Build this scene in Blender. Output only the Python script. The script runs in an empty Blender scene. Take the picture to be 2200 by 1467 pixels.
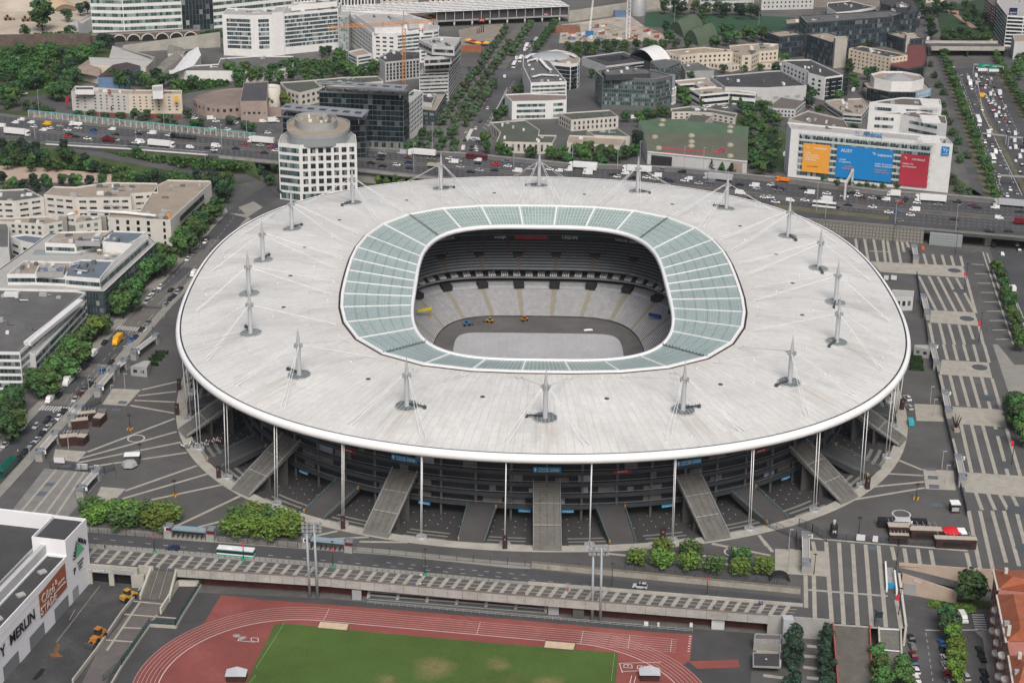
import bpy,math,random
from math import sin,cos,pi,radians as R
from mathutils import Vector as V,Matrix
from mathutils.geometry import tessellate_polygon
rnd=random.Random(11)
SC=bpy.context.scene
COL=SC.collection
# ---------- camera (solved from the photograph: focal length, tilt, height) ----------
F=3727.582
CAM=V((-15.00184,-655.98165,268.37341))
RX=V((0.999911470,-0.0000788413,0.0133058677))
UX=V((-0.01234192,0.36822509,0.92965475))
FW=V((0.00497285,0.92973667,-0.36819152))
def G(px,py,z=0.0):
 d=FW*F+RX*(px-1100)-UX*(py-733.5)
 p=CAM+d*((z-CAM.z)/d.z)
 return V((p.x,p.y,z))
def PX(p):
 d=V(p)-CAM; z=d.dot(FW)
 return(1100+F*d.dot(RX)/z,733.5-F*d.dot(UX)/z)
def HT(px,yb,yt,z0=0.0):
 b=G(px,yb,z0); lo,hi=0,150
 for _ in range(40):
  m=(lo+hi)/2
  if PX((b.x,b.y,z0+m))[1]>yt:lo=m
  else:hi=m
 return lo
TY=(0,370,740,1097)
def Q(t,x,y):return((t%4)*550+x/3.9655,TY[t//4]+y/3.9655)
def PP(t,s):return[Q(t,*map(float,a.split(',')))for a in s.split()]
def L(t,s,z=0.0):return[G(p[0],p[1],z)for p in PP(t,s)]
def LP(s,z=0.0):return[G(*map(float,a.split(',')),z)for a in s.split()]
cam=bpy.data.objects.new('camera',bpy.data.cameras.new('camera')); COL.objects.link(cam)
cam.data.sensor_width=36; cam.data.lens=36*F/2200; cam.data.clip_start=5; cam.data.clip_end=20000
m=Matrix((RX,UX,-FW)).transposed().to_4x4(); m.translation=CAM
cam.matrix_world=m; SC.camera=cam
# ---------- light ----------
W=bpy.data.worlds.new("World"); SC.world=W; W.use_nodes=True
nt=W.node_tree; sky=nt.nodes.new('ShaderNodeTexSky'); sky.sky_type='NISHITA'; sky.sun_disc=False
SUN_EL,SUN_AZ=R(50),R(172)
sky.sun_elevation=SUN_EL; sky.sun_rotation=SUN_AZ; sky.dust_density=6; sky.air_density=0.8; sky.ozone_density=0.6
bg=nt.nodes['Background']; nt.links.new(sky.outputs[0],bg.inputs[0]); bg.inputs[1].default_value=0.1
sl=bpy.data.lights.new('sun','SUN'); sl.energy=2.0; sl.angle=R(28); sl.color=(1,1,.985)
so=bpy.data.objects.new('sun',sl); COL.objects.link(so)
so.rotation_euler=(pi/2-SUN_EL,0,pi-SUN_AZ)
SC.view_settings.view_transform='Standard'; SC.view_settings.look='None'; SC.view_settings.exposure=0.16; SC.view_settings.gamma=1
# ---------- materials ----------
MC={}
def nodes(name):
 mt=bpy.data.materials.new(name); mt.use_nodes=True
 n=mt.node_tree.nodes; l=mt.node_tree.links
 return mt,n,l,n['Principled BSDF']
def mth(n,l,op,a,b=None,c=None):
 k=n.new('ShaderNodeMath'); k.operation=op
 for i,v in enumerate((a,b,c)):
  if v is None:continue
  if isinstance(v,(int,float)):k.inputs[i].default_value=v
  else:l.new(v,k.inputs[i])
 return k.outputs[0]
def mixc(n,l,f,a,b,bt='MIX'):
 k=n.new('ShaderNodeMix'); k.data_type='RGBA'; k.blend_type=bt
 for i,v in((0,f),(6,a),(7,b)):
  if isinstance(v,(int,float)):k.inputs[i].default_value=v
  elif isinstance(v,tuple):k.inputs[i].default_value=(*v[:3],1)
  else:l.new(v,k.inputs[i])
 return k.outputs[2]
def noise(n,l,vec,sc,det=3,rough=.6):
 k=n.new('ShaderNodeTexNoise'); k.inputs['Scale'].default_value=sc; k.inputs['Detail'].default_value=det; k.inputs['Roughness'].default_value=rough
 l.new(vec,k.inputs['Vector']); return k.outputs['Fac']
def rng(n,l,v,a,b,c,d):
 k=n.new('ShaderNodeMapRange'); l.new(v,k.inputs[0])
 for i,x in enumerate((a,b,c,d)):k.inputs[i+1].default_value=x
 return k.outputs[0]
def M(name,col,rough=.85,var=.15,sc=.35,metal=0,spec=.3,fine=None,stain=None,obj=False,big=False):
 if name in MC:return MC[name]
 mt,n,l,b=nodes(name)
 tc=n.new('ShaderNodeTexCoord').outputs['Object']
 v=rng(n,l,noise(n,l,tc,sc,4),.3,.7,1-var,1+var)
 if fine:
  v=mth(n,l,'MULTIPLY',v,rng(n,l,noise(n,l,tc,fine,2),.3,.7,1-var*.7,1+var*.7))
 if big:
  v=mth(n,l,'MULTIPLY',v,rng(n,l,noise(n,l,tc,.018,6,.7),.32,.68,.8,1.18))
  wv=n.new('ShaderNodeTexNoise'); wv.inputs['Scale'].default_value=.05; wv.inputs['Detail'].default_value=1; l.new(tc,wv.inputs['Vector'])
  k_=mth(n,l,'FRACT',mth(n,l,'MULTIPLY',wv.outputs['Fac'],11)); k_=mth(n,l,'MULTIPLY',mth(n,l,'LESS_THAN',k_,.035),rng(n,l,noise(n,l,tc,.09,3),.5,.6,0,.3))
  v=mth(n,l,'MULTIPLY',v,mth(n,l,'SUBTRACT',1,k_))
 c=mixc(n,l,1.0,col,v,'MULTIPLY')
 if stain:
  s=rng(n,l,noise(n,l,tc,stain[1],5,.7),stain[2]if len(stain)>2 else.55,.75,0,.8)
  c=mixc(n,l,s,c,stain[0])
 if obj:
  oi=n.new('ShaderNodeObjectInfo').outputs['Random']
  h=n.new('ShaderNodeHueSaturation'); l.new(c,h.inputs['Color'])
  l.new(rng(n,l,oi,0,1,.475,.525),h.inputs['Hue']); l.new(rng(n,l,oi,0,1,obj[0],obj[1]),h.inputs['Value'])
  c=h.outputs[0]
 l.new(c,b.inputs['Base Color'])
 b.inputs['Roughness'].default_value=rough; b.inputs['Metallic'].default_value=metal; b.inputs['Specular IOR Level'].default_value=spec
 MC[name]=mt; return mt
def GL(name,col,pw=1.5,ph=3.2,mull=(.3,.31,.32),mw=.07,lightp=.25,light=(.35,.38,.38),rough=.12):
 """window glass: panes of differing tone (blinds, rooms) between mullions, from UVs in metres"""
 if name in MC:return MC[name]
 mt,n,l,b=nodes(name)
 uv=n.new('ShaderNodeTexCoord').outputs['UV']
 s=n.new('ShaderNodeSeparateXYZ'); l.new(uv,s.inputs[0])
 u=mth(n,l,'DIVIDE',s.outputs[0],pw); w=mth(n,l,'DIVIDE',s.outputs[1],ph)
 cb=n.new('ShaderNodeCombineXYZ'); l.new(mth(n,l,'FLOOR',u),cb.inputs[0]); l.new(mth(n,l,'FLOOR',w),cb.inputs[1])
 oi=n.new('ShaderNodeObjectInfo').outputs['Random']; l.new(mth(n,l,'MULTIPLY',oi,91.7),cb.inputs[2])
 wn=n.new('ShaderNodeTexWhiteNoise'); l.new(cb.outputs[0],wn.inputs[0])
 r=wn.outputs[0]
 c=mixc(n,l,1.0,col,rng(n,l,r,0,1,.55,1.5),'MULTIPLY')
 c=mixc(n,l,mth(n,l,'MULTIPLY',mth(n,l,'GREATER_THAN',r,1-lightp),rng(n,l,mth(n,l,'FRACT',mth(n,l,'MULTIPLY',r,57.3)),0,1,.15,.9)),c,light)
 fu=mth(n,l,'FRACT',u)
 mk=mth(n,l,'LESS_THAN',fu,mw)
 c=mixc(n,l,mk,c,mull)
 l.new(c,b.inputs['Base Color'])
 b.inputs['Roughness'].default_value=rough; b.inputs['Specular IOR Level'].default_value=.5
 MC[name]=mt; return mt
 # ---------- mesh builder ----------
class MB:
 def __init__(s):s.v=[]; s.f=[]; s.m=[]; s.uv=[]; s.sm=[]
 def add(s,vs,fs,mi=0,uv=None,smooth=False):
  o=len(s.v); s.v+=[tuple(a)for a in vs]
  for k,f in enumerate(fs):
   s.f.append(tuple(i+o for i in f)); s.m.append(mi); s.uv.append(uv[k]if uv else None); s.sm.append(smooth)
  return s
 def quad(s,a,b,c,d,mi=0,uv=None):return s.add([a,b,c,d],[(0,1,2,3)],mi,[uv]if uv else None)
 def box(s,cx,cy,z0,sx,sy,sz,rot=0,mi=0,taper=1.0):
  c,q=cos(rot),sin(rot); vs=[]
  for z,k in((z0,1),(z0+sz,taper)):
   for x,y in((-1,-1),(1,-1),(1,1),(-1,1)):
    X,Y=x*sx/2*k,y*sy/2*k; vs.append((cx+X*c-Y*q,cy+X*q+Y*c,z))
  return s.add(vs,[(3,2,1,0),(4,5,6,7),(0,1,5,4),(1,2,6,5),(2,3,7,6),(3,0,4,7)],mi)
 def prism(s,pts,z0,z1,mi=0,top=True,bot=False,mtop=None):
  n=len(pts); vs=[(p[0],p[1],z0)for p in pts]+[(p[0],p[1],z1)for p in pts]
  s.add(vs,[(i,(i+1)%n,n+(i+1)%n,n+i)for i in range(n)],mi)
  if top:s.cap(pts,z1,mi if mtop is None else mtop)
  if bot:s.cap(pts,z0,mi)
  return s
 def cap(s,pts,z,mi=0,holes=()):
  loops=[[V((p[0],p[1],z))for p in pts]]+[[V((p[0],p[1],z))for p in h]for h in holes]
  fs=[]
  allv=[p for lp in loops for p in lp]
  for t in tessellate_polygon(loops):
   a,b,c=(allv[i]for i in t)
   if(b-a).cross(c-a).z<0:t=t[::-1]
   fs.append(tuple(t))
  return s.add(allv,fs,mi)
 def tube(s,pts,r,n=6,mi=0,r2=None,cap=True):
  P=[V(p)for p in pts]; vs=[]; k=len(P)
  for i,p in enumerate(P):
   d=(P[min(i+1,k-1)]-P[max(i-1,0)]).normalized()
   a=d.cross(V((0,0,1)));
   if a.length<1e-3:a=V((1,0,0))
   a.normalize(); b=d.cross(a)
   rr=r if r2 is None else r+(r2-r)*i/(k-1)
   for j in range(n):
    t=2*pi*j/n; vs.append(p+a*(cos(t)*rr)+b*(sin(t)*rr))
  fs=[(i*n+j,i*n+(j+1)%n,(i+1)*n+(j+1)%n,(i+1)*n+j)for i in range(k-1)for j in range(n)]
  if cap:fs+=[tuple(range(n))[::-1],tuple((k-1)*n+j for j in range(n))]
  return s.add(vs,fs,mi,smooth=n>6)
 def lathe(s,prof,cx=0,cy=0,n=12,mi=0,smooth=True):
  vs=[(cx+r*cos(2*pi*j/n),cy+r*sin(2*pi*j/n),z)for r,z in prof for j in range(n)]
  fs=[(i*n+j,i*n+(j+1)%n,(i+1)*n+(j+1)%n,(i+1)*n+j)for i in range(len(prof)-1)for j in range(n)]
  s.add(vs,fs,mi,smooth=smooth)
  if prof[-1][0]>.01:s.add([(cx+prof[-1][0]*cos(2*pi*j/n),cy+prof[-1][0]*sin(2*pi*j/n),prof[-1][1])for j in range(n)],[tuple(range(n))],mi)
  return s
 def bar(s,a,b,w,h,mi=0):
  """box beam from a to b (bottom centre line), w wide, h high"""
  a,b=V(a),V(b); d=b-a; p=V((-d.y,d.x,0)); p=p.normalized()*(w/2)if p.length>1e-6 else V((w/2,0,0)); u=V((0,0,h))
  vs=[a-p,a+p,b+p,b-p,a-p+u,a+p+u,b+p+u,b-p+u]
  return s.add(vs,[(0,1,2,3),(7,6,5,4),(0,4,5,1),(1,5,6,2),(2,6,7,3),(3,7,4,0)],mi)
 def build(s,name,mats,parent=None,loc=None,link=True):
  if not isinstance(mats,(list,tuple)):mats=[mats]
  org=V(loc)if loc is not None else V((0,0,0))
  if parent is not None and loc is None:org=parent.matrix_basis.translation.copy()if parent.parent is None else(parent.matrix_basis.translation+parent.parent.matrix_basis.translation)
  me=bpy.data.meshes.new(name); me.from_pydata([(a-org.x,b-org.y,c-org.z)for a,b,c in s.v],[],s.f)
  for k in mats:me.materials.append(k)
  me.polygons.foreach_set('material_index',s.m); me.polygons.foreach_set('use_smooth',s.sm)
  if any(u is not None for u in s.uv):
   lay=me.uv_layers.new(name='UVMap').data; i=0
   for f,u in zip(s.f,s.uv):
    for j in range(len(f)):
     if u:lay[i].uv=u[j]
     i+=1
  me.update()
  o=bpy.data.objects.new(name,me)
  if link:COL.objects.link(o)
  if parent is not None:o.parent=parent
  elif loc is not None:o.location=org
  return o
def empty(name,loc=(0,0,0),rz=0):
 o=bpy.data.objects.new(name,None); COL.objects.link(o); o.location=loc; o.rotation_euler=(0,0,rz); o.empty_display_size=.5; return o
def tag(o,label=None,cat=None,group=None,kind=None):
 if label:o['label']=label
 if cat:o['category']=cat
 if group:o['group']=group
 if kind:o['kind']=kind
 return o
KIDS={}
def copy_tree(o,loc,rz,label,group=None,mats=None,scale=None):
 c=o.copy(); COL.objects.link(c); c.location=loc; c.rotation_euler=(0,0,rz); c['label']=label
 if group:c['group']=group
 if scale:c.scale=scale
 for ch in o.children:
  d=ch.copy(); COL.objects.link(d); d.parent=c
  for g in ch.children:
   e=g.copy(); COL.objects.link(e); e.parent=d
 return c
def ccw(p):
 a=sum(p[i][0]*p[(i+1)%len(p)][1]-p[(i+1)%len(p)][0]*p[i][1]for i in range(len(p)))
 return list(p)if a>0 else list(p)[::-1]
def inset(p,d):
 out=[]; n=len(p)
 for i in range(n):
  a,b,c=V(p[i-1][:2]),V(p[i][:2]),V(p[(i+1)%n][:2])
  e,f=(b-a).normalized(),(c-b).normalized()
  n1,n2=V((-e.y,e.x)),V((-f.y,f.x)); k=1+n1.dot(n2)
  q=b+(n1+n2)*(d/max(k,.35)); out.append((q.x,q.y))
 return out
def text_mesh(s,size,thick=.05,align='CENTER',shear=0,bold=0):
 cu=bpy.data.curves.new('lettering','FONT'); cu.body=s; cu.size=size; cu.extrude=thick; cu.align_x=align; cu.align_y='CENTER'; cu.shear=shear; cu.offset=bold
 cu.resolution_u=2
 t=bpy.data.objects.new('lettering',cu); me=bpy.data.meshes.new_from_object(t)
 bpy.data.objects.remove(t); bpy.data.curves.remove(cu); return me
def letter(s,size,pos,xdir,ydir,mat,parent,thick=.06,align='CENTER',shear=0,name='lettering',bold=0,sx=1):
 """lettering on the plane spanned by xdir (reading direction) and ydir (up), at world pos"""
 me=text_mesh(s,size,thick,align,shear,bold); me.materials.clear(); me.materials.append(mat)
 x=V(xdir).normalized(); y=(V(ydir)-x*x.dot(V(ydir))).normalized(); z=x.cross(y)
 m=Matrix((x*sx,y,z)).transposed().to_4x4(); m.translation=V(pos)+z*.12
 me.transform(m)
 org=parent.matrix_basis.translation.copy()
 if parent.parent is not None:org=org+parent.parent.matrix_basis.translation
 me.transform(Matrix.Translation(-org))
 o=bpy.data.objects.new(name,me); COL.objects.link(o); o.parent=parent; return o
 # ---------- shapes of the stadium ----------
def four(t,a):return a[0]+a[1]*cos(2*t)+a[2]*cos(4*t)
RIM=lambda t:four(t,(152.38,8.59,-4.02))
MAS=lambda t:four(t,(127.65,9.64,-3.15))
CURB=lambda t:four(t,(156.5,9.7,-4.4))
POLE=lambda t:four(t,(151.6,10.4,-4.7))
def sup(t,a,b,n):return(abs(sin(t)/a)**n+abs(cos(t)/b)**n)**(-1/n)
GO=lambda t:sup(t,77.5,97.2,3.0)
GI=lambda t:sup(t,51,78.8,3.6)
def pol(t,r,z=0):return V((r*sin(t),r*cos(t),z))
def ringmesh(mb,prof,n,mi=0,uv=True,smooth=True,a0=0,a1=2*pi):
 """prof: list of functions t -> (r, z), lofted round; uv = (turn, row)"""
 k=len(prof); full=abs(a1-a0-2*pi)<1e-6; N=n if full else n+1
 vs=[]
 for i in range(N):
  t=a0+(a1-a0)*i/n
  for p in prof:r,z=p(t); vs.append(pol(t,r,z))
 fs=[]; us=[]
 for i in range(n):
  i2=(i+1)%N
  for j in range(k-1):
   fs.append((i*k+j,i*k+j+1,i2*k+j+1,i2*k+j))
   u0,u1=(a0+(a1-a0)*i/n)/(2*pi),(a0+(a1-a0)*(i+1)/n)/(2*pi)
   us.append(((u0,j/(k-1)),(u0,(j+1)/(k-1)),(u1,(j+1)/(k-1)),(u1,j/(k-1))))
 mb.add(vs,fs,mi,us if uv else None,smooth)
 return mb
def roof_z(s):
 return 32.3+3.55*(1-(1-min(s,1))**2.2)
def roof_at(t,r):
 s=(RIM(t)-r)/(RIM(t)-GO(t)); return roof_z(max(0,min(1,s)))
def roof_mat():
 mt,n,l,b=nodes('white_roof_panels')
 uv=n.new('ShaderNodeTexCoord').outputs['UV']; ob=n.new('ShaderNodeTexCoord').outputs['Object']
 s=n.new('ShaderNodeSeparateXYZ'); l.new(uv,s.inputs[0]); u,v=s.outputs[0],s.outputs[1]
 sector=mth(n,l,'FRACT',mth(n,l,'ADD',mth(n,l,'MULTIPLY',u,18),.5))
 dx=mth(n,l,'SUBTRACT',sector,.5)
 base=rng(n,l,noise(n,l,ob,.03,5,.65),.3,.7,.84,1.06)
 fine=rng(n,l,noise(n,l,ob,.5,3),.3,.7,.95,1.05)
 pan=n.new('ShaderNodeTexWhiteNoise'); cb=n.new('ShaderNodeCombineXYZ')
 sm=mth(n,l,'MULTIPLY',u,342); l.new(mth(n,l,'FLOOR',sm),cb.inputs[0]); l.new(mth(n,l,'FLOOR',mth(n,l,'MULTIPLY',v,9)),cb.inputs[1]); l.new(cb.outputs[0],pan.inputs[0])
 base=mth(n,l,'MULTIPLY',mth(n,l,'MULTIPLY',base,fine),rng(n,l,pan.outputs[0],0,1,.965,1.03))
 c=mixc(n,l,1.0,(.63,.628,.6),base,'MULTIPLY')
 seam=mth(n,l,'LESS_THAN',mth(n,l,'FRACT',sm),.1)
 seam=mth(n,l,'MULTIPLY',seam,rng(n,l,noise(n,l,ob,.12,3),.35,.65,.12,.5))
 cross=mth(n,l,'LESS_THAN',mth(n,l,'FRACT',mth(n,l,'MULTIPLY',v,9)),.025)
 cross=mth(n,l,'MULTIPLY',cross,mth(n,l,'MULTIPLY',mth(n,l,'GREATER_THAN',noise(n,l,ob,.2,2),.5),.35))
 c=mixc(n,l,mth(n,l,'MAXIMUM',seam,cross),c,(.33,.32,.30))
 edge=mth(n,l,'MULTIPLY',rng(n,l,v,.86,1,0,.55),noise(n,l,ob,.15,5,.7))
 c=mixc(n,l,edge,c,(.42,.37,.31))
 st=mth(n,l,'MULTIPLY',mth(n,l,'LESS_THAN',v,.36),rng(n,l,v,0,.36,.25,1))
 wob=n.new('ShaderNodeCombineXYZ'); l.new(mth(n,l,'MULTIPLY',u,900),wob.inputs[0]); l.new(mth(n,l,'MULTIPLY',v,3),wob.inputs[1])
 stn=rng(n,l,noise(n,l,wob.outputs[0],1,3),.35,.7,0,.75)
 s1=mth(n,l,'MULTIPLY',mth(n,l,'MULTIPLY',st,rng(n,l,mth(n,l,'ABSOLUTE',mth(n,l,'ADD',dx,.0)),.02,.1,1,0)),stn)
 c=mixc(n,l,s1,c,(.36,.28,.21))
 stv=mth(n,l,'MULTIPLY',mth(n,l,'MULTIPLY',rng(n,l,mth(n,l,'ABSOLUTE',mth(n,l,'SUBTRACT',dx,.085)),.004,.02,1,0),st),.45)
 c=mixc(n,l,stv,c,(.3,.29,.28))
 gr=n.new('ShaderNodeCombineXYZ'); l.new(mth(n,l,'MULTIPLY',u,260),gr.inputs[0]); l.new(mth(n,l,'MULTIPLY',v,5),gr.inputs[1])
 c=mixc(n,l,rng(n,l,noise(n,l,gr.outputs[0],1,5,.75),.48,.8,0,.45),c,(.36,.33,.29))
 l.new(c,b.inputs['Base Color']); b.inputs['Roughness'].default_value=.62; b.inputs['Specular IOR Level'].default_value=.3
 return mt
def ring_glass_mat():
 mt,n,l,b=nodes('teal_roof_glass')
 uv=n.new('ShaderNodeTexCoord').outputs['UV']; ob=n.new('ShaderNodeTexCoord').outputs['Object']
 s=n.new('ShaderNodeSeparateXYZ'); l.new(uv,s.inputs[0]); u,v=s.outputs[0],s.outputs[1]
 fu=mth(n,l,'FRACT',mth(n,l,'MULTIPLY',u,396)); fv=mth(n,l,'FRACT',mth(n,l,'MULTIPLY',v,24)); fw=mth(n,l,'FRACT',mth(n,l,'MULTIPLY',v,6))
 cb=n.new('ShaderNodeCombineXYZ'); l.new(mth(n,l,'FLOOR',mth(n,l,'MULTIPLY',u,396)),cb.inputs[0]); l.new(mth(n,l,'FLOOR',mth(n,l,'MULTIPLY',v,24)),cb.inputs[1])
 wn=n.new('ShaderNodeTexWhiteNoise'); l.new(cb.outputs[0],wn.inputs[0])
 c=mixc(n,l,1.0,(.30,.385,.36),mth(n,l,'MULTIPLY',rng(n,l,wn.outputs[0],0,1,.88,1.12),rng(n,l,noise(n,l,ob,.04,4),.3,.7,.85,1.15)),'MULTIPLY')
 c=mixc(n,l,mth(n,l,'MULTIPLY',mth(n,l,'LESS_THAN',fv,.3),.35),c,(.52,.6,.57))
 c=mixc(n,l,mth(n,l,'MULTIPLY',mth(n,l,'LESS_THAN',fu,.17),.9),c,(.66,.7,.68))
 c=mixc(n,l,mth(n,l,'MULTIPLY',mth(n,l,'LESS_THAN',fw,.07),.7),c,(.12,.17,.16))
 l.new(c,b.inputs['Base Color']); b.inputs['Roughness'].default_value=.3; b.inputs['Specular IOR Level'].default_value=.4
 tr=n.new('ShaderNodeBsdfTransparent'); tr.inputs[0].default_value=(.55,.75,.7,1); mx=n.new('ShaderNodeMixShader'); mx.inputs[0].default_value=.12
 out=n['Material Output']; l.new(b.outputs[0],mx.inputs[1]); l.new(tr.outputs[0],mx.inputs[2]); l.new(mx.outputs[0],out.inputs[0])
 return mt
def seat_mat(name,col,gap,rows,cols,seatd=.62):
 """rows of tip-up seats: row lines from UV v, single seats from UV u, both counted"""
 mt,n,l,b=nodes(name)
 uv=n.new('ShaderNodeTexCoord').outputs['UV']; s=n.new('ShaderNodeSeparateXYZ'); l.new(uv,s.inputs[0])
 fv=mth(n,l,'FRACT',mth(n,l,'MULTIPLY',s.outputs[1],rows)); fu=mth(n,l,'FRACT',mth(n,l,'MULTIPLY',s.outputs[0],cols))
 on=mth(n,l,'MULTIPLY',mth(n,l,'LESS_THAN',fv,seatd),rng(n,l,mth(n,l,'LESS_THAN',fu,.8),0,1,.8,1))
 ob=n.new('ShaderNodeTexCoord').outputs['Object']
 c=mixc(n,l,on,gap,mixc(n,l,1.0,col,rng(n,l,noise(n,l,ob,.4,3),.3,.7,.85,1.15),'MULTIPLY'))
 l.new(c,b.inputs['Base Color']); b.inputs['Roughness'].default_value=.7
 return mt
WHITE=M('white_paint',(.78,.78,.77),.5,.04)
STEEL=M('grey_steel',(.36,.37,.38),.45,.08,metal=.2)
DARKSTEEL=M('dark_steel',(.06,.065,.07),.5,.1)
CONC=M('pale_concrete',(.36,.345,.305),.9,.16,.15,fine=2.5,stain=((.2,.19,.17),.12,.6))
GCONC=M('grey_concrete',(.27,.265,.25),.9,.18,.2,fine=2,stain=((.12,.115,.105),.15,.58))
DKCON=M('dark_concrete',(.085,.085,.082),.9,.2,.2,fine=2)
PAVE=M('dark_paving',(.092,.09,.088),.9,.14,.06,fine=3.5,stain=((.058,.056,.055),.05,.58),big=True)
# ---------- stadium ----------
ST=tag(empty('football_stadium'),'giant oval stadium with a white disc roof, spire masts and a teal glass ring','stadium')
mb=MB(); rows=16
ringmesh(mb,[(lambda t,s=j/rows:(RIM(t)+(GO(t)-RIM(t))*s,roof_z(s)))for j in range(rows+1)][::-1],216)
mb.uv=[tuple((a,1-c)for a,c in u)for u in mb.uv]
RO=mb.build('roof',roof_mat(),ST)
mb=MB()
ringmesh(mb,[lambda t:(GO(t)-.3,35.7),lambda t:(GO(t)+4,31),lambda t:(MAS(t),29.6),lambda t:(RIM(t)-2,29.6)],108,uv=False)
mb.build('soffit',M('grey_soffit',(.16,.165,.17),.8,.15,.1),ST)
mb=MB()
pf=[(-.05,32.28),(.05,32.5),(.75,32.45),(1.35,31.9),(1.6,31.0),(1.45,30.2),(.9,29.5),(0,29.2),(-2.2,29.2)]
ringmesh(mb,[(lambda t,q=q:(RIM(t)+q[0],q[1]))for q in pf][::-1],216,uv=False)
mb.build('rim_gutter',M('white_gutter',(.82,.82,.81),.35,.05,.1),ST)
mb=MB(); ringmesh(mb,[lambda t:(RIM(t)+.02,32.42),lambda t:(RIM(t)-.55,32.42),lambda t:(RIM(t)-.56,32.2)][::-1],216,uv=False)
mb.build('gutter_channel',M('rusty_dark_edge',(.045,.03,.028),.8,.3,1),ST)
RIBS=[R(5+10*k)for k in range(36)]
def facet(fn,t):
 d=math.degrees(t)%360; k=math.floor((d-5)/10); a,b=R(5+10*k),R(15+10*k)
 pa,pb=pol(a,fn(a)),pol(b,fn(b))
 dx,dy=sin(t),cos(t); ex,ey=pb.x-pa.x,pb.y-pa.y
 den=dx*ey-dy*ex
 return(pa.x*ey-pa.y*ex)/den
mb=MB(); gz=lambda s:36.0-3.4*s-.7*sin(pi*s)*0
ringmesh(mb,[(lambda t,s=j/8:(facet(GO,t)*(1-s)+GI(t)*s,gz(s)))for j in range(9)][::-1],144,smooth=False)
mb.build('glass_ring',ring_glass_mat(),ST)
for i,t in enumerate(RIBS):
 dark=i in(3,14,21,32)
 mb=MB(); a,b=pol(t,GO(t)+.6,36.05),pol(t,GI(t)+.2,32.65)
 if dark:
  mb.bar(a,b,.9,.3)
  for k in range(14):
   p=a.lerp(b,k/13); mb.box(p.x,p.y,p.z+.3,.06,.5,.6,-t)
  mb.build('service_walkway',M('walkway_grey',(.13,.15,.15),.6,.1),ST)
 else:
  mb.bar(a,b,.62 if abs(cos(t))>.6 else.3,.3); mb.build('glass_rib',WHITE,ST)
mb=MB()
ringmesh(mb,[lambda t:(facet(GO,t)+1.3,35.9),lambda t:(facet(GO,t)+1.2,36.5),lambda t:(facet(GO,t)+.1,36.5),lambda t:(facet(GO,t)-.05,35.8)][::-1],144,uv=False,smooth=False)
mb.build('outer_glass_trim',WHITE,ST)
mb=MB()
ringmesh(mb,[lambda t:(facet(GO,t)+2.1,35.92),lambda t:(facet(GO,t)+1.32,35.97)][::-1],144,uv=False,smooth=False)
mb.build('gutter_channel',MC['rusty_dark_edge'],ST)
mb=MB()
ringmesh(mb,[lambda t:(GI(t)+.4,32.5),lambda t:(GI(t)+.3,33.1),lambda t:(GI(t)-.9,33.1),lambda t:(GI(t)-1.1,31.4),lambda t:(GI(t)+1.6,31.2),lambda t:(GO(t),33.0)][::-1],144,uv=False)
mb.build('inner_glass_trim',WHITE,ST)
MASTM=M('pale_grey_mast',(.36,.37,.38),.45,.06,.3)
GREENGL=M('collar_glass',(.14,.165,.16),.25,.2,.4)
def rope(mb,a,b,r):
 mb.tube([a,b],r,6)
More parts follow.
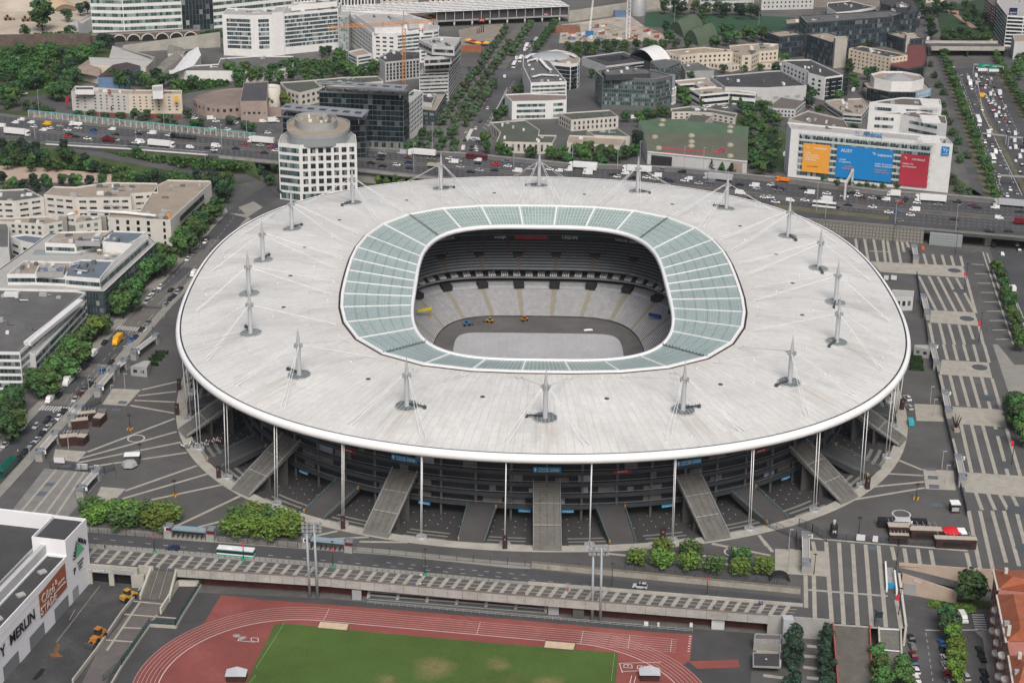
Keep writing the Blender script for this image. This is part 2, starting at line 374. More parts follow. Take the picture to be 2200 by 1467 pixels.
for k in range(18):
 t=R(.4+20*k); r=MAS(t); b0=pol(t,r,roof_at(t,r)-.1); zt=b0.z+17.9
 root=MB()
 root.lathe([(1.0,b0.z-.3),(1.0,b0.z+.5),(.84,b0.z+.7),(.8,b0.z+11.6),(.66,b0.z+12.2),(.35,b0.z+15.4),(.05,zt)],b0.x,b0.y,12)
 mo=root.build('mast',MASTM,ST)
 hd=MB(); hz=b0.z+11.2
 for a in range(8):
  d=a*pi/4+t; hd.box(b0.x+cos(d)*1.15,b0.y+sin(d)*1.15,hz-.5,.9,.25,1.2,d)
 hd.build('cable_head',M('grey_casting',(.3,.31,.32),.5,.1),mo)
 cl=MB(); dz=lambda x,y:roof_at(t,r)
 N=10; pr=[pol(t,r,0)+V((4.1*cos(2*pi*(j+.5)/N),4.1*sin(2*pi*(j+.5)/N),0))for j in range(N)]
 def rz(p):
  tt=math.atan2(p.x,p.y); return roof_at(tt,math.hypot(p.x,p.y))
 tops=[V((p.x,p.y,rz(p)+.42))for p in pr]
 cen=V((b0.x,b0.y,rz(b0)+.42))
 cl.add(tops+[cen],[(j,(j+1)%N,N)for j in range(N)],0)
 for j in range(N):
  cl.bar(tops[j]-V((0,0,.4)),tops[(j+1)%N]-V((0,0,.4)),.22,.5,1)
 for q in(-2.6,-1.3,0,1.3,2.6):
  h=math.sqrt(4.0**2-q*q)*.96; ax=V((cos(t),-sin(t),0)); ay=V((sin(t),cos(t),0))
  a,b=b0+ax*q-ay*h,b0+ax*q+ay*h; a.z=rz(a)+.4; b.z=rz(b)+.4
  cl.bar(a,b,.1,.1,1)
 cl.build('collar',[GREENGL,M('collar_frame',(.42,.43,.43),.5,.08)],mo)
 ar=MB(); sd=1 if k%2 else-1
 if abs(sin(t))>.8:sd=1
 a=pol(t+sd*.6/r,r,rz(b0)+1.1); b=pol(t+sd*6.2/r,r-.4,rz(b0)+.7)
 ar.bar(a,b,.6,.35); ar.box(b.x,b.y,b.z-.6,1,.9,1,-t)
 for j in range(5):
  p=a.lerp(b,j/4); ar.box(p.x,p.y,p.z+.3,.1,.1,.9)
 ar.build('gantry_arm',DARKSTEEL,mo)
 for s in(-1,1):
  for(da,rr)in((5,RIM(t+s*R(5))-5.5),(5,GO(t+s*R(5))+5)):
   e=pol(t+s*R(da),rr,0); e.z=rz(e)+.1
   cm=MB(); out=rr>r
   side=V((cos(t),-sin(t),0))
   for o in(-.5,.5):
    h=V((b0.x,b0.y,hz+.2))+side*(s*1.2)+(pol(t,1.0 if out else-1.0))
    rope(cm,h+side*o*.3,e+side*o*1.9,.09)
    q=(h+side*o*.3).lerp(e+side*o*1.9,.93); cm.tube([q,e+side*o*1.9],.15,6)
   cm.build('stay_cable',M('cable_grey',(.66,.66,.65),.5,.05),mo)
 th=R(10.4+20*k); rr=(MAS(th)*.62+GO(th)*.38); p=pol(th,rr); hm=MB(); hm.lathe([(.95,roof_at(th,rr)-.05),(.8,roof_at(th,rr)+.14),(.0,roof_at(th,rr)+.2)],p.x,p.y,10)
 hm.build('drain_hatch',M('sooty_hatch',(.07,.07,.068),.8,.3,1),RO)
for k in range(90):
 t=R(4*k+1.3+(k%3)*.8); s=(.12,.34,.56,.76,.9)[(k*7)%5]; r=RIM(t)+(GO(t)-RIM(t))*s; p=pol(t,r); vm=MB()
 vm.lathe([(.34,roof_z(s)-.1),(.34,roof_z(s)+.3),(.2,roof_z(s)+.6),(0,roof_z(s)+.62)],p.x,p.y,8); vm.build('roof_vent',M('vent_grey',(.6,.6,.58),.6,.05),RO)
for k in range(36):
 t=R(5+10*k)
 if cos(t)>.55:continue
 pm=MB(); side=V((cos(t),-sin(t),0))
 a=pol(t,RIM(t)-.6,29.4); b=pol(t,POLE(t)+.2,.4)
 for o in(-.6,.6):pm.tube([a+pol(t,o),b+pol(t,o)],.14,8)
 pm.build('suspension_rod',WHITE,ST)
 bm_=MB(); q=pol(t,POLE(t)+.2,0)
 bm_.lathe([(1.9,-1.5),(1.9,.5),(1.7,.7),(1.2,.7),(1.1,.2),(.1,.15)],q.x,q.y,16); bm_.box(q.x,q.y,0,1.6,1.0,1.6,-t,taper=.6)
 bm_.build('rod_footing',STEEL,ST)
FA,FB,FN=46.0,75.6,4.3
def bowl(d,n=None):return lambda t:sup(t,FA+d,FB+d,n or(FN-min(d,40)*.03))
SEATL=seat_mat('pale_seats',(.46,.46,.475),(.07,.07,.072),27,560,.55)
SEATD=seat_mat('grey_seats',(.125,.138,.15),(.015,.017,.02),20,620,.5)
def band(name,prof,mat,par=ST,n=144,smooth=False):
 q=MB(); ringmesh(q,[(lambda t,d=d,z=z:(bowl(d)(t),z))for d,z in prof],n,smooth=smooth); return q.build(name,mat,par)
band('lower_wall',[(0,-9.6),(.02,-8.6)],DKCON)
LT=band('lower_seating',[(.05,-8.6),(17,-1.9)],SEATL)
band('press_walkway',[(17,-1.9),(17.1,-1.2),(18.6,-1.15)],M('pale_walkway',(.33,.36,.37),.7,.1))
band('rear_lower_seating',[(18.6,-1.15),(22.5,.2)],seat_mat('pale_seats_rear',(.46,.46,.47),(.05,.05,.052),6,560,.5))
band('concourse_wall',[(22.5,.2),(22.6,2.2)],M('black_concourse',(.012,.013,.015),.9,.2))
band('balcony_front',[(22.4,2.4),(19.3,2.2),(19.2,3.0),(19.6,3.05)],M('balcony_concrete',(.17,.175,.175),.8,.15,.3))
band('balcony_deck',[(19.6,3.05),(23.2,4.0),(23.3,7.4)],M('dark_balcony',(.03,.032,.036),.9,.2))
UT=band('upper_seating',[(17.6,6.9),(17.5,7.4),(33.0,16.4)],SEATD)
UT.data.materials.append(DKCON)
band('signage_band',[(33.0,16.4),(33.1,18.9)],M('dark_fascia',(.018,.02,.026),.6,.2))
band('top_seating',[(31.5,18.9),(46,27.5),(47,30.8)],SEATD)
for k in range(108):
 t=R(k*360/108+1.2)
 if cos(t)<-.1:continue
 q=MB(); side=V((cos(t),-sin(t),0));
 for rr in range(4):
  d=20.0+rr*.8; p=pol(t,bowl(d)(t),3.1+rr*.25)
  for c in range(4):
   z=p+side*(c-1.5)*.85; q.box(z.x,z.y,z.z,.5,.45,.75,-t)
 q.build('balcony_seats',M('white_seats',(.55,.56,.57),.6,.08),ST)
for k in range(36):
 t=R(5+10*k)
 if cos(t)<-.2:continue
 q=MB(); side=V((cos(t),-sin(t),0)); a,b=pol(t,bowl(0)(t)+.1,-8.5),pol(t,bowl(17)(t),-1.85)
 q.add([a-side*.9,a+side*.9,b+side*1.3,b-side*1.3],[(0,1,2,3)]);
 ao=q.build('aisle',M('beige_aisle',(.24,.225,.175),.85,.12,.5),LT)
 q=MB(); p=pol(t,bowl(18.4)(t),-1.6); q.box(p.x,p.y,-1.5,4.6,4.5,2.4,-t); q.build('vomitory',M('dark_vomitory',(.02,.021,.024),.9,.2),LT)
 q=MB(); p=pol(t,bowl(25.2)(t),11.7); q.box(p.x,p.y,10.8,3.6,2.8,1.7,-t); q.box(p.x,p.y,12.5,4.6,3.0,.2,-t); q.build('vomitory',MC['dark_vomitory'],UT)
 for s,mtr in((-1,0),(1,0)):
  q=MB(); t2=t+s*R(2.2); sd=V((cos(t2),-sin(t2),0)); a,b=pol(t2,bowl(26.5)(t2),12.75),pol(t2,bowl(33)(t2),16.5)
  q.add([a-sd*.55,a+sd*.55,b+sd*.55,b-sd*.55],[(0,1,2,3)]); q.build('aisle',M('brown_aisle',(.1,.07,.062),.85,.15,.5),UT)
 q=MB(); a,b=pol(t,bowl(17.6)(t),7.6),pol(t,bowl(24)(t),11.3); q.add([a-side*.7,a+side*.7,b+side*.7,b-side*.7],[(0,1,2,3)]); q.build('aisle',MC['brown_aisle'],UT)
LETW=M('white_lettering',(.7,.7,.7),.6,.03)
def arc_sign(txt,deg,size,z,mat,d=33.05,back=None,w=10,name='advert_panel'):
 t=R(deg); p=pol(t,bowl(d)(t)-.35,z); x=V((cos(t),-sin(t),0)); q=MB()
 q.box(p.x,p.y,z-1.0,w,.2,2.0,-t)
 o=q.build(name,back or MC['dark_fascia'],ST)
 if txt:letter(txt,size,p-pol(t,.15),x,(0,0,1),mat,o)
arc_sign('BOUYGUES CONSTRUCTION',-24,1.5,17.7,LETW,w=22)
arc_sign('ENERGIES SERVICES',22,1.5,17.7,LETW,w=22); arc_sign("L'ÉQUIPE",8,1.9,17.8,LETW,w=11); arc_sign('orange',-9,2.0,17.8,LETW,w=9)
REDP=M('red_panel',(.28,.03,.035),.6,.1)
arc_sign('',-1.5,1,17.7,LETW,back=REDP,w=15); arc_sign('',-36,1,17.7,LETW,back=REDP,w=9); arc_sign('',34,1,17.7,LETW,back=REDP,w=12)
FAC=lambda t:CURB(t)-26.0
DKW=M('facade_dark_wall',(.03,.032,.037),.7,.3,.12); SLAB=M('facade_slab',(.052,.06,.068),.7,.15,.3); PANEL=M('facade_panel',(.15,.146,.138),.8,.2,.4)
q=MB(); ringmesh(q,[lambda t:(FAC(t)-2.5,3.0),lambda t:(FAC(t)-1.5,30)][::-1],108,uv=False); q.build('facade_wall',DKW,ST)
for j,z in enumerate((3.2,7.2,11.2,15.2,19.2,23.2)):
 q=MB(); e=1.4-.35*j
 ringmesh(q,[lambda t:(FAC(t)-2.6,z-.5),lambda t:(FAC(t)+e,z-.5),lambda t:(FAC(t)+e+.1,z+.9),lambda t:(FAC(t)+e-.15,z+.9),lambda t:(FAC(t)+e-.2,z),lambda t:(FAC(t)-2.6,z)][::-1],108,uv=False,smooth=False)
 so_=q.build('gallery',SLAB,ST)
 q=MB(); ringmesh(q,[lambda t:(FAC(t)+e+.12,z+1.55),lambda t:(FAC(t)+e+.12,z+1.68)][::-1],108,uv=False,smooth=False,a0=R(90),a1=R(270)); q.build('handrail',STEEL,so_)
rp=random.Random(3)
n_p=0
for j,z in enumerate((3.4,7.4,11.4,15.4,19.4)):
 for k in range(54):
  d=92+k*3.3
  if rp.random()<.62 or n_p>95:continue
  t=R(d); r=FAC(t)-1.75; w=rp.choice((2.2,4.5,6.5)); p=pol(t,r); q=MB()
  q.box(p.x,p.y,z,w,.5,rp.choice((1.6,2.4,3.0)),-t); q.build('facade_panel',PANEL if rp.random()<.75 else M('pale_blue_panel',(.3,.33,.38),.5,.1),ST); n_p+=1
for k in range(36):
 t=R(95+5*k); q=MB(); p=pol(t,FAC(t)-.2); q.lathe([(.45,-3),(.45,31)],p.x,p.y,8); q.build('facade_column',M('column_grey',(.11,.115,.12),.6,.1),ST)
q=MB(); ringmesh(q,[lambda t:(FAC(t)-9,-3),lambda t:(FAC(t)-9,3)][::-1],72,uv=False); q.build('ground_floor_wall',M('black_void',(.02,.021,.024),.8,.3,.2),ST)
MOAT=M('dark_court_paving',(.05,.049,.05),.9,.15,.08,fine=3); NOSE=M('pale_step_edge',(.2,.195,.18),.9,.15,.6)
q=MB(); mp=[(-4.2,.02),(-4.25,-.5),(-7.4,-.5),(-7.45,-1.0),(-10.6,-1.0),(-10.65,-1.5),(-13.8,-1.5),(-13.85,-2.0),(-42,-2.6)]
ringmesh(q,[(lambda t,d=d,z=z:(CURB(t)+d,z))for d,z in mp][::-1],144,uv=False,smooth=False)
tag(q.build('sunken_court',MOAT),kind='structure')
q=MB()
for k in range(60):
 for j in range(7):
  t=R(92+k*2.93+(j%2)*1.4); r=CURB(t)-14.5-j*2.1; p=pol(t,r); q.box(p.x,p.y,-2.62+.0218*(j<0)-(2.0-2.62)*(1-(14.5+j*2.1-13.85)/28.15)*-1*0-.02+.6*(1-(j*2.1+.65)/28.15)+.02,.35,.35,.06)
tag(q.build('court_studs',M('pale_studs',(.5,.5,.48),.7,.05)),kind='structure')
for k in range(18):
 for j,(d,z)in enumerate(((-5.0,-.5),(-8.2,-1.0),(-11.4,-1.5))):
  a0,a1=R(20*k+2.6),R(20*k+7.8)
  for(x0,x1)in((a0,a1),(R(20*k+12.2),R(20*k+17.4))):
   if cos((x0+x1)/2)>.6:continue
   q=MB(); ringmesh(q,[lambda t:(CURB(t)+d-.9,z+.03),lambda t:(CURB(t)+d+.5,z+.03)],6,uv=False,smooth=False,a0=x0,a1=x1)
   q.build('step_edge',NOSE,ST)
q=MB(); ringmesh(q,[lambda t:(CURB(t),-.1),lambda t:(CURB(t),.12),lambda t:(CURB(t)-4.2,.12),lambda t:(CURB(t)-4.2,-.6)][::-1],144,uv=False,smooth=False)
tag(q.build('kerb_ring',CONC),kind='structure')
STAIR=M('stair_concrete',(.17,.165,.15),.9,.2,.3,fine=3,stain=((.09,.088,.082),.3,.55))
def local(t,r0,cross,r,z):return pol(t,r,z)+V((cos(t),-sin(t),0))*cross
for k in(-4,-3,-2,-1,0,1,2,3,4):
 t=R(180+20.2*k); r0,r1,zt=CURB(t)-.8,FAC(t)+.6,12.4; n=42; q=MB(); hw=4.6
 for i in range(n):
  f=i/n; z=zt*(i+1)/n; ra,rb=r0+(r1-r0)*f,r0+(r1-r0)*(i+1)/n
  a,b,c,d=(local(t,0,s,r,z)for s,r in((-hw,ra),(hw,ra),(hw,rb),(-hw,rb)))
  dz=V((0,0,-zt/n)); q.add([a,b,c,d,a+dz,b+dz],[(3,2,1,0),(0,1,5,4)])
 a0,a1,b1,b0=(local(t,0,s,r,z)for s,r,z in((-hw,r0,.05),(hw,r0,.05),(hw,r1,zt),(-hw,r1,zt)))
 dn=V((0,0,-1.1)); q.add([a0,a1,b1,b0,b1+dn,b0+dn],[(3,0,5),(1,2,4),(0,1,4,5),(2,3,5,4)])
 s_=q.build('staircase',STAIR,ST)
 for cx in(-hw+.1,hw-.1):
  q=MB(); P=[local(t,0,cx,r0+(r1-r0)*f,.05+zt*f)for f in(0.03,.35,.7,1)]
  for h in(.55,1.1):q.tube([p+V((0,0,h))for p in P],.1,6)
  for i in range(15):
   p=P[0].lerp(P[-1],i/14); q.tube([p,p+V((0,0,1.1))],.06,5)
  q.build('handrail',STEEL,s_)
 for cx in(-2.3,0,2.3):
  q=MB(); P=[local(t,0,cx,r0+(r1-r0)*f,.1+zt*f+.9)for f in(0.05,.95)]; q.tube(P,.06,5)
  q.build('handrail',DARKSTEEL,s_)
 for f in(.36,.68):
  q=MB(); a=local(t,0,-hw+.2,r0+(r1-r0)*f,zt*f+.25); b=local(t,0,hw-.2,r0+(r1-r0)*f,zt*f+.25); q.bar(a,b,.8,.08); q.build('landing_edge',M('landing_pale',(.3,.29,.265),.9,.1),s_)
 for d in(.42,.75):
  rr=r0+(r1-r0)*d; q=MB()
  a=local(t,0,-hw+.5,rr,-2.6); b=local(t,0,hw-.5,rr,-2.6)
  q.bar(a,b,.6,zt*d+2.0); q.build('stair_pier',DKCON,s_)
RAMP=M('ramp_paving',(.07,.068,.068),.9,.12,.1,fine=3)
for k in(-4,-3,-2,-1,1,2,3,4):
 t=R(180+(9+20.2*(abs(k)-1))*(1 if k>0 else-1)); q=MB(); r0,r1=CURB(t)-4.25,FAC(t)+1.2; w0,w1=4.3,4.9; z1=3.2
 a,b,c,d=local(t,0,-w0,r0,.1),local(t,0,w0,r0,.1),local(t,0,w1,r1,z1),local(t,0,-w1,r1,z1); dn=V((0,0,-1.2)); lo=lambda p:V((p.x,p.y,-2.7))
 q.add([a,b,c,d],[(3,2,1,0)]); q.add([a,d,d+dn,lo(a)],[(0,1,2,3)]); q.add([b,c,c+dn,lo(b)],[(3,2,1,0)])
 rr=q.build('ramp',RAMP,ST)
 for s,(p0,p1)in((0,(a,d)),(1,(b,c))):
  q=MB();
  for h in(.5,1.1):q.tube([p0+V((0,0,h)),p1+V((0,0,h))],.09,6)
  for i in range(13):
   p=p0.lerp(p1,i/12); q.tube([p,p+V((0,0,1.1))],.05,5)
  q.build('handrail',M('green_steel',(.12,.19,.2),.5,.1),rr)
  q=MB(); p=p0.lerp(p1,.04 if s else.95); q.lathe([(.3,p.z+.0),(.3,p.z+.7),(.34,p.z+1.1),(0,p.z+1.3)],p.x,p.y,8); q.build('bollard_lamp',M('amber_bollard',(.5,.25,.03),.5,.1),rr)
BLUE=M('sign_blue',(.02,.26,.5),.5,.05)
for k,txt in((-2,'N 0000'),(-1,'N 0000'),(0,'L 0000'),(1,'L 0000'),(2,'J 0000')):
 t=R(180+20.2*k); p=pol(t,FAC(t)+1.0,17.3); q=MB(); q.box(p.x,p.y,16.3,9.3,.25,1.9,-t); s_=q.build('entrance_sign',BLUE,ST)
 x=V((-cos(t),sin(t),0)); o=pol(t,.2)
 letter(txt,1.5,p+o+x*2.0-V((0,0,.05)),x,(0,0,1),LETW,s_); letter('TRIBUNES',.75,p+o-x*1.2+V((0,0,.35)),x,(0,0,1),LETW,s_); letter('Gates Doors',.6,p+o-x*1.2-V((0,0,.45)),x,(0,0,1),LETW,s_)
 ar=MB(); c_=p+o*1.3-x*3.9
 ar.add([c_+x*.0+V((0,0,.75)),c_-x*.6+V((0,0,.05)),c_-x*.2+V((0,0,.05)),c_-x*.2-V((0,0,.7)),c_+x*.2-V((0,0,.7)),c_+x*.2+V((0,0,.05)),c_+x*.6+V((0,0,.05))],[(0,1,2,3,4,5,6)][::1]); ar.build('arrow',LETW,s_)
 for s in(-1,1):
  t2=t+s*R(3.0); p=pol(t2,FAC(t2)+1.7,2.2); q=MB(); q.box(p.x,p.y,1.7,4.2,.2,1.0,-t2); s2=q.build('entrance_sign',BLUE,ST); letter('↑ Tribune '+txt[0],.7,p+pol(t2,.15),V((-cos(t2),sin(t2),0)),(0,0,1),LETW,s2)
for dg_ in(169.5,209,148):
 t=R(dg_); p=pol(t,FAC(t)+1.2,16.2); q=MB(); q.box(p.x,p.y,15.4,6,.25,1.3,-t); s2=q.build('kiosk_banner',REDP,ST); letter('BUVETTE',.8,p+pol(t,.15),V((-cos(t),sin(t),0)),(0,0,1),LETW,s2)
FLOORM=M('pitch_floor_paving',(.115,.112,.11),.9,.2,.08,fine=1.2)
q=MB(); q.cap([pol(2*pi*i/72,bowl(.5)(2*pi*i/72))for i in range(72)],-9.6); q.f=[f if True else f for f in q.f]
tag(q.build('pitch_floor',FLOORM),kind='structure')
q=MB(); N=40
cv=[V((36.5*(abs(cos(a))**.2)*(1 if cos(a)>0 else-1),56.0*(abs(sin(a))**.2)*(1 if sin(a)>0 else-1),0))for a in(2*pi*i/N for i in range(N))]
q.prism(ccw(cv),-9.6,-9.45)
pc=tag(q.build('pitch_cover',M('pale_tarpaulin',(.4,.405,.42),.55,.1,.05,fine=.6),None),'huge pale grey protective cover laid over the pitch inside the stadium','pitch cover')
for x in range(-30,36,6):
 q=MB(); q.bar((x,-55.0,-9.44),(x,55.0,-9.44),.12,.02); q.build('seam',M('seam_white',(.5,.5,.51),.6,.05),pc)
 # ---------- ground and streets ----------
def box_thing(name,label,cat,p,sx,sy,sz,rot,mat,z=0,group=None):
 q=MB(); q.box(p[0],p[1],z,sx,sy,sz,rot); return tag(q.build(name,mat,loc=(p[0],p[1],z)),label,cat,group)
def nth(i):
 w=('first','second','third','fourth','fifth','sixth','seventh','eighth','ninth','tenth','eleventh','twelfth')
 return w[i]if i<12 else '%d%s'%(i+1,'th' if 10<(i+1)%100<14 else{1:'st',2:'nd',3:'rd'}.get((i+1)%10,'th'))
def GL0():pass
SC_=[0]
def strip(mb,a,b,w,z=.05,mi=0):
 SC_[0]=(SC_[0]+1)%9; z+=SC_[0]*.0016
 a,b=V(a),V(b); d=(b-a); p=V((-d.y,d.x,0)).normalized()*(w/2); a.z=b.z=0; u=V((0,0,z))
 mb.add([a-p+u,b-p+u,b+p+u,a+p+u],[(0,1,2,3)])
def flat(name,pts,z,mat,kind='structure'):
 q=MB(); q.cap(ccw([(p[0],p[1])for p in pts]),z); return tag(q.build(name,mat),kind=kind)
LOW=-6.0
STEP=LP('-900,1105 -120,1172 193,1212 375,1226 701,1247 1100,1283 1650,1326.6 1786,1336.6 1940,1349 1946,1349 1931,1237 1932,1216 2137,1229 2500,1253')
hole=[pol(2*pi*i/144,CURB(2*pi*i/144)-2)for i in range(144)]
outer=[(STEP[0].x,STEP[0].y)]+[(p.x,p.y)for p in STEP[1:]]+[(900,-250),(900,-620),(3000,-620),(3000,4000),(-3000,4000),(-3000,-620),(-700,-620),(-700,STEP[0].y)]
gm=M('city_ground',(.105,.103,.098),.95,.22,.02,fine=.3,stain=((.07,.075,.06),.015,.6),big=True)
q=MB(); q.cap(ccw(outer),-.02,0,[hole])
q.add([(-700,-620,LOW),(1000,-620,LOW),(1000,-150,LOW),(-700,-150,LOW)],[(0,1,2,3)])
tag(q.build('ground',gm),kind='structure')
ASPH=M('road_asphalt',(.068,.069,.072),.92,.16,.05,fine=2.5,stain=((.092,.09,.087),.06,.53),big=True)
ASPH2=M('worn_asphalt',(.086,.086,.087),.92,.2,.06,fine=2,stain=((.12,.115,.11),.08,.53),big=True)
COBB=M('cobbled_roadway',(.135,.128,.118),.95,.15,.3,fine=5)
SIDE=M('pavement_slabs',(.25,.24,.215),.92,.12,.2,fine=2.5,stain=((.17,.165,.15),.1,.58))
PLAT=M('pale_paving_bands',(.34,.32,.275),.92,.13,.3,fine=2,stain=((.25,.235,.2),.12,.57))
PAINTW=M('road_paint',(.5,.5,.49),.8,.2,.6)
SAND=M('sandy_ground',(.42,.36,.285),.95,.15,.05,fine=.7,stain=((.52,.48,.42),.03,.55))
DRYG=M('dry_grass',(.125,.112,.07),.95,.3,.1,fine=1,stain=((.06,.075,.03),.06,.5))
GRAS=M('rough_grass',(.045,.07,.024),.95,.35,.08,fine=1.2,stain=((.1,.09,.04),.05,.58))
LAWN=M('dark_lawn',(.03,.058,.028),.95,.2,.1,fine=1.2)
q=MB(); fo=LP('-60,1172 193,1212 375,1226 701,1247 1100,1283 1650,1326.6 1786,1336.6 1940,1349 1946,1349 1931,1237 1932,1216 2137,1229 2330,1242 2330,760 2130,728 2078,545 1995,512 1800,470 1500,395 800,385 575,425 532,466 350,660 263,752 100,930 -60,1090')
q.cap(ccw([(p.x,p.y)for p in fo]),.0,0,[hole]); tag(q.build('forecourt',PAVE),kind='structure')
q=MB()
for s in((8,'1210,385 1515,315'),(8,'1175,437 1500,400'),(8,'1145,475 1490,490'),(8,'1110,518 1485,585'),(8,'745,915 1488,630'),(8,'690,968 1505,742'),(8,'670,1005 1540,832'),(8,'640,1060 1590,920'),(8,'1065,1245 1680,1030'),(8,'1010,1322 1765,1102'),(8,'1110,1360 1895,1192'),(8,'1640,1480 2055,1285'),(11,'1115,985 1315,1068'),(11,'1030,1100 1320,1115'),(11,'905,1210 1330,1168'),(11,'745,1318 1335,1220'),(12,'1500,130 1790,-5'),(12,'1690,138 1965,68'),(13,'500,215 695,170'),(13,'530,245 960,222'),(13,'880,262 1290,268'),(14,'800,362 970,380'),(14,'1620,380 1840,405'),(14,'1620,438 1840,455'),(14,'1710,278 2150,370'),(14,'2105,205 2170,300'),(15,'-480,280 20,380'),(15,'-40,250 40,350')):
 a,b=L(s[0],s[1]); strip(q,a,b,1.15,.02)
tag(q.build('forecourt_bands',PLAT),kind='structure')
for t,s in((8,'1160,800 18'),(11,'1137,1443 18'),(14,'1890,352 18')):
 c,r_=s.split(); c=L(t,c)[0]; q=MB()
 q.add([(c.x+(2.75+k)*cos(2*pi*j/36),c.y+(2.75+k)*sin(2*pi*j/36),.03)for k in(0,.45)for j in range(36)],[(j,(j+1)%36,36+(j+1)%36,36+j)for j in range(36)]); tag(q.build('white_ring_marking',PAINTW),kind='structure')
for t,s in((8,'960,375 1200,385 1075,522 870,510'),(8,'470,890 740,912 660,1000 450,975'),(8,'860,1210 1070,1228 920,1390 780,1380'),(11,'1245,505 1480,515 1500,655 1265,650'),(11,'1320,1060 1580,1075 1600,1240 1345,1230'),(15,'60,322 510,345 515,560 60,530')):
 flat('gate_landing',L(t,s),.025,PLAT)
flat('slab_terrace',L(8,'380,1055 900,1090 740,1290 575,1467 60,1467'),.03,M('grey_terrace',(.2,.195,.185),.92,.12,.2,fine=2))
q=MB()
for s in('480,1065 140,1467','570,1080 250,1467','650,1085 370,1467','720,1090 470,1467'):strip(q,*L(8,s),.9,.045)
tag(q.build('terrace_bands',PLAT),kind='structure')
q=MB();
for t,s in((8,'400,1175 480,1180 440,1210 370,1205'),(8,'340,1250 410,1255 375,1290 300,1285'),(8,'1020,478 1090,485 1070,508 1000,503'),(8,'550,1025 610,1030 580,1055 510,1050'),(8,'960,545 1030,548 1010,568 945,562'),(11,'1350,1045 1430,1050 1430,1075 1345,1070'),(11,'1360,1115 1445,1120 1450,1150 1365,1145'),(11,'1370,1190 1455,1195 1460,1228 1375,1225'),(11,'1395,1350 1485,1355 1490,1385 1400,1380'),(15,'845,300 925,305 930,335 850,330')):
 q.cap(ccw([(p.x,p.y)for p in L(t,s)]),.05)
tag(q.build('blue_grey_grates',M('blue_grey_grate',(.1,.125,.14),.8,.2,1)),kind='structure')
# ---- east esplanade: bands, stripes, discs ----
E0=L(15,'1700,0')[0]
for t,s in((7,'870,760 1660,800 1700,900 960,850'),(7,'1390,1175 1760,1195 1800,1310 1380,1280'),(11,'1480,130 1880,155 1910,285 1460,255'),(11,'1540,525 2000,555 2035,705 1590,675'),(11,'1650,1085 2181,1120 2200,1300 1680,1255')):
 flat('esplanade_band',L(t,s),.03,PLAT)
flat('esplanade_east_walk',L(11,'1915,0 2090,0 2181,180 2230,420 2060,440'),.028,SIDE)
q=MB()
for t,s in((7,'745,568 775,750'),(7,'822,570 855,755'),(7,'900,575 935,762'),(7,'980,580 1000,765'),(7,'1017,585 1050,775'),(7,'1098,590 1133,780'),(7,'1140,590 1160,680'),(7,'1180,595 1200,640'),(7,'1325,695 1352,788'),(7,'1403,700 1428,792'),(7,'1482,705 1508,796'),(7,'1560,712 1585,800'),(7,'1640,715 1662,803'),(7,'1285,885 1432,1175'),(7,'1370,885 1517,1180'),(7,'1447,890 1600,1185'),(7,'1525,895 1680,1192'),(7,'1603,900 1765,1197'),(7,'1690,900 1770,1200'),(7,'1375,1285 1410,1467'),(7,'1460,1288 1505,1467'),(7,'1540,1295 1590,1467'),(7,'1625,1300 1675,1467'),(7,'1710,1305 1750,1425'),(7,'1795,1305 1835,1467'),(11,'1495,0 1530,130'),(11,'1580,0 1615,135'),(11,'1665,0 1705,140'),(11,'1750,0 1790,148'),(11,'1840,0 1885,155'),(11,'1465,260 1505,425'),(11,'1550,262 1615,520'),(11,'1638,265 1712,530'),(11,'1728,272 1805,540'),(11,'1820,280 1895,550'),(11,'1908,288 1985,552'),(11,'1645,680 1735,1090'),(11,'1735,685 1840,1097'),(11,'1830,692 1945,1105'),(11,'1935,700 2045,1112'),(11,'2030,708 2150,1118'),(11,'1570,800 1615,980'),(11,'1770,1262 1825,1408'),(11,'1875,1270 1935,1408'),(11,'1975,1278 2045,1408'),(11,'2080,1285 2140,1408'),(15,'1710,0 1810,505'),(15,'1805,0 1920,515'),(15,'1910,0 2030,440'),(15,'2010,0 2140,470'),(15,'2120,20 2240,480'),(15,'1690,355 1725,500'),(15,'380,260 400,345'),(15,'495,265 545,960'),(15,'605,270 645,965'),(15,'720,280 765,975'),(15,'832,288 885,980'),(15,'942,295 1005,990'),(15,'1055,305 1080,420'),(15,'1160,318 1185,470'),(15,'1275,325 1300,475'),(15,'1385,335 1415,485'),(15,'320,550 325,825'),(15,'390,550 400,935'),(15,'1095,760 1135,1000')):
 a,b=L(t,s); strip(q,a,b,1.3,.035)
for t,s in((15,'350,232 1700,340'),(15,'345,672 1020,725'),(15,'560,968 1140,1010'),(7,'865,672 1030,680')):strip(q,*L(t,s),1.1,.037)
tag(q.build('esplanade_stripes',PLAT),kind='structure')
for t,s in((7,'1588,838'),(7,'1632,1012'),(7,'1695,1247'),(7,'1745,1445'),(11,'1803,195'),(11,'1873,457'),(11,'1948,750'),(11,'2020,1025'),(11,'2117,1408'),(15,'2190,320')):
 c=L(t,s)[0]; q=MB(); q.cap([(c.x+3.15*cos(2*pi*j/32),c.y+3.15*sin(2*pi*j/32))for j in range(32)],.05); tag(q.build('dark_disc_paving',M('slate_disc',(.075,.085,.09),.8,.12,.5)),kind='structure')
flat('service_lane',L(7,'1700,690 1830,680 2181,1440 2260,1640 2100,1640 1920,1420'),.03,PAVE)
q=MB()
for k in range(9):
 f=k/8; a=L(7,'%f,%f'%(1735+f*200,785+f*640))[0]; b=L(7,'%f,%f'%(1838+f*225,790+f*632))[0]; strip(q,a,b,.8,.05)
for s in('1830,680 2090,1467','1865,690 2135,1467'):strip(q,*L(7,s),.7,.052)
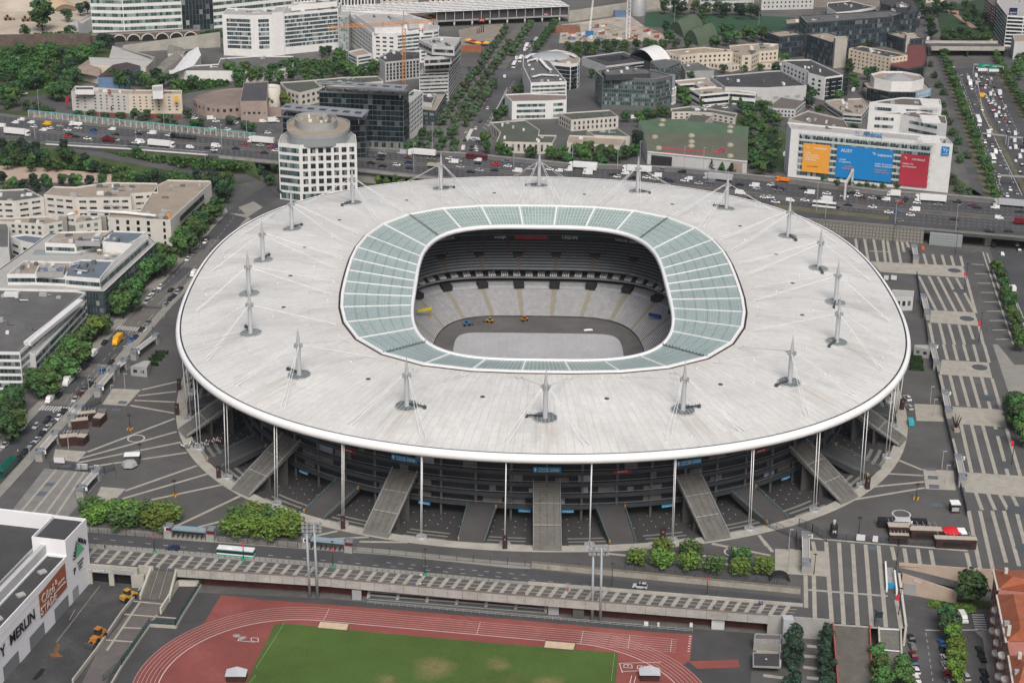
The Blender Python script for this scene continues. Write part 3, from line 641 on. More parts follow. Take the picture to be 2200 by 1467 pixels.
tag(q.build('lane_bands',PLAT),kind='structure')
# ---- front street and promenade ----
flat('front_pavement',LP('150,1128 640,1164 830,1180 1100,1207 1140,1210 1140,1224 1098,1222 640,1182 150,1140'),.04,SIDE)
flat('front_street',LP('100,1138 193,1146 640,1178 830,1192 1098,1220 1142,1222 1400,1254 1720,1285 1725,1297 1420,1274 1140,1250 1090,1246 640,1203 193,1167 100,1160'),.05,ASPH)
flat('promenade_pavement',LP('150,1163 193,1167 640,1203 1090,1246 1140,1250 1725,1297 1725,1304 1130,1256 640,1213 193,1178 150,1174'),.06,SIDE)
q=MB()
for i in range(58):
 f=i/57; a=G(205+f*1490,1178.5+f*121.5,0); b=G(197+f*1483-18*(1-f),1206+f*117,0); strip(q,a,b,1.3,.02)
tag(q.build('promenade_bands',PLAT),kind='structure')
q=MB()
for i in range(58):
 for k in(.33,.62):
  f=(i+.12)/57; a0=G(205+f*1490,1178.5+f*121.5,0); b0=G(197+f*1483-18*(1-f),1206+f*117,0); f=(i+.85)/57
  a1=G(205+f*1490,1178.5+f*121.5,0); b1=G(197+f*1483-18*(1-f),1206+f*117,0); strip(q,a0.lerp(b0,k),a1.lerp(b1,k),.3,.02)
tag(q.build('promenade_joints',PLAT),kind='structure')
q=MB()
for i in range(30):
 f=i/29; x=200+f*1090; y=1157+f*103
 if i<22 or True:strip(q,G(x,y-.5),G(x+11,y+.5),.18,.07)
for i in range(12):
 f=i/11; strip(q,G(830+f*290,1208+f*26),G(840+f*290,1209+f*26),.18,.07)
tag(q.build('front_street_markings',PAINTW),kind='structure')
# ---- west avenue ----
WL='575,395 490,455 393,562 262,698 112,855 10,960 -120,1100'
WR='600,425 532,466 430,578 350,660 263.5,752 0,1042 -60,1110'
flat('west_avenue',LP(WL)+LP(WR)[::-1],.04,ASPH)
flat('west_pavement',LP('532,466 430,578 350,660 263.5,752 0,1042 -60,1110 -60,1135 15,1052 300,738 372,655 445,580 540,470'),.06,SIDE)
flat('west_tree_pavement',LP('480,440 370,560 235,700 85,860 -20,965 -120,1075 -120,1100 10,960 112,855 262,698 393,562 490,455'),.06,SIDE)
for s in('452,513 475,515 449,538 440,537','420,536 452,538 425,577 387,574','395,597 414,597 352,661 300,655','292,662 345,664 283,728 240,688','186,780 250,784 228,812 160,808','135,845 178,850 160,872 90,868'):flat('cobbled_patch',LP(s),.055,COBB)
q=MB()
for t,s,n in((4,'1010,1325 1235,1345',11),(8,'350,540 625,555',13)):
 a,b=L(t,s); d=(b-a).normalized(); nn=V((-d.y,d.x,0))
 for k in range(n):
  p=a.lerp(b,k/(n-1)); strip(q,p-nn*2.2,p+nn*2.2,.55,.07)
for s in('440,520 300,672','300,690 120,885','515,450 450,535'):
 a,b=LP(s); n=int((b-a).length/6)
 for k in range(n):strip(q,a.lerp(b,k/n),a.lerp(b,(k+.5)/n),.14,.07)
for s in('420,572 340,655','330,675 270,742','250,760 20,1012'):
 a,b=LP(s); strip(q,a,b,.14,.07)
tag(q.build('west_avenue_markings',PAINTW),kind='structure')
flat('junction',LP('520,395 560,385 600,345 560,340 500,372 470,440 490,455 532,466 600,425'),.035,ASPH2)
flat('side_pavement',L(4,'1950,350 2090,360 2030,300 2160,250 2240,300 2100,390'),.045,SIDE)
# ---- motorway on its embankment ----
MZ=7.0
FARE=[(-200,219),(0,242),(63,250),(302,275),(550,300),(790,319),(1004,331),(1226,353),(1453,361),(1700,386),(1902,412),(2038,420),(2200,434),(2450,458)]
NEAR=[(-200,289),(0,305),(98,312),(277,322),(446,335),(550,345),(789,368),(1100,402),(1400,432),(1751,474),(1988,494),(2200,512),(2450,533)]
def itp(T,x):
 for(a,b),(c,d)in zip(T,T[1:]):
  if x<=c:return b+(d-b)*(x-a)/(c-a)
 return T[-1][1]
def MW(x,v,z=MZ):return G(x,itp(FARE,x)*(1-v)+itp(NEAR,x)*v,z)
XS=list(range(-200,2451,50))
def mstrip(name,v0,v1,dz,mat,xs=XS,kind='structure'):
 q=MB()
 for a,b in zip(xs,xs[1:]):q.quad(MW(a,v0)+V((0,0,dz)),MW(a,v1)+V((0,0,dz)),MW(b,v1)+V((0,0,dz)),MW(b,v0)+V((0,0,dz)))
 return tag(q.build(name,mat),kind=kind)
q=MB()
for a,b in zip(XS,XS[1:]):
 q.quad(MW(a,0),MW(a,1),MW(b,1),MW(b,0))
 for v in(0,1):
  p0,p1=MW(a,v),MW(b,v); d=V((0,0,-1.6)); q.quad(p0,p1,p1+d,p0+d)
 q.quad(*(MW(x,v)-V((0,0,1.6))for x,v in((a,0),(b,0),(b,1),(a,1))))
tag(q.build('motorway',ASPH),kind='structure')
mstrip('median_strip',.47,.535,.03,M('dusty_median',(.115,.1,.085),.95,.25,.1,fine=1))
mstrip('hard_shoulder',.02,.1,.03,M('pale_shoulder',(.125,.12,.112),.95,.15,.1,fine=1))
mstrip('hard_shoulder',.92,.985,.03,MC['pale_shoulder'],[x for x in XS if x<1700])
mstrip('slip_verge',.69,.80,.03,DRYG,list(range(1660,1911,25)))
q=MB()
for v in(.2,.29,.38,.62,.71,.8):
 for x in range(-190,2440,12):
  if v>.65 and 1650<x<1920:continue
  strip(q,MW(x,v),MW(x+5,v),.2,MZ+.05)
for v in(.455,.55,.11,.9):
 for x in range(-190,2440,30):
  if v==.9 and x>1690:continue
  a,b=MW(x,v),MW(x+30,v); strip(q,a,b,.22,MZ+.05)
tag(q.build('motorway_markings',PAINTW),kind='structure')
def mwall(name,label,x0,x1,v,z0,z1,mat,th=.5,st=25,cat='wall'):
 q=MB(); xs=[x0+(x1-x0)*i/max(1,int(abs(x1-x0)/st))for i in range(max(1,int(abs(x1-x0)/st))+1)]
 for a,b in zip(xs,xs[1:]):
  p,r_=MW(a,v),MW(b,v); p.z=r_.z=z0; q.bar(p,r_,th,z1-z0)
 o=tag(q.build(name,mat,loc=MW(x0,v)),label,cat); return o
def hexmat():
 mt,n,l,b=nodes('hexagon_wall'); tc=n.new('ShaderNodeTexCoord').outputs['Object']
 mp_=n.new('ShaderNodeMapping'); l.new(tc,mp_.inputs[0]); mp_.inputs['Scale'].default_value=(.62,.0,.62)
 vo=n.new('ShaderNodeTexVoronoi'); vo.feature='DISTANCE_TO_EDGE'; vo.inputs['Scale'].default_value=1; vo.inputs['Randomness'].default_value=.18; l.new(mp_.outputs[0],vo.inputs['Vector'])
 c=mixc(n,l,rng(n,l,vo.outputs['Distance'],.05,.16,1,0),(.235,.225,.2),(.09,.088,.08)); l.new(c,b.inputs['Base Color']); b.inputs['Roughness'].default_value=.9; return mt
mwall('retaining_wall','long retaining wall of hexagonal concrete panels below the motorway',1560,1986,1.0,-.5,MZ-.2,hexmat(),.8)
mwall('retaining_wall','plain concrete motorway wall behind the trees left of the stadium',1075,1560,.985,-.5,MZ-1.6,GCONC,.8)
mwall('retaining_wall','mossy embankment wall under the motorway left of the underpass',-190,536,.97,-.5,MZ-1.6,GCONC,.8)
mwall('retaining_wall','concrete abutment between the underpass and the white gridded office',606,812,.96,-.5,MZ-1.6,GCONC,.8)
pp=mwall('motorway_parapet','weathered concrete parapet along the near edge of the motorway bridge',1740,2440,.995,MZ-1.3,MZ+1.0,M('weathered_parapet',(.2,.195,.18),.9,.25,.5,fine=3,stain=((.08,.078,.07),.5,.5)),.4)
mwall('motorway_parapet','low concrete parapet behind the roof on the near side of the motorway',470,1740,1.0,MZ-.8,MZ+.8,GCONC,.35)
mwall('motorway_parapet','low concrete parapet on the far side of the motorway',560,2440,.0,MZ-1,MZ+.8,GCONC,.35)
for x in(2126,2300):
 p=MW(x,.9); q=MB(); q.bar((p.x,p.y,0),(p.x,p.y+3.5,0),3.2,MZ-1.6); tag(q.build('bridge_pier',CONC,loc=(p.x,p.y,0)),'pale concrete pier under the motorway bridge beside the white car' if x==2126 else 'concrete pier under the motorway bridge at the right edge','pier')
for i,x in enumerate((830,866,905,960,1020)):
 p=MW(x,.95); box_thing('bridge_pier','concrete pier under the motorway behind the bushes by the stadium, %s from left'%nth(i),'pier',p,2,2,MZ-1.6,0,GCONC)
q=MB(); a,b=L(7,'1375,620 1650,645'); r_=tag(empty('pump_house',a),'grey glazed grid wall under the motorway bridge by the esplanade','building')
q.bar((a.x,a.y+1,0),(b.x,b.y+1,0),.5,6.4); q.build('wall',GL('bridge_glazing',(.06,.08,.09),1.5,1.5,(.3,.33,.34),.1,.2),r_)
q=MB()
for k in range(12):
 p=a.lerp(b,k/11); q.box(p.x,p.y+.6,0,.15,.2,6)
for z in(1.2,2.6,4.0,5.4):q.bar((a.x,a.y+.55,z),(b.x,b.y+.55,z),.15,.12)
q.build('frame',STEEL,r_)
# ---- A1 and the roads beside it ----
flat('trunk_road',LP('2032,150 2130,142 2200,262 2330,470 2330,640 2260,640 2128,540 2148,425 2053,156'),.03,ASPH)
flat('trunk_road_south',LP('2128,540 2124,535 2260,520 2400,700 2400,900 2290,900 2200,735 2165,640'),.035,ASPH)
flat('side_avenue',LP('1962,0 1984,0 1992,60 2020,130 2116,420 2125,450 2080,450 2090,420 2010,130 1975,55'),.03,ASPH2)
flat('east_side_street',LP('2127,95 2150,92 2200,165 2260,260 2230,265 2175,170'),.03,ASPH2)
flat('trunk_verge',LP('2020,130 2053,156 2148,425 2116,420'),.025,DRYG); flat('trunk_verge',LP('2130,142 2150,130 2240,300 2200,265'),.025,DRYG)
flat('trunk_median',LP('2098,200 2103,200 2122,245 2200,395 2260,500 2245,505 2190,395 2115,250'),.05,DRYG)
q=MB()
for s in('2062,162 2160,425','2078,158 2180,400','2090,158 2098,200','2119,150 2200,310','2108,155 2200,345'):
 a,b=LP(s); n=max(2,int((b-a).length/9))
 for k in range(n):strip(q,a.lerp(b,k/n),a.lerp(b,(k+.45)/n),.25,.06)
a,b=LP('2053,158 2148,425')
for k in range(60):strip(q,a.lerp(b,k/60)+V((1.2,0,0)),a.lerp(b,(k+.5)/60)+V((1.2,0,0)),.5,.06)
for s in('2098,160 2112,245','2112,245 2196,420','2165,600 2230,760','2150,560 2200,700'):strip(q,*LP(s),.3,.06)
tag(q.build('trunk_road_markings',PAINTW),kind='structure')
r_=tag(empty('tunnel_portal',G(2080,122)),'concrete tunnel portal over the trunk road with a street along its top','bridge'); a,b=G(2022,122,0),G(2132,122,0)
q=MB(); q.bar((a.x-8,a.y+9,5.2),(b.x+8,b.y+9,5.2),20,1.2); q.bar((a.x-8,a.y-1.0,4.6),(b.x+8,b.y-1,4.6),.6,3.0); q.bar((a.x-8,a.y+19,5.2),(b.x+8,b.y+19,5.2),.6,2.4); q.build('deck',CONC,r_)
q=MB(); q.bar((a.x-8,a.y+9,6.41),(b.x+8,b.y+9,6.41),12,.05); q.build('roadway',ASPH2,r_)
q=MB(); m_=(a+b)/2; q.bar((m_.x,m_.y-1,0),(m_.x,m_.y+25,0),1.2,5.2); q.bar((a.x-9,a.y+30,0),(b.x+9,b.y+30,0),1,5.2); q.bar((a.x-9,a.y,0),(a.x-9,a.y+30,0),2,5.2); q.bar((b.x+9,b.y,0),(b.x+9,b.y+30,0),2,5.2); q.build('tunnel_wall',M('tunnel_dark',(.03,.03,.032),.9,.2),r_)
flat('park',LP('2010,20 2100,0 2140,0 2150,60 2120,98 2026,98'),.03,LAWN); flat('park_path',LP('2036,22 2060,24 2060,32 2036,30'),.05,M('reddish_path',(.3,.2,.15),.9,.15)); flat('park_path',LP('2042,28 2052,28 2100,60 2088,62'),.05,M('reddish_path',(.3,.2,.15),.9,.15))
# ---- central avenue ----
flat('avenue',LP('1153,50 1128,88 1105,120 1079,161 1014,272 991,328 985,345 1035,345 1030,330 1049,267 1100,189 1120,152 1138,106 1173,48'),.04,ASPH2)
flat('avenue_walk',LP('1120,50 1153,50 1128,88 1079,161 1014,272 985,340 920,345 900,300 960,200 1040,120'),.03,M('avenue_walk',(.13,.125,.115),.95,.2,.1))
flat('crossroad',L(1,'1750,560 2181,600 2181,680 2080,680 1740,640'),.045,ASPH2)
q=MB()
for s in('1105,175 1035,280','1120,150 1150,90','1090,195 1018,320'):
 a,b=LP(s); n=int((b-a).length/8)
 for k in range(n):strip(q,a.lerp(b,k/n),a.lerp(b,(k+.5)/n),.3,.06)
strip(q,*L(1,'1980,1080 2140,750'),.4,.06); strip(q,*L(1,'1840,1100 1790,1200'),2.2,.06)
a,b=L(1,'1800,1185 1905,1195')
for k in range(9):
 p=a.lerp(b,k/8); strip(q,p,p+V((0,6,0)),.8,.06)
tag(q.build('avenue_markings',PAINTW),kind='structure')
flat('station_square',LP('985,65 1085,45 1090,60 1060,95 990,100'),.04,M('square_paving',(.24,.21,.175),.9,.15,.1,fine=1))
# ---- greens, sand and yards north-west ----
flat('motorway_verge',LP('-150,300 0,310 98,318 446,342 560,352 560,390 500,385 300,392 0,388 -150,385'),.02,GRAS)
flat('waste_ground',LP('-200,95 190,95 260,110 330,150 180,180 60,250 -200,230'),.02,GRAS); flat('waste_ground_dry',LP('95,128 130,130 100,175 50,195 70,170'),.04,DRYG)
flat('quarry_yard',LP('-200,-30 200,-20 195,65 150,72 0,82 -200,95'),.03,SAND); flat('sand_lot',LP('-200,355 60,357 240,375 260,392 -200,395'),.04,M('pinkish_sand',(.4,.31,.25),.95,.1,.1))
RU=[G(*p)for p in((60,302,6.6),(100,306,6.5),(160,316,6),(320,345,3.4),(520,372,.4),(560,388,.1))]; RD=[G(*p)for p in((60,312,6.6),(105,317,6.5),(155,326,6),(310,357,3.4),(440,378,.9),(520,392,.1))]
def ribbon(name,A,B,mat):
 q=MB()
 for i in range(len(A)-1):q.quad(A[i],B[i],B[i+1],A[i+1])
 return tag(q.build(name,mat),kind='structure')
ribbon('ramp_road',RU,RD,ASPH2); ribbon('motorway_bank',[MW(x,.985,MZ-.15)for x in(62,105,160,330,520,545)],[p+V((0,0,.02))for p in RU],GRAS); ribbon('motorway_bank',RD,[G(*p)for p in((58,352,0),(100,354,0),(150,358,0),(305,378,0),(435,392,0),(520,398,0))],GRAS); ribbon('motorway_bank',[MW(x,.985,MZ-.15)for x in(-200,-60,62)],[G(*p)for p in((-200,335,0),(-60,345,0),(58,352,0))],GRAS)
q=MB()
for s in('160,318 320,347','320,347 520,374','155,325 310,356','310,356 440,377'):strip(q,*LP(s),.3,.07)
tag(q.build('ramp_road_markings',PAINTW),kind='structure')
flat('service_street',LP('0,212 100,206 150,215 150,240 60,240 0,235'),.03,ASPH2)
flat('vine_bank',L(0,'1440,640 1910,640 1950,740 1560,800'),.03,LAWN)
flat('sports_field',L(2,'1130,120 1180,105 2181,140 2400,150 2400,290 1750,290 1130,225'),.03,M('artificial_turf',(.03,.075,.04),.9,.15,.05))
flat('building_site',L(2,'420,210 600,190 1000,130 1130,230 1330,300 1330,360 800,350 400,370'),.03,M('site_mud',(.36,.32,.27),.95,.3,.08,fine=.6,stain=((.17,.09,.06),.06,.56)))
flat('north_railway',LP('1180,30 1420,0 1900,0 1900,15 1440,20 1230,48'),.03,M('railway_ballast',(.2,.17,.14),.95,.2,.1))
flat('car_park',L(1,'0,1020 220,1010 220,1140 -60,1140 -600,1060 -600,960 -400,900'),.03,ASPH2); flat('car_park',L(2,'1480,890 1950,880 1950,930 1480,925'),.03,ASPH2)
flat('bank_right',L(7,'1560,40 1620,60 1830,200 1600,190'),.03,GRAS); flat('bank_right',LP('1690,340 1700,290 1560,240 1600,300 1610,360 1680,372'),.025,GRAS)
flat('block_yards',LP('1095,345 1080,270 1230,100 1440,125 1700,130 1860,170 1690,370 1500,362 1230,352'),.015,M('yard_asphalt',(.085,.085,.083),.95,.2,.04,fine=.7))
flat('hedge_strip',LP('780,372 900,376 1060,395 1060,420 780,420'),.03,GRAS)
# ---------- helpers for buildings, trees, vehicles ----------
WM={}
def win_mesh(w,h,mat,name):
 k=(round(w,2),round(h,2),mat.name,name)
 if k not in WM:
  q=MB(); y=-.08
  q.add([(0,y,0),(w,y,0),(w,y,h),(0,y,h)],[(0,1,2,3)],0,[((0,0),(w,0),(w,h),(0,h))])
  q.add([(0,0,0),(0,y,0),(0,y,h),(0,0,h)],[(0,1,2,3)]); q.add([(w,y,0),(w,0,0),(w,0,h),(w,y,h)],[(0,1,2,3)])
  q.add([(0,y,h),(w,y,h),(w,0,h),(0,0,h)],[(0,1,2,3)])
  o=q.build(name,mat,link=False); WM[k]=o.data; bpy.data.objects.remove(o)
 return WM[k]
class Bld:
 def __init__(s,name,label,cat,at,group=None):
  s.r=tag(empty(name,(at[0],at[1],at[2]if len(at)>2 else 0)),label,cat,group); s.w=[]
 def put(s,mb,name,mat):return mb.build(name,mat,s.r)
 def block(s,pts,h,z0=0,wall=None,roof=None,par=.7,win=(),units=0,t=.35,trim=None,seed=1,name='wall',hole=None):
  """upright walls over the outline pts (world x, y), parapet, flat roof, rows of windows, roof plant"""
  P=ccw([(p[0],p[1])for p in pts]); n=len(P); q=MB(); I=inset(P,t)
  q.prism(P,z0,h,top=False)
  for i in range(n):
   j=(i+1)%n
   q.add([(*P[i],h),(*P[j],h),(*I[j],h),(*I[i],h)],[(0,1,2,3)],1 if trim else 0)
   q.add([(*I[i],h),(*I[j],h),(*I[j],h-par-.1),(*I[i],h-par-.1)],[(0,1,2,3)])
  s.put(q,name,[wall,trim]if trim else wall)
  q=MB(); hl=[ccw([(p[0],p[1])for p in hole])[::-1]]if hole else[]
  q.cap(I,h-par,0,hl); s.put(q,'roof',roof or wall)
  if hole:
   q=MB(); H_=hl[0]; q.prism(H_,h-par-9,h-par+.4,top=False); q.cap(H_[::-1],h-par-9); s.put(q,'courtyard',DARKC); s.windows(H_[::-1],0,h,'a','b',2,.6,h-9,h-par,.5,GTEAL)if False else None
  for sp in win:s.windows(P,z0,h,*sp)
  if units:
   rr=random.Random(seed+int(abs(P[0][0])*7)); xs=[p[0]for p in P]; ys=[p[1]for p in P]; k=0; tr=0
   while k<units and tr<200:
    tr+=1; x,y=rr.uniform(min(xs),max(xs)),rr.uniform(min(ys),max(ys))
    if not inside((x,y),inset(P,2.2)):continue
    k+=1; q=MB(); a=math.atan2(P[1][1]-P[0][1],P[1][0]-P[0][0]); sx,sy,sz=rr.uniform(1,3.6),rr.uniform(.9,2),rr.uniform(.5,1.6)
    q.box(x,y,h-par,sx,sy,sz,a); q.box(x,y,h-par+sz,sx*.7,sy*.7,.2,a)
    if rr.random()<.5:q.tube([(x,y,h-par+.4),(x+cos(a)*rr.uniform(2,5),y+sin(a)*3,h-par+.4)],.22,6)
    s.put(q,'rooftop_unit',rr.choice((M('plant_grey',(.34,.35,.35),.6,.12),M('plant_white',(.62,.62,.6),.6,.08),M('plant_dark',(.12,.125,.13),.6,.15))))
  return P
 def windows(s,P,z0,h,side,typ,*a):
  n=len(P)
  for i in range(n):
   p,q_=V(P[i]),V(P[(i+1)%n]); d=q_-p; Ln=d.length
   if Ln<3:continue
   d=d/Ln; nrm=V((d.y,-d.x)); m_=(p+q_)/2; toc=V((CAM.x-m_.x,CAM.y-m_.y)).normalized()
   if nrm.dot(toc)<-.05:continue
   sx=nrm.dot(V((RX.x,RX.y)))
   if isinstance(side,tuple)and not side[0]<PX((m_.x,m_.y,h))[0]<side[1]:continue
   if side=='l' and sx>-.35:continue
   if side=='r' and sx<.35:continue
   if side=='f' and abs(sx)>.75:continue
   if side=='n' and sx<-.12:continue
   if side=='m' and sx>-.12:continue
   if isinstance(side,int)and side!=i:continue
   ang=math.atan2(d.y,d.x)
   if typ=='b':
    nf,fr,zlo,zhi,mar,mat=a; mar=min(mar,Ln*.2); fh=(zhi-zlo)/nf
    for k in range(nf):
     s.w.append((p+d*mar,ang,zlo+fh*(k+.5-fr/2),Ln-2*mar,fh*fr,mat,'window_band'))
   else:
    nc,nr,wf,hf,zlo,zhi,mar,mat=a; mar=min(mar,Ln*.2)
    if isinstance(nc,float):nc=max(1,round((Ln-2*mar)/nc))
    fh=(zhi-zlo)/nr; cw=(Ln-2*mar)/nc
    for k in range(nr):
     for c in range(nc):
      s.w.append((p+d*(mar+cw*(c+.5-wf/2)),ang,zlo+fh*(k+.5-hf/2),cw*wf,fh*hf,mat,'window'))
 def box(s,name,p,z0,sx,sy,sz,rot,mat):
  q=MB(); q.box(p[0],p[1],z0,sx,sy,sz,rot); return s.put(q,name,mat)
 def done(s):
  L0=s.r.matrix_basis.translation; w=sorted(s.w,key=lambda e:-e[3]*e[4]); rest=w[98:]
  for(p,ang,z,ww,hh,mat,nm)in w[:98]:
   o=bpy.data.objects.new(nm,win_mesh(ww,hh,mat,nm)); COL.objects.link(o); o.parent=s.r
   o.location=(p.x-L0.x,p.y-L0.y,z-L0.z); o.rotation_euler=(0,0,ang)
  by={}
  for e in rest:by.setdefault(e[5].name,[]).append(e)
  for es in by.values():
   q=MB()
   for(p,ang,z,ww,hh,mat,nm)in es:
    c,sn=cos(ang),sin(ang); o=V((sn,-c))*.08; a=p+o; b=a+V((c,sn))*ww
    q.quad((a.x,a.y,z),(b.x,b.y,z),(b.x,b.y,z+hh),(a.x,a.y,z+hh),0,((0,0),(ww,0),(ww,hh),(0,hh)))
   tag(s.put(q,'window',es[0][5]),kind='stuff')
  return s.r
def inside(p,P):
 r=False; n=len(P)
 for i in range(n):
  a,b=P[i],P[i-1]
  if(a[1]>p[1])!=(b[1]>p[1])and p[0]<(b[0]-a[0])*(p[1]-a[1])/(b[1]-a[1])+a[0]:r=not r
 return r
def cen(pts):return(sum(p[0]for p in pts)/len(pts),sum(p[1]for p in pts)/len(pts),0)
WHT=M('white_cladding',(.66,.66,.645),.6,.06,.3,fine=2)
CREAM=M('cream_render',(.52,.495,.44),.85,.08,.2,fine=1.5,stain=((.33,.31,.28),.1,.62))
BEIGE=M('beige_render',(.56,.50,.40),.85,.08,.2)
GREYW=M('grey_cladding',(.31,.315,.31),.7,.1,.2)
LGREY=M('light_grey_cladding',(.47,.475,.47),.7,.08,.2,fine=1.5)
DARKC=M('charcoal_cladding',(.05,.054,.06),.5,.2,.3)
PINK=M('pinkish_stone',(.31,.25,.215),.9,.1,.2,fine=1)
RTAN=M('tan_gravel_roof',(.30,.255,.20),.95,.12,.12,fine=1.6,stain=((.17,.155,.14),.08,.55))
RGRY=M('grey_felt_roof',(.115,.115,.112),.95,.15,.1,fine=1.5,stain=((.19,.18,.165),.08,.58))
RDRK=M('dark_felt_roof',(.058,.058,.06),.95,.15,.12,fine=1.5)
RBLU=M('bluegrey_roof',(.13,.16,.19),.8,.12,.15,fine=1.2)
RGRN=M('greenish_roof',(.082,.094,.075),.95,.15,.12,fine=1.4)
RLGT=M('pale_roof',(.36,.355,.34),.9,.1,.1,fine=1.4,stain=((.2,.195,.185),.1,.56))
GTEAL=GL('teal_office_glass',(.045,.075,.078),1.4,3.3,(.26,.29,.29),.06,.3,(.26,.32,.31))
GBLK=GL('black_office_glass',(.012,.02,.024),2.6,3.4,(.1,.12,.125),.05,.1,(.1,.13,.13),.08)
GGRY=GL('plain_window_glass',(.022,.026,.03),1.1,2,(.2,.2,.2),.06,.22,(.3,.3,.28))
GBLU=GL('bluish_glass',(.045,.07,.08),1.5,3.2,(.36,.38,.38),.07,.25,(.34,.39,.39))
GGRN=GL('greenish_strip_glass',(.06,.1,.09),2.2,3.2,(.35,.38,.37),.06,.35,(.3,.4,.37))
# ---------- trees ----------
def leaf(name,col,tr=.25):
 mt=M(name,col,.75,.45,.35,fine=1.7,obj=(.72,1.3)); return mt
LEAF=[leaf('dark_foliage',(.04,.09,.03)),leaf('mid_foliage',(.062,.125,.034)),leaf('olive_foliage',(.066,.105,.048)),leaf('bright_foliage',(.105,.17,.03)),leaf('grey_green_foliage',(.07,.11,.062)),leaf('deep_conifer',(.02,.044,.024))]
BARK=M('bark',(.07,.055,.042),.95,.2,1)
CR={}
def crown_mesh(shape,seed,mat,nq):
 k=(shape,seed,mat.name,nq)
 if k in CR:return CR[k]
 r=random.Random(seed*31+hash(shape)%1+len(shape)); q=MB()
 lobes=[]
 def lobe(x,y,z,a,b):lobes.append((x,y,z,a,b))
 if shape=='round':
  for i in range(17):
   t=r.random()*2*pi; z=r.uniform(3.2,8.6); w=sqrt_(max(.05,1-((z-5.6)/4.2)**2))*2.5; lobe(cos(t)*w*r.uniform(.5,1),sin(t)*w*r.uniform(.5,1),z,r.uniform(1.2,1.9),r.uniform(.9,1.5))
  lobe(0,0,8,1.7,1.5)
 elif shape=='cone':
  for i in range(16):
   z=2.3+7.2*i/15; w=2.9*(1-(z-2)/9.2); t=r.random()*6.3; lobe(cos(t)*w*.6,sin(t)*w*.6,z,max(.5,w*.72),.9)
 elif shape=='block':
  for i in range(27):
   lobe((i%3-1)*2.5+r.uniform(-.4,.4),(i//3%3-1)*2.5+r.uniform(-.4,.4),(3.6,6.2,8.4)[i//9]+r.uniform(-.3,.3),r.uniform(1.3,1.6),r.uniform(1.2,1.5))
 elif shape=='tall':
  for i in range(16):
   t=r.random()*6.3; z=r.uniform(2.4,9.0); w=2.6*(1-abs(z-5)/6.5); lobe(cos(t)*w*r.random(),sin(t)*w*r.random(),z,r.uniform(.9,1.6),r.uniform(.9,1.5))
 else:
  for i in range(18):
   t=r.random()*6.3; w=r.uniform(.3,3.0); lobe(cos(t)*w,sin(t)*w,r.uniform(1.2,6.5-w),r.uniform(1.2,1.8),r.uniform(1.4,2.4))
 per=max(1,nq//len(lobes))
 for(x,y,z,a,b)in lobes:
  for i in range(per):
   d=V((r.gauss(0,1),r.gauss(0,1),r.gauss(.15,1))).normalized(); k_=r.uniform(.72,1.06)
   c=V((x+d.x*a*k_,y+d.y*a*k_,z+d.z*b*k_)); nrm=(d+V((r.uniform(-.6,.6),r.uniform(-.6,.6),r.uniform(-.2,.7)))).normalized()
   u=nrm.cross(V((r.uniform(-1,1),r.uniform(-1,1),r.uniform(-1,1)))).normalized(); w_=nrm.cross(u); s=r.uniform(.26,.56)
   q.add([c-u*s-w_*s*.6,c+u*s*.2-w_*s*.9,c+u*s+w_*s*.5,c-u*s*.3+w_*s],[(0,1,2,3)])
 o=q.build('crown',mat,link=False); CR[k]=o.data; bpy.data.objects.remove(o); return CR[k]
def sqrt_(x):return math.sqrt(x)
def trunk_mesh(shape):
 k=('trunk',shape)
 if k not in CR:
  q=MB(); q.tube([(0,0,-.3),(.05,0,1.5),(.1,.05,3.5),(0,.1,7)],.28,7,r2=.07)
  if shape in('round','block','tall'):
   for i in range(4):
    t=i*1.6+.4; q.tube([(0,0,2.4+.3*i),(cos(t)*1.3,sin(t)*1.3,4.2+.3*i),(cos(t)*2.2,sin(t)*2.2,5.6+.3*i)],.11,5,r2=.04)
  o=q.build('trunk',BARK,link=False); CR[k]=o.data; bpy.data.objects.remove(o)
 return CR[k]
TREES=[]
NT=[0]
MASS={}
def tree(p,H,W_,shape='round',leafi=0,zone='',word='',name='tree',far=False,z=0,cat='tree',mass=None):
 if mass:MASS.setdefault(mass,[]).append((p[0],p[1],z,H,W_,rnd.uniform(0,6.28),shape,leafi)); return
 name=cat={'bush':'shrub','cone':'conifer','block':'clipped_tree'}.get(shape,name); cat=name.replace('_',' ')
 NT[0]+=1; s=NT[0]%4
 o=empty(name,(p[0],p[1],z),rnd.uniform(0,6.28)); o.scale=(W_/8,W_/8,H/10)
 for nm,me in(('trunk',trunk_mesh(shape)),('crown',crown_mesh(shape,s,LEAF[leafi],620 if far else 1100))):
  c=bpy.data.objects.new(nm,me); COL.objects.link(c); c.parent=o
 o['category']=cat; TREES.append((o,word,zone)); return o
def tree_at(px,py,H,W_,shape='round',leafi=0,zone='',word='',z=0,**k):
 """px, py: the middle of the crown in the photograph"""
 b=G(px,py,z+H*.58); return tree((b.x,b.y),H,W_,shape,leafi,zone,word,z=z,**k)
def row(pa,pb,n,H,W_,shape,leafi,zone,word,jit=.8,z=0,ground=True,**k):
 a,b=(G(*pa,z+(0 if ground else H*.58)),G(*pb,z+(0 if ground else H*.58)))
 for i in range(n):
  p=a.lerp(b,i/max(1,n-1)); tree((p.x+rnd.uniform(-jit,jit),p.y+rnd.uniform(-jit,jit)),H*rnd.uniform(.88,1.12),W_*rnd.uniform(.88,1.12),shape,leafi if isinstance(leafi,int)else rnd.choice(leafi),zone,word,z=z,**k)
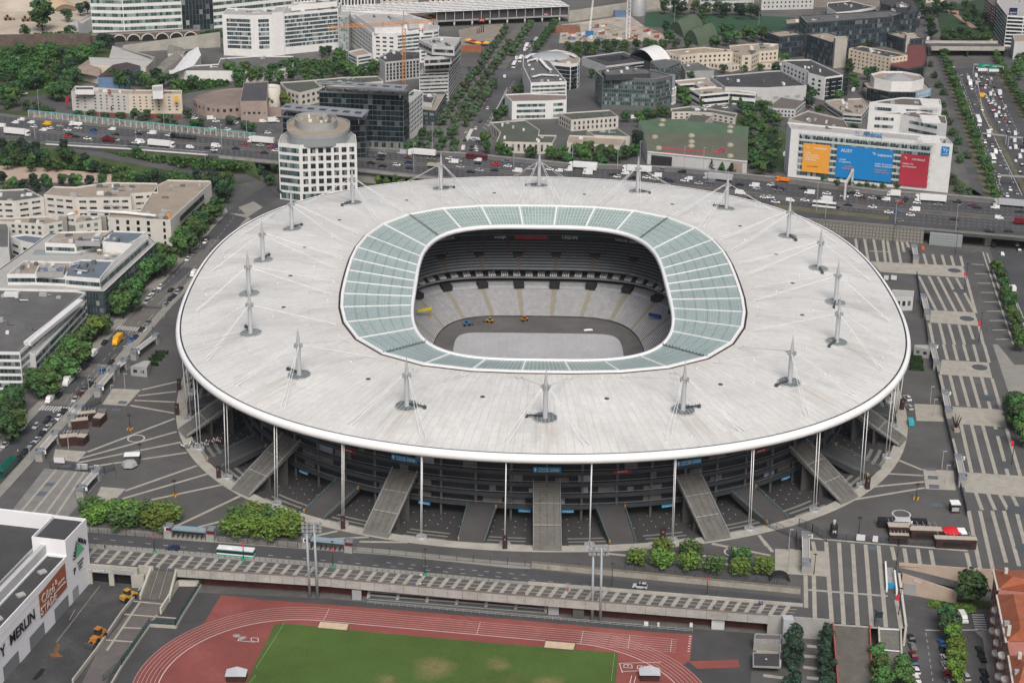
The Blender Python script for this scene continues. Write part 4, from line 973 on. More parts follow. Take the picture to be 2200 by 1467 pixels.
def build_masses():
 import numpy as np
 for label,ts in MASS.items():
  vs,ls,mi,mats,off=[],[],[],[],0
  for(x,y,z,H,W_,a,sh,lf)in ts:
   for me,mt in((crown_mesh(sh,len(vs)%4,LEAF[lf],620),LEAF[lf]),(trunk_mesh('far'),BARK)):
    if mt not in mats:mats.append(mt)
    n=len(me.vertices); c=np.empty(n*3,'f'); me.vertices.foreach_get('co',c); c=c.reshape(-1,3); o=c.copy(); k=W_/8
    o[:,0]=(c[:,0]*cos(a)-c[:,1]*sin(a))*k+x; o[:,1]=(c[:,0]*sin(a)+c[:,1]*cos(a))*k+y; o[:,2]=c[:,2]*H/10+z; vs.append(o)
    for p in me.polygons:ls.append(tuple(i+off for i in p.vertices)); mi.append(mats.index(mt))
    off+=n
  me=bpy.data.meshes.new('wood'); me.from_pydata(np.concatenate(vs).tolist(),[],ls)
  for m_ in mats:me.materials.append(m_)
  me.polygons.foreach_set('material_index',mi); o=bpy.data.objects.new('wood',me); COL.objects.link(o); tag(o,label,'wood',kind='stuff')
def finish_labels(items,grp):
 by={}
 for e in items:by.setdefault((e[1],e[2]),[]).append(e)
 for(word,zone),es in by.items():
  pts=[(PX(e[0].location),e[0])for e in es]
  dx=max(p[0][0]for p in pts)-min(p[0][0]for p in pts); dy=max(p[0][1]for p in pts)-min(p[0][1]for p in pts)
  pts.sort(key=lambda q:q[0][0]if dx>=dy else-q[0][1])
  for i,(_,o)in enumerate(pts):
   o['label']=('%s %s'%(word,zone))if len(es)==1 else '%s %s, %s from %s'%(word,zone,nth(i),'left' if dx>=dy else 'front')
   o['group']=grp(word,zone)
   # ---------- vehicles ----------
TYRE=M('tyre_rubber',(.015,.015,.016),.9,.1); CARGL=M('car_glass',(.02,.025,.03),.1,.1,spec=.6); CHR=M('grey_bumper',(.1,.1,.1),.6,.1)
PAINT={'white':(.72,.72,.71),'silver':(.42,.43,.44),'grey':(.16,.165,.17),'black':(.014,.015,.017),'red':(.42,.03,.03),'dark red':(.14,.012,.016),'blue':(.03,.13,.38),'dark blue':(.015,.03,.075),'orange':(.72,.2,.02),'yellow':(.72,.38,.02),'green':(.0,.09,.06),'beige':(.42,.38,.3),'turquoise':(.03,.42,.47)}
def paint(c):return M('paint_'+c.replace(' ','_'),PAINT[c],.3,.04,1,spec=.55)
VM={}
def prof(q,pts,w0,w1=None,zt=0,mi=0,smooth=False):
 """side outline (x, z) swept across the width; upper points narrow to w1"""
 n=len(pts); vs=[]
 for s in(-1,1):
  for x,z in pts:
   w=w0 if(w1 is None or z<zt)else w1; vs.append((x,s*w/2,z))
 fs=[tuple(range(n)),tuple(range(2*n-1,n-1,-1))]+[(i,i+n,(i+1)%n+n,(i+1)%n)for i in range(n)]
 q.add(vs,fs,mi)
def vparts(kind):
 if kind in VM:return VM[kind]
 b,g,wheels,ex=MB(),MB(),[],[]
 wr=.33
 if kind in('car','hatch','suv'):
  Ln,w,h={'car':(4.5,1.8,1.45),'hatch':(4.0,1.75,1.5),'suv':(4.6,1.88,1.7)}[kind]; f=Ln/2; bl=h*.58
  tail=f*.62 if kind=='car' else f*.95
  prof(b,[(-f,.3),(-f,bl*.98),(-tail,bl*1.05),(f*.42,bl*1.02),(f*.93,bl*.86),(f,bl*.6),(f,.3)],w,w*.92,bl*.8)
  top=[(-tail,bl*1.03),(-tail*.72 if kind=='car' else-tail*.88,h*.97),(-f*.1,h),(f*.12,h*.97),(f*.46,bl*1.01)]
  prof(g,top,w*.88,w*.7,bl*1.2)
  r0,r1=top[1],top[3]; b.box((r0[0]+r1[0])/2,0,h*.965,r1[0]-r0[0]-.05,w*.69,.05)
  wheels=[(f*.62,1),(f*.62,-1),(-f*.6,1),(-f*.6,-1)]; ty=w/2-.1
 elif kind=='van':
  f,w,h=2.7,1.98,2.3; prof(b,[(-f,.4),(-f,h*.97),(-f+.15,h),(1.1,h),(1.35,h*.95),(2.0,1.35),(f*.96,1.1),(f,.7),(f,.4)],w,w*.9,1.3)
  prof(g,[(1.1,1.4),(1.1,h*.9),(1.42,h*.9),(1.98,1.38)],w*.98,w*.93,2.0); wheels=[(1.75,1),(1.75,-1),(-1.6,1),(-1.6,-1)]; ty=w/2-.1
 elif kind=='minivan':
  f,w,h=2.2,1.85,1.85; prof(b,[(-f,.4),(-f,h*.95),(-f+.15,h),(.5,h),(.7,h*.95),(1.3,1.1),(f*.95,.95),(f,.6),(f,.4)],w,w*.9,1.15)
  prof(g,[(.25,1.12),(.25,h*.92),(.75,h*.92),(1.28,1.12)],w*.98,w*.93,1.6); wheels=[(1.45,1),(1.45,-1),(-1.4,1),(-1.4,-1)]; ty=w/2-.1
 elif kind=='boxtruck':
  b.box(-1.0,0,.95,5.2,2.4,2.5); b.box(-1,0,.6,5.2,1.2,.35); c=MB(); prof(c,[(1.75,.5),(1.75,2.5),(2.6,2.5),(3.1,1.6),(3.4,1.3),(3.4,.5)],2.2,2.1,1.6); ex=[('cab',c)]
  prof(g,[(2.1,1.65),(2.1,2.3),(2.68,2.3),(3.08,1.62)],2.24,2.14,2); wheels=[(2.5,1),(2.5,-1),(-2.2,1),(-2.2,-1)]; ty=1.0; wr=.42
 elif kind=='lorry':
  b.box(-1.6,0,1.15,13.4,2.5,2.8); b.box(-1.6,0,.8,13.0,1.0,.35); c=MB(); prof(c,[(5.4,.5),(5.4,3.1),(5.9,3.7),(7.3,3.4),(7.6,1.9),(7.65,.5)],2.45,2.3,2.9); ex=[('cab',c)]
  prof(g,[(6.5,1.9),(6.5,2.75),(7.45,2.75),(7.62,1.88)],2.5,2.46,2.5); wheels=[(x,s)for x in(6.7,4.0,-4.6,-5.9,-7.1)for s in(1,-1)]; ty=1.1; wr=.5
 elif kind=='transporter':
  b.box(-1.6,0,.8,13,2.4,.3); b.box(-1.6,1.1,2.2,12,.2,.2); b.box(-1.6,-1.1,2.2,12,.2,.2)
  for x in(-7.5,-4,-.5,3.5):
   for s in(-1.1,1.1):b.box(x,s,1,.2,.2,1.9)
  c=MB(); prof(c,[(5.4,.5),(5.4,2.9),(7.3,2.8),(7.6,1.9),(7.65,.5)],2.45,2.3,2.6); ex=[('cab',c)]
  prof(g,[(6.5,1.9),(6.5,2.6),(7.4,2.6),(7.62,1.88)],2.5,2.46,2.5); wheels=[(x,s)for x in(6.7,4.0,-4.6,-5.9)for s in(1,-1)]; ty=1.1; wr=.45
 elif kind=='bus':
  prof(b,[(-6,.35),(-6,2.9),(-5.8,3.05),(5.8,3.05),(6,2.8),(6.05,.35)],2.5,2.45,2.9); b.box(-2,0,3.05,2.2,1.5,.22); b.box(2.4,0,3.05,1.6,1.3,.18)
  g.box(0,0,1.45,12.12,2.54,1.05); wheels=[(3.6,1),(3.6,-1),(-3.2,1),(-3.2,-1)]; ty=1.12; wr=.48
 elif kind=='tipper':
  c=MB(); prof(c,[(1.4,.7),(1.4,2.8),(3.2,2.8),(3.5,1.9),(3.55,.7)],2.4,2.3,2.5); b.box(-1.4,0,1.1,5.2,2.4,.5); b.box(-1.4,1.15,1.6,5.2,.12,.8); b.box(-1.4,-1.15,1.6,5.2,.12,.8); b.box(1.15,0,1.6,.12,2.3,1.3)
  ex=[('cab',c)]; prof(g,[(2.6,1.9),(2.6,2.6),(3.25,2.6),(3.5,1.88)],2.44,2.4,2.5); wheels=[(2.4,1),(2.4,-1),(-1.6,1),(-1.6,-1),(-2.9,1),(-2.9,-1)]; ty=1.05; wr=.5
 wb=MB(); wb.add([(wr*cos(2*pi*j/10),s*.12,wr*sin(2*pi*j/10))for s in(-1,1)for j in range(10)],[tuple(range(10)),tuple(range(19,9,-1))]+[(j,j+10,(j+1)%10+10,(j+1)%10)for j in range(10)])
 mk=lambda q,nm,mt:q.build(nm,mt,link=False).data
 VM[kind]=(mk(b,'body',paint('white')),mk(g,'windows',CARGL),mk(wb,'wheel',TYRE),[(x,s*ty,wr)for x,s in wheels],[(nm,mk(q,nm,paint('white')))for nm,q in ex])
 for o in[o for o in bpy.data.objects if not o.users_collection]:bpy.data.objects.remove(o)
 return VM[kind]
KW={'car':'car','hatch':'hatchback','suv':'estate car','van':'van','minivan':'small van','boxtruck':'box truck','lorry':'articulated lorry','bus':'bus','transporter':'empty car transporter','tipper':'tipper truck'}
VEH=[]
def vehicle(p,ang,kind,col,zone,word=None,cab=None,z=0,parts=True):
 bm_,gm_,wm_,wh,ex=vparts(kind)
 nm=KW[kind].split()[-1]if kind not in('minivan','suv','hatch','boxtruck')else{'minivan':'van','suv':'car','hatch':'car','boxtruck':'truck'}[kind]
 o=bpy.data.objects.new(nm,bm_); COL.objects.link(o); o.location=(p[0],p[1],z); o.rotation_euler=(0,0,ang)
 o.material_slots[0].link='OBJECT'; o.material_slots[0].material=paint(col)
 g=bpy.data.objects.new('windows',gm_); COL.objects.link(g); g.parent=o
 for w in(wh if parts else wh[::2]):
  c=bpy.data.objects.new('wheel',wm_); COL.objects.link(c); c.parent=o; c.location=w
 for n_,me in ex:
  c=bpy.data.objects.new(n_,me); COL.objects.link(c); c.parent=o; c.material_slots[0].link='OBJECT'; c.material_slots[0].material=paint(cab or col)
 o['category']='van' if 'van' in kind else('bus' if kind=='bus' else 'truck' if kind in('lorry','boxtruck','tipper','transporter')else 'car')
 VEH.append((o,(word or '%s %s'%(col,KW[kind])),zone)); return o
CW=dict(w='white',s='silver',g='grey',k='black',r='red',d='dark red',b='blue',n='dark blue',o='orange',y='yellow',e='green',i='beige',t='turquoise')
KC=dict(c='car',h='hatch',u='suv',v='van',m='minivan',x='boxtruck',l='lorry',B='bus',T='transporter',p='tipper')
def cars(t,s,z,dirfn,zone,lift=.75):
 """'x,y,colour kind' in the tile grid; dirfn(point) gives the heading"""
 for a in s.split():
  x,y,ck=a.split(','); px,py=Q(t,float(x),float(y))if t is not None else(float(x),float(y))
  k=KC[ck[1]]; hh={'lorry':2,'bus':1.6,'boxtruck':1.6,'van':1.1,'transporter':1.5,'tipper':1.3}.get(k,lift)
  p=G(px,py,z+hh); vehicle((p.x,p.y),dirfn(p)+(pi if len(ck)>2 else 0),k,CW[ck[0]],zone,z=z)
  # ---------- buildings north of the motorway ----------
def hh(t,x,yb,yt,z0=0):
 a=Q(t,x,yb); b=Q(t,x,yt); return HT(a[0],a[1],b[1],z0)
def chk(P,n=3):
 for _ in range(n):P=[q for i in range(len(P))for q in(P[i].lerp(P[(i+1)%len(P)],.25),P[i].lerp(P[(i+1)%len(P)],.75))]
 return P
BACK=V((FW.x,FW.y)).normalized()
def fp(front,depth):
 """footprint from its front line (world points, left to right) and a depth"""
 f=[V((p[0],p[1]))for p in front]; return[tuple(p)for p in f]+[tuple(p+BACK*depth)for p in f[::-1]]
def simple(name,label,t,poly,h,wall,roof,win=(),units=0,z0=0,group=None,cat='building',**k):
 P=L(t,poly,h); b=Bld(name,label,cat,cen(P),group); b.block(P,h,z0,wall,roof,win=win,units=units,**k); return b
f=L(0,'788,282 1062,288 1556,265'); f2=L(0,'1556,263 1822,248'); f3=L(0,'1822,246 2500,170')
b=Bld('office_tower','tall white office block striped with ribbon windows behind the arched viaduct','office building',cen(f))
b.block(fp(f,45),46,0,WHT,RGRY,win=[('a','b',9,.5,1,46,.3,GGRN)])
b.block(fp(f2,42),46,0,DARKC,RGRY,win=[('a','b',12,.93,0,46,.2,GL('dark_bay_glass',(.02,.03,.035),2.6,3.8,(.17,.18,.19),.08,.12))])
b.block(fp(f3,40),46,0,WHT,RGRY,win=[('a','b',9,.5,1,46,.3,GGRN)]); b.done()
b=Bld('office_tower','dark tower with thin white vertical fins at the top edge','office building',cen(L(1,'155,150 1015,150')))
b.block(fp(L(1,'155,160 1015,160'),30),44,0,WHT,RGRY,win=[('f','g',2.6,1,.6,.99,0,44,.3,GGRY)]); b.done()
h=hh(0,1912,472,122); b=Bld('office_building','large white office with seven glazed storeys and a blank white stair tower','office building',cen(L(1,'150,478 705,420')))
b.block(fp(L(0,'1908,474 2181,484')+L(1,'150,478'),24),h,0,WHT,RLGT,win=[('f','b',7,.74,5,h-2.5,3,GBLU)],units=6)
b.block(fp(L(1,'150,479 247,470'),25),h+1.5,0,WHT,RLGT)
b.block(fp(L(1,'247,467 707,421'),24),h,0,WHT,RLGT,win=[('f','b',8,.72,5,h-1.5,.6,GBLU)],units=8)
b.block(fp([p+V((0,9,0))for p in L(1,'300,467 690,425')],12),h+4,h,WHT,RLGT,units=6)
b.block(fp(L(1,'707,435 792,440'),20),h-4,0,LGREY,RLGT,win=[('f','b',7,.95,0,h-4.5,.2,GL('connector_glass',(.2,.24,.24),1.6,1.6,(.45,.47,.46),.12,.3,(.4,.44,.43)))]); b.done()
h=hh(1,990,548,278); b=simple('office_building','white office block with a curved balcony end and pale terraces behind the orange crane',1,'790,125 990,278 1200,288 1400,268 1510,260 1556,250 1562,225 1500,180 1250,108 1050,98 900,100',h,WHT,RLGT,win=[('m','g',4.2,6,.55,.42,3,h-2,1.5,GGRY),('n','b',8,.55,1,h-1,.6,GBLU)],units=10)
P=L(1,'850,130 1010,240 1400,225 1470,200 1300,120 950,105',h+3.5); b.block(P,h+3.5,h-.7,WHT,RLGT,units=8); P=L(1,'1150,140 1300,190 1440,180 1250,130',h+7); b.block(P,h+7,h+2,LGREY,RLGT)
h2=hh(1,985,590,455); b.block(L(1,'785,440 860,478 985,458 905,415',h2),h2,0,WHT,RTAN,win=[('a','b',4,.55,1,h2-1,1,GBLU)])
q=MB(); p=L(1,'1405,268',h)[0]; q.box(p.x,p.y,h-4,3.5,.5,9,.1); o=b.put(q,'sign',M('white_sign',(.7,.7,.69),.5,.03)); letter('H',5,p+V((0,-.3,.5)),(1,0,0),(0,0,1),REDP,o); b.done()
h=hh(1,1100,700,530); b=simple('office_building','grey white office with a tight grid of tall windows behind the crane mast',1,'1040,492 1100,532 1395,500 1395,440 1160,428',h,LGREY,RDRK,win=[('n','g',2.5,5,.62,.8,1,h-1,.4,GGRY)],units=9); b.done()
h1=hh(1,1640,858,615); b=simple('office_building','stepped grey office under renovation with scaffold sheeting beside the tree avenue',1,'1390,628 1640,618 1745,470 1480,450',h1,LGREY,RLGT,win=[('n','b',8,.4,0,h1,.5,GGRY),('m','b',3,.3,3,h1*.4,1,GGRY)],units=14)
for po,a_,c_ in(('1432,540 1655,530 1745,430 1500,430',6,5.4),('1430,490 1665,478 1748,395 1500,400',12,5.4),('1385,338 1500,392 1690,402 1746,322 1560,312',18.5,5.8)):b.block(L(1,po,h1+a_),h1+a_,h1+a_-c_,LGREY,RLGT,units=10,win=[('a','b',1,.5,h1+a_-5,h1+a_-1,.8,GGRY)])
q=MB(); a,c=L(1,'1390,785 1630,790'); q.bar((a.x,a.y-.6,0),(c.x,c.y-.6,0),.2,h1*.68); b.put(q,'scaffold_sheeting',M('scaffold_sheet',(.3,.3,.29),.9,.2,.4,fine=3))
h2=hh(1,1520,1075,945); b.block(L(1,'1420,785 1622,785 1530,945 1420,932',h2),h2,0,DARKC,RTAN,win=[('a','b',3,.6,0,h2-1.2,.4,GTEAL)],par=1.2,trim=LGREY); b.block(L(1,'1420,800 1535,800 1500,880 1420,870',h2+2),h2+2,h2-1,LGREY,RDRK,units=4); b.done()
ORG=M('crane_orange',(.62,.25,.05),.5,.1); c0=G(*Q(1,1263,705)); c0=G(*Q(1,1263,730))
H=HT(*[Q(1,1263,730)[0],Q(1,1263,730)[1],Q(1,1263,205)[1]]); kr=tag(empty('tower_crane',c0),'orange tower crane with a long jib in front of the white offices','crane')
q=MB()
for sx in(-1,1):
 for sy in(-1,1):q.tube([(c0.x+sx,c0.y+sy,0),(c0.x+sx,c0.y+sy,H)],.16,4)
n=int(H/2.6)
for i in range(n):
 z=i*2.6
 for(ax,ay,bx,by)in((-1,-1,1,-1),(1,-1,1,1),(1,1,-1,1),(-1,1,-1,-1)):q.tube([(c0.x+ax,c0.y+ay,z),(c0.x+bx,c0.y+by,z+2.6)],.12,4)
q.build('mast',ORG,kr)
def truss(mb,a,b,n,hgt=1.6,w=.9,r=.12):
 a,b=V(a),V(b); d=(b-a).normalized(); s=V((-d.y,d.x,0)).normalized()*w
 lines=[a-s,a+s,a+V((0,0,hgt))]; d_=b-a
 for l_ in lines:mb.tube([l_,l_+d_],r,4)
 for i in range(n):
  p0,p1=d_*(i/n),d_*((i+1)/n)
  for k in(0,1):mb.tube([lines[k]+p0,lines[2]+(p0+p1)/2],r*.7,4); mb.tube([lines[2]+(p0+p1)/2,lines[k]+p1],r*.7,4)
  mb.tube([lines[0]+p0,lines[1]+p1],r*.7,4)
jt=G(*Q(1,612,238),H); ct=G(*Q(1,1530,172),H); top=V((c0.x,c0.y,H))
dj=(jt-ct).normalized(); L1=48.0; L2=21.0; jd=V((-.93,-.36,0)).normalized()
A=top+jd*(-L2);
def find_len(target):
 for k in range(10,120):
  if PX(top+jd*k)[0]<target:return k
 return 60
L1=find_len(Q(1,612,238)[0]); q=MB(); truss(q,top,top+jd*L1,26); q.build('jib',ORG,kr)
q=MB(); truss(q,top,top-jd*24,10); q.build('counter_jib',ORG,kr); q=MB(); p=top-jd*22; q.box(p.x,p.y,H-2,3,2.2,3,math.atan2(jd.y,jd.x)); q.build('counterweight',GCONC,kr)
q=MB(); q.tube([top,top+V((0,0,9))],.3,5); q.tube([top+V((0,0,9)),top+jd*L1*.7+V((0,0,1.6))],.08,4); q.tube([top+V((0,0,9)),top-jd*22+V((0,0,1.6))],.08,4); q.build('cat_head',ORG,kr)
q=MB(); q.box(c0.x+1.5,c0.y-1.5,H-2.6,1.6,1.6,2.2); q.build('cab',WHITE,kr)
SLG=M('grey_slab_edge',(.16,.18,.18),.6,.08,.4); CAN=M('grey_canopy',(.24,.25,.255),.5,.1,.2)
h=hh(1,1255,1268,800); b=simple('office_building','long black glass office with a floating grey canopy roof behind its lower twin',1,'535,772 1255,802 1300,764 600,735',h,SLG,RDRK,win=[('a','b',9,.9,4,h-1,.15,GBLK)],units=14,par=1.4)
def canopy(b,t,po,z,piers):
 q=MB(); P=ccw([(p.x,p.y)for p in L(t,po,z)]); q.prism(P,z-.5,z,bot=True); o=b.put(q,'canopy',CAN)
 q=MB(); I=inset(P,3); n=7
 for i in range(n):
  f=(i+.12)/n; a,c=V(P[0]).lerp(V(P[1]),f),V(P[3]).lerp(V(P[2]),f); a2,c2=V(P[0]).lerp(V(P[1]),f+.08),V(P[3]).lerp(V(P[2]),f+.08)
  m1,m2,m3,m4=a.lerp(c,.3),a2.lerp(c2,.3),a2.lerp(c2,.6),a.lerp(c,.6); q.add([(*m,z+.03)for m in(m1,m2,m3,m4)],[(0,1,2,3)])
 b.put(q,'solar_panels',M('solar_panel',(.03,.036,.045),.3,.1))
 q=MB()
 for p in I:
  q.tube([(p[0],p[1],z-piers),(p[0],p[1],z-.4)],.22,6)
 b.put(q,'canopy_posts',STEEL)
canopy(b,1,'520,707 1262,768 1294,724 572,690',h+5,5.6)
q=MB(); f=L(1,'945,1250 1255,1272'); b.windows(ccw([(p.x,p.y)for p in L(1,'535,772 1255,802 1300,764 600,735',h)]),0,h,'f','g',4.4,1,.55,.8,.2,3.8,1,GGRY); b.done()
h3=hh(1,1308,1205,872); b=simple('office_building','white gridded office wing at the end of the black glass block',1,'1256,838 1308,874 1420,776 1345,762',h3,WHT,RLGT,win=[('n','g',8,7,.5,.5,4,h3-.5,1,GGRY),('m','b',7,.55,4,h3-1,.3,GBLK)]); q=MB(); q.cap(ccw([(p.x,p.y)for p in L(1,'1262,800 1300,782 1350,780 1330,808',h3)]),h3-.5); b.put(q,'roof_lawn',LAWN); b.done()
h4=hh(1,940,1445,1005); b=simple('office_building','lower black glass office with a canopy roof in front of its twin',1,'222,985 800,1012 935,1005 962,935 300,892',h4,SLG,RDRK,win=[('a','b',8,.9,3,h4-1,.15,GBLK)],units=10,par=1.4); canopy(b,1,'206,927 905,993 966,936 255,882',h4+4.5,5.2); b.done()
h=30.4; b=simple('office_building','white office with square windows and a rounded grey penthouse next to the motorway underpass',1,'188,1218 372,1238 858,1220 848,1150 760,1100 300,1100 215,1150',h,WHT,RLGT,win=[((645,900),'g',4.0,6,.64,.64,4.5,h-1.2,.6,GGRY),((560,645),'b',6,.62,4.5,h-1.2,.6,GTEAL)],par=1.2)
P0=ccw([(p.x,p.y)for p in L(1,'188,1218 372,1238 858,1220 848,1150 760,1100 300,1100 215,1150',h)])
b.windows(P0,0,h,'f','b',1,.8,.2,4.4,.8,GTEAL)
po='262,1150 272,1208 345,1234 500,1241 660,1234 770,1204 806,1150 800,1105 720,1078 500,1066 340,1074 268,1105'; PN=chk(L(1,po,h),2)
b.block(PN,h+3.4,h-1,GTEAL,RTAN,name='penthouse',par=.2); PN=[V((p.x,p.y,0))+(V((p.x,p.y,0))-V((PN[0].x,PN[0].y,0)))*0 for p in PN]; b.block(PN,h+5.2,h+3.3,GREYW,RTAN,name='penthouse',par=1.2)
b.block(chk(L(1,'330,1110 345,1165 450,1190 640,1185 700,1150 690,1110 600,1085 400,1085',h)),h+8.2,h+4,GREYW,RTAN,units=12,name='penthouse',par=1.4); b.done()
h=9.5; b=simple('office_building','low white office with a green grey roof next to the yellow green tree',1,'205,702 490,682 560,745 372,792 258,757',h,CREAM,RGRN,win=[('a','g',4.0,2,.5,.5,1,h-1,1,GGRY)]); b.done()
simple('hall','low dark roofed hall behind the long black glass office',1,'490,682 730,660 1035,648 1085,692 570,738',9,CREAM,RGRN,units=6).done()
h=hh(0,2045,1003,892); b=simple('theatre','low curved building in pinkish stone with a round terrace roof',0,'1645,842 1690,816 1800,780 1950,756 2082,748 2048,892 1880,905 1750,885 1680,865',h,PINK,M('pink_gravel_roof',(.21,.165,.145),.95,.12,.12,fine=1.5),win=[('a','g',3.6,1,.45,.3,2,h,.3,GGRY)],par=1.0);
b.block(L(1,'-105,704 105,690 95,862 -135,864',h+5),h+5,0,PINK,M('slate_roof',(.075,.072,.078),.8,.15,.2,fine=1.5),win=[('f','g',3.2,1,.5,.28,3.4,h,.6,GGRY)])
p=L(1,'125,735',h+4)[0]; q=MB(); q.lathe([(6,0),(6,h+4),(5.4,h+4),(5.4,h+3.2),(0,h+3.2)],p.x,p.y,20); b.put(q,'tower',CREAM)
q=MB(); q.bar(*[(p.x,p.y-.5,1)for p in L(1,'90,1000 220,1010')],1,6); b.put(q,'wing',PINK); b.done()
h=12.4; HW=M('hotel_offwhite',(.46,.45,.425),.85,.06,.2,fine=1.5); REDB=M('brick_red_plinth',(.22,.06,.05),.8,.1)
b=Bld('hotel','cream and white four storey hotel beside the noise barrier with red plinth','hotel',cen(L(0,'605,975 1545,985')))
for po,m_ in(('605,778 765,786 1095,802 1150,768 800,745 640,732',HW),('1095,803 1390,803 1548,803 1550,770 1150,765',BEIGE)):
 P=L(0,po,h); b.block(P,h,0,m_,RTAN,win=[('f','g',4.1,5,.32,.36,1.6,h-1,1.2,GGRY)],units=4)
b.block(L(0,'1295,730 1385,722 1388,775 1300,778',h+4),h+4,h-1,WHT,RLGT); b.block(L(0,'640,735 800,735 800,765 640,765',h+2.5),h+2.5,h-.7,WHT,RDRK)
q=MB();
for f in(L(0,'770,990 1090,1000'),L(0,'1260,1000 1545,1015')):q.bar((f[0].x,f[0].y-1.2,0),(f[1].x,f[1].y-1.2,0),.3,2.6)
b.put(q,'plinth',REDB)
def board(b,t,pt,z,w,hgt,mat,txt='',sz=1,lm=None,ang=0.0,nm='sign'):
 p=L(t,pt,z)[0]; q=MB(); q.box(p.x,p.y,z-hgt/2,w,.3,hgt,ang); o=b.put(q,nm,mat)
 if txt:letter(txt,sz,p+V((sin(ang)*.2,-cos(ang)*.2,0)),(cos(ang),sin(ang),0),(0,0,1),lm or LETW,o)
 return o
YEL=M('sign_yellow',(.75,.38,.02),.5,.04)
board(b,0,'930,780',h+1.5,2,2,REDP,'ibis',.9); board(b,0,'752,803',h-.5,1.6,2.6,REDP,'ibis',.7); board(b,0,'1318,792',h+1.8,2.4,2.6,YEL,'b',2); board(b,0,'1502,845',h-2.2,2.6,3.4,YEL,'hotel',1); board(b,0,'950,925',3.6,.9,3,REDP); b.done()
q=MB(); f=L(0,'565,940')[0]; q.tube([(f.x,f.y,0),(f.x,f.y,9)],.12,5); q.box(f.x+1,f.y,4,2,.2,5); tag(q.build('banner_flag',REDP,loc=f),'red vertical banner on a pole left of the hotel','banner')
for i,(po,h,r_,lab)in enumerate((('805,470 1305,495 1240,558 765,532',8,RLGT,'long pale fibre cement shed behind the brown roofed one'),('960,398 1085,402 1320,470 1300,492 930,468',8,RLGT,'patchy old warehouse below the concrete ramp'),('1410,482 1560,455 1330,645 1245,645',7,M('old_fibre_cement',(.2,.19,.17),.95,.25,.2,fine=1),'narrow weathered shed running diagonally beside the white hall'),('1420,400 1520,382 1620,420 1560,450 1430,440',8,MC['old_fibre_cement'],'small weathered gabled shed next to the concrete ramp'),('700,525 862,545 845,642 600,592',6,M('rusty_sheet',(.3,.24,.2),.9,.35,.3,fine=1,stain=((.32,.1,.05),.15,.55)),'low shed with rust patched white sheeting'),('960,535 1195,545 1090,642 830,640',9,M('brown_metal_roof',(.07,.05,.047),.7,.12,.2),'brown metal roofed shed with a blue gable end'),('1600,430 1712,452 1650,545 1440,622',9,WHT,'white metal hall with a long bright roof'))):
 P=ccw([(p.x,p.y)for p in L(0,po,h)]); b=Bld('shed',lab,'shed',cen(P),None); q=MB(); q.prism(P,0,h-1.5,top=False);
 b.put(q,'wall',M('shed_blue',(.12,.2,.33),.7,.1)if 'blue' in lab else(BEIGE if i in(0,5)else CREAM)); q=MB(); n=len(P)
 c_=V((sum(p[0]for p in P)/n,sum(p[1]for p in P)/n)); e=max(((V(P[(k+1)%n])-V(P[k]))for k in range(n)),key=lambda d:d.length).normalized()
 span=max(abs((V(p)-c_).dot(e))for p in P)*.98; r0,r1=c_-e*span,c_+e*span
 up=[V((*p,h-1.5))for p in P]; ra,rb=V((*r0,h+.6)),V((*r1,h+.6))
 for k in range(n):
  a,d=up[k],up[(k+1)%n]; na=ra if(a.xy-r0).length<(a.xy-r1).length else rb; nd=ra if(d.xy-r0).length<(d.xy-r1).length else rb
  q.add([a,d,nd]if na is nd else[a,d,nd,na],[(0,1,2)if na is nd else(0,1,2,3)])
 b.put(q,'roof',r_); b.done()
b=simple('hall','flat white supermarket hall with a dark roof behind the trees',0,'1440,602 1640,560 1860,545 1880,498 2181,478 2500,480 2500,560 2300,620 1910,605',7,WHT,RGRY,units=8); b.done()
b=Bld('shed','pale grey metal shed beside the striped white tower','shed',cen(L(0,'600,250 785,250'))); b.block(L(0,'600,195 665,180 790,115 785,160 665,195',9),9,0,LGREY,RLGT); b.block(L(0,'665,185 790,120 800,140 700,205',11),11,0,LGREY,RLGT); b.done()
BRK=M('soot_brown_masonry',(.115,.09,.075),.95,.25,.3,fine=2,stain=((.2,.17,.15),.2,.6))
a,c=L(0,'780,372 1705,330'); vr=tag(empty('railway_viaduct',a),'brown stone railway viaduct with a row of pale ringed arches','viaduct'); d=(c-a); Ln=d.length; d=d/Ln; hv=hh(0,1250,350,285); nn=V((d.y,-d.x,0))
q=MB(); na=6;
q.bar(a+nn*-5,c+nn*-5,9.4,hv); q.build('wall',BRK,vr)
for k in range(6):
 x=L(0,'%d,%d'%(1020+k*121,362-k*6))[0]; f=(x-a).dot(d); m_=a+d*f+nn*-.25; q=MB(); N=10; rad=4.6
 pts=[m_+d*(rad*cos(pi*j/N))+V((0,0,hv*.18+rad*.9*sin(pi*j/N)))for j in range(N+1)]
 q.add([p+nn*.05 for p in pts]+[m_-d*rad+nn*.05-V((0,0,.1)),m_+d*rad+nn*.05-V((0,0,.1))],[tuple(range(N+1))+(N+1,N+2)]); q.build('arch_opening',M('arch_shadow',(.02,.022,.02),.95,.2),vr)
 q=MB(); q.tube([p+nn*.15 for p in pts],.45,5); q.build('arch_ring',CREAM,vr)
q=MB(); q.bar(a+nn*-.4+V((0,0,hv)),c+nn*-.4+V((0,0,hv)),.5,.9); q.build('parapet',GCONC,vr)
a,c=L(0,'-100,395 775,380'); q=MB(); q.bar(a,c,3,8); tag(q.build('retaining_wall',BRK,loc=a),'sooty stone wall with blue graffiti left of the viaduct','wall'); o=bpy.context.scene.objects[-1]
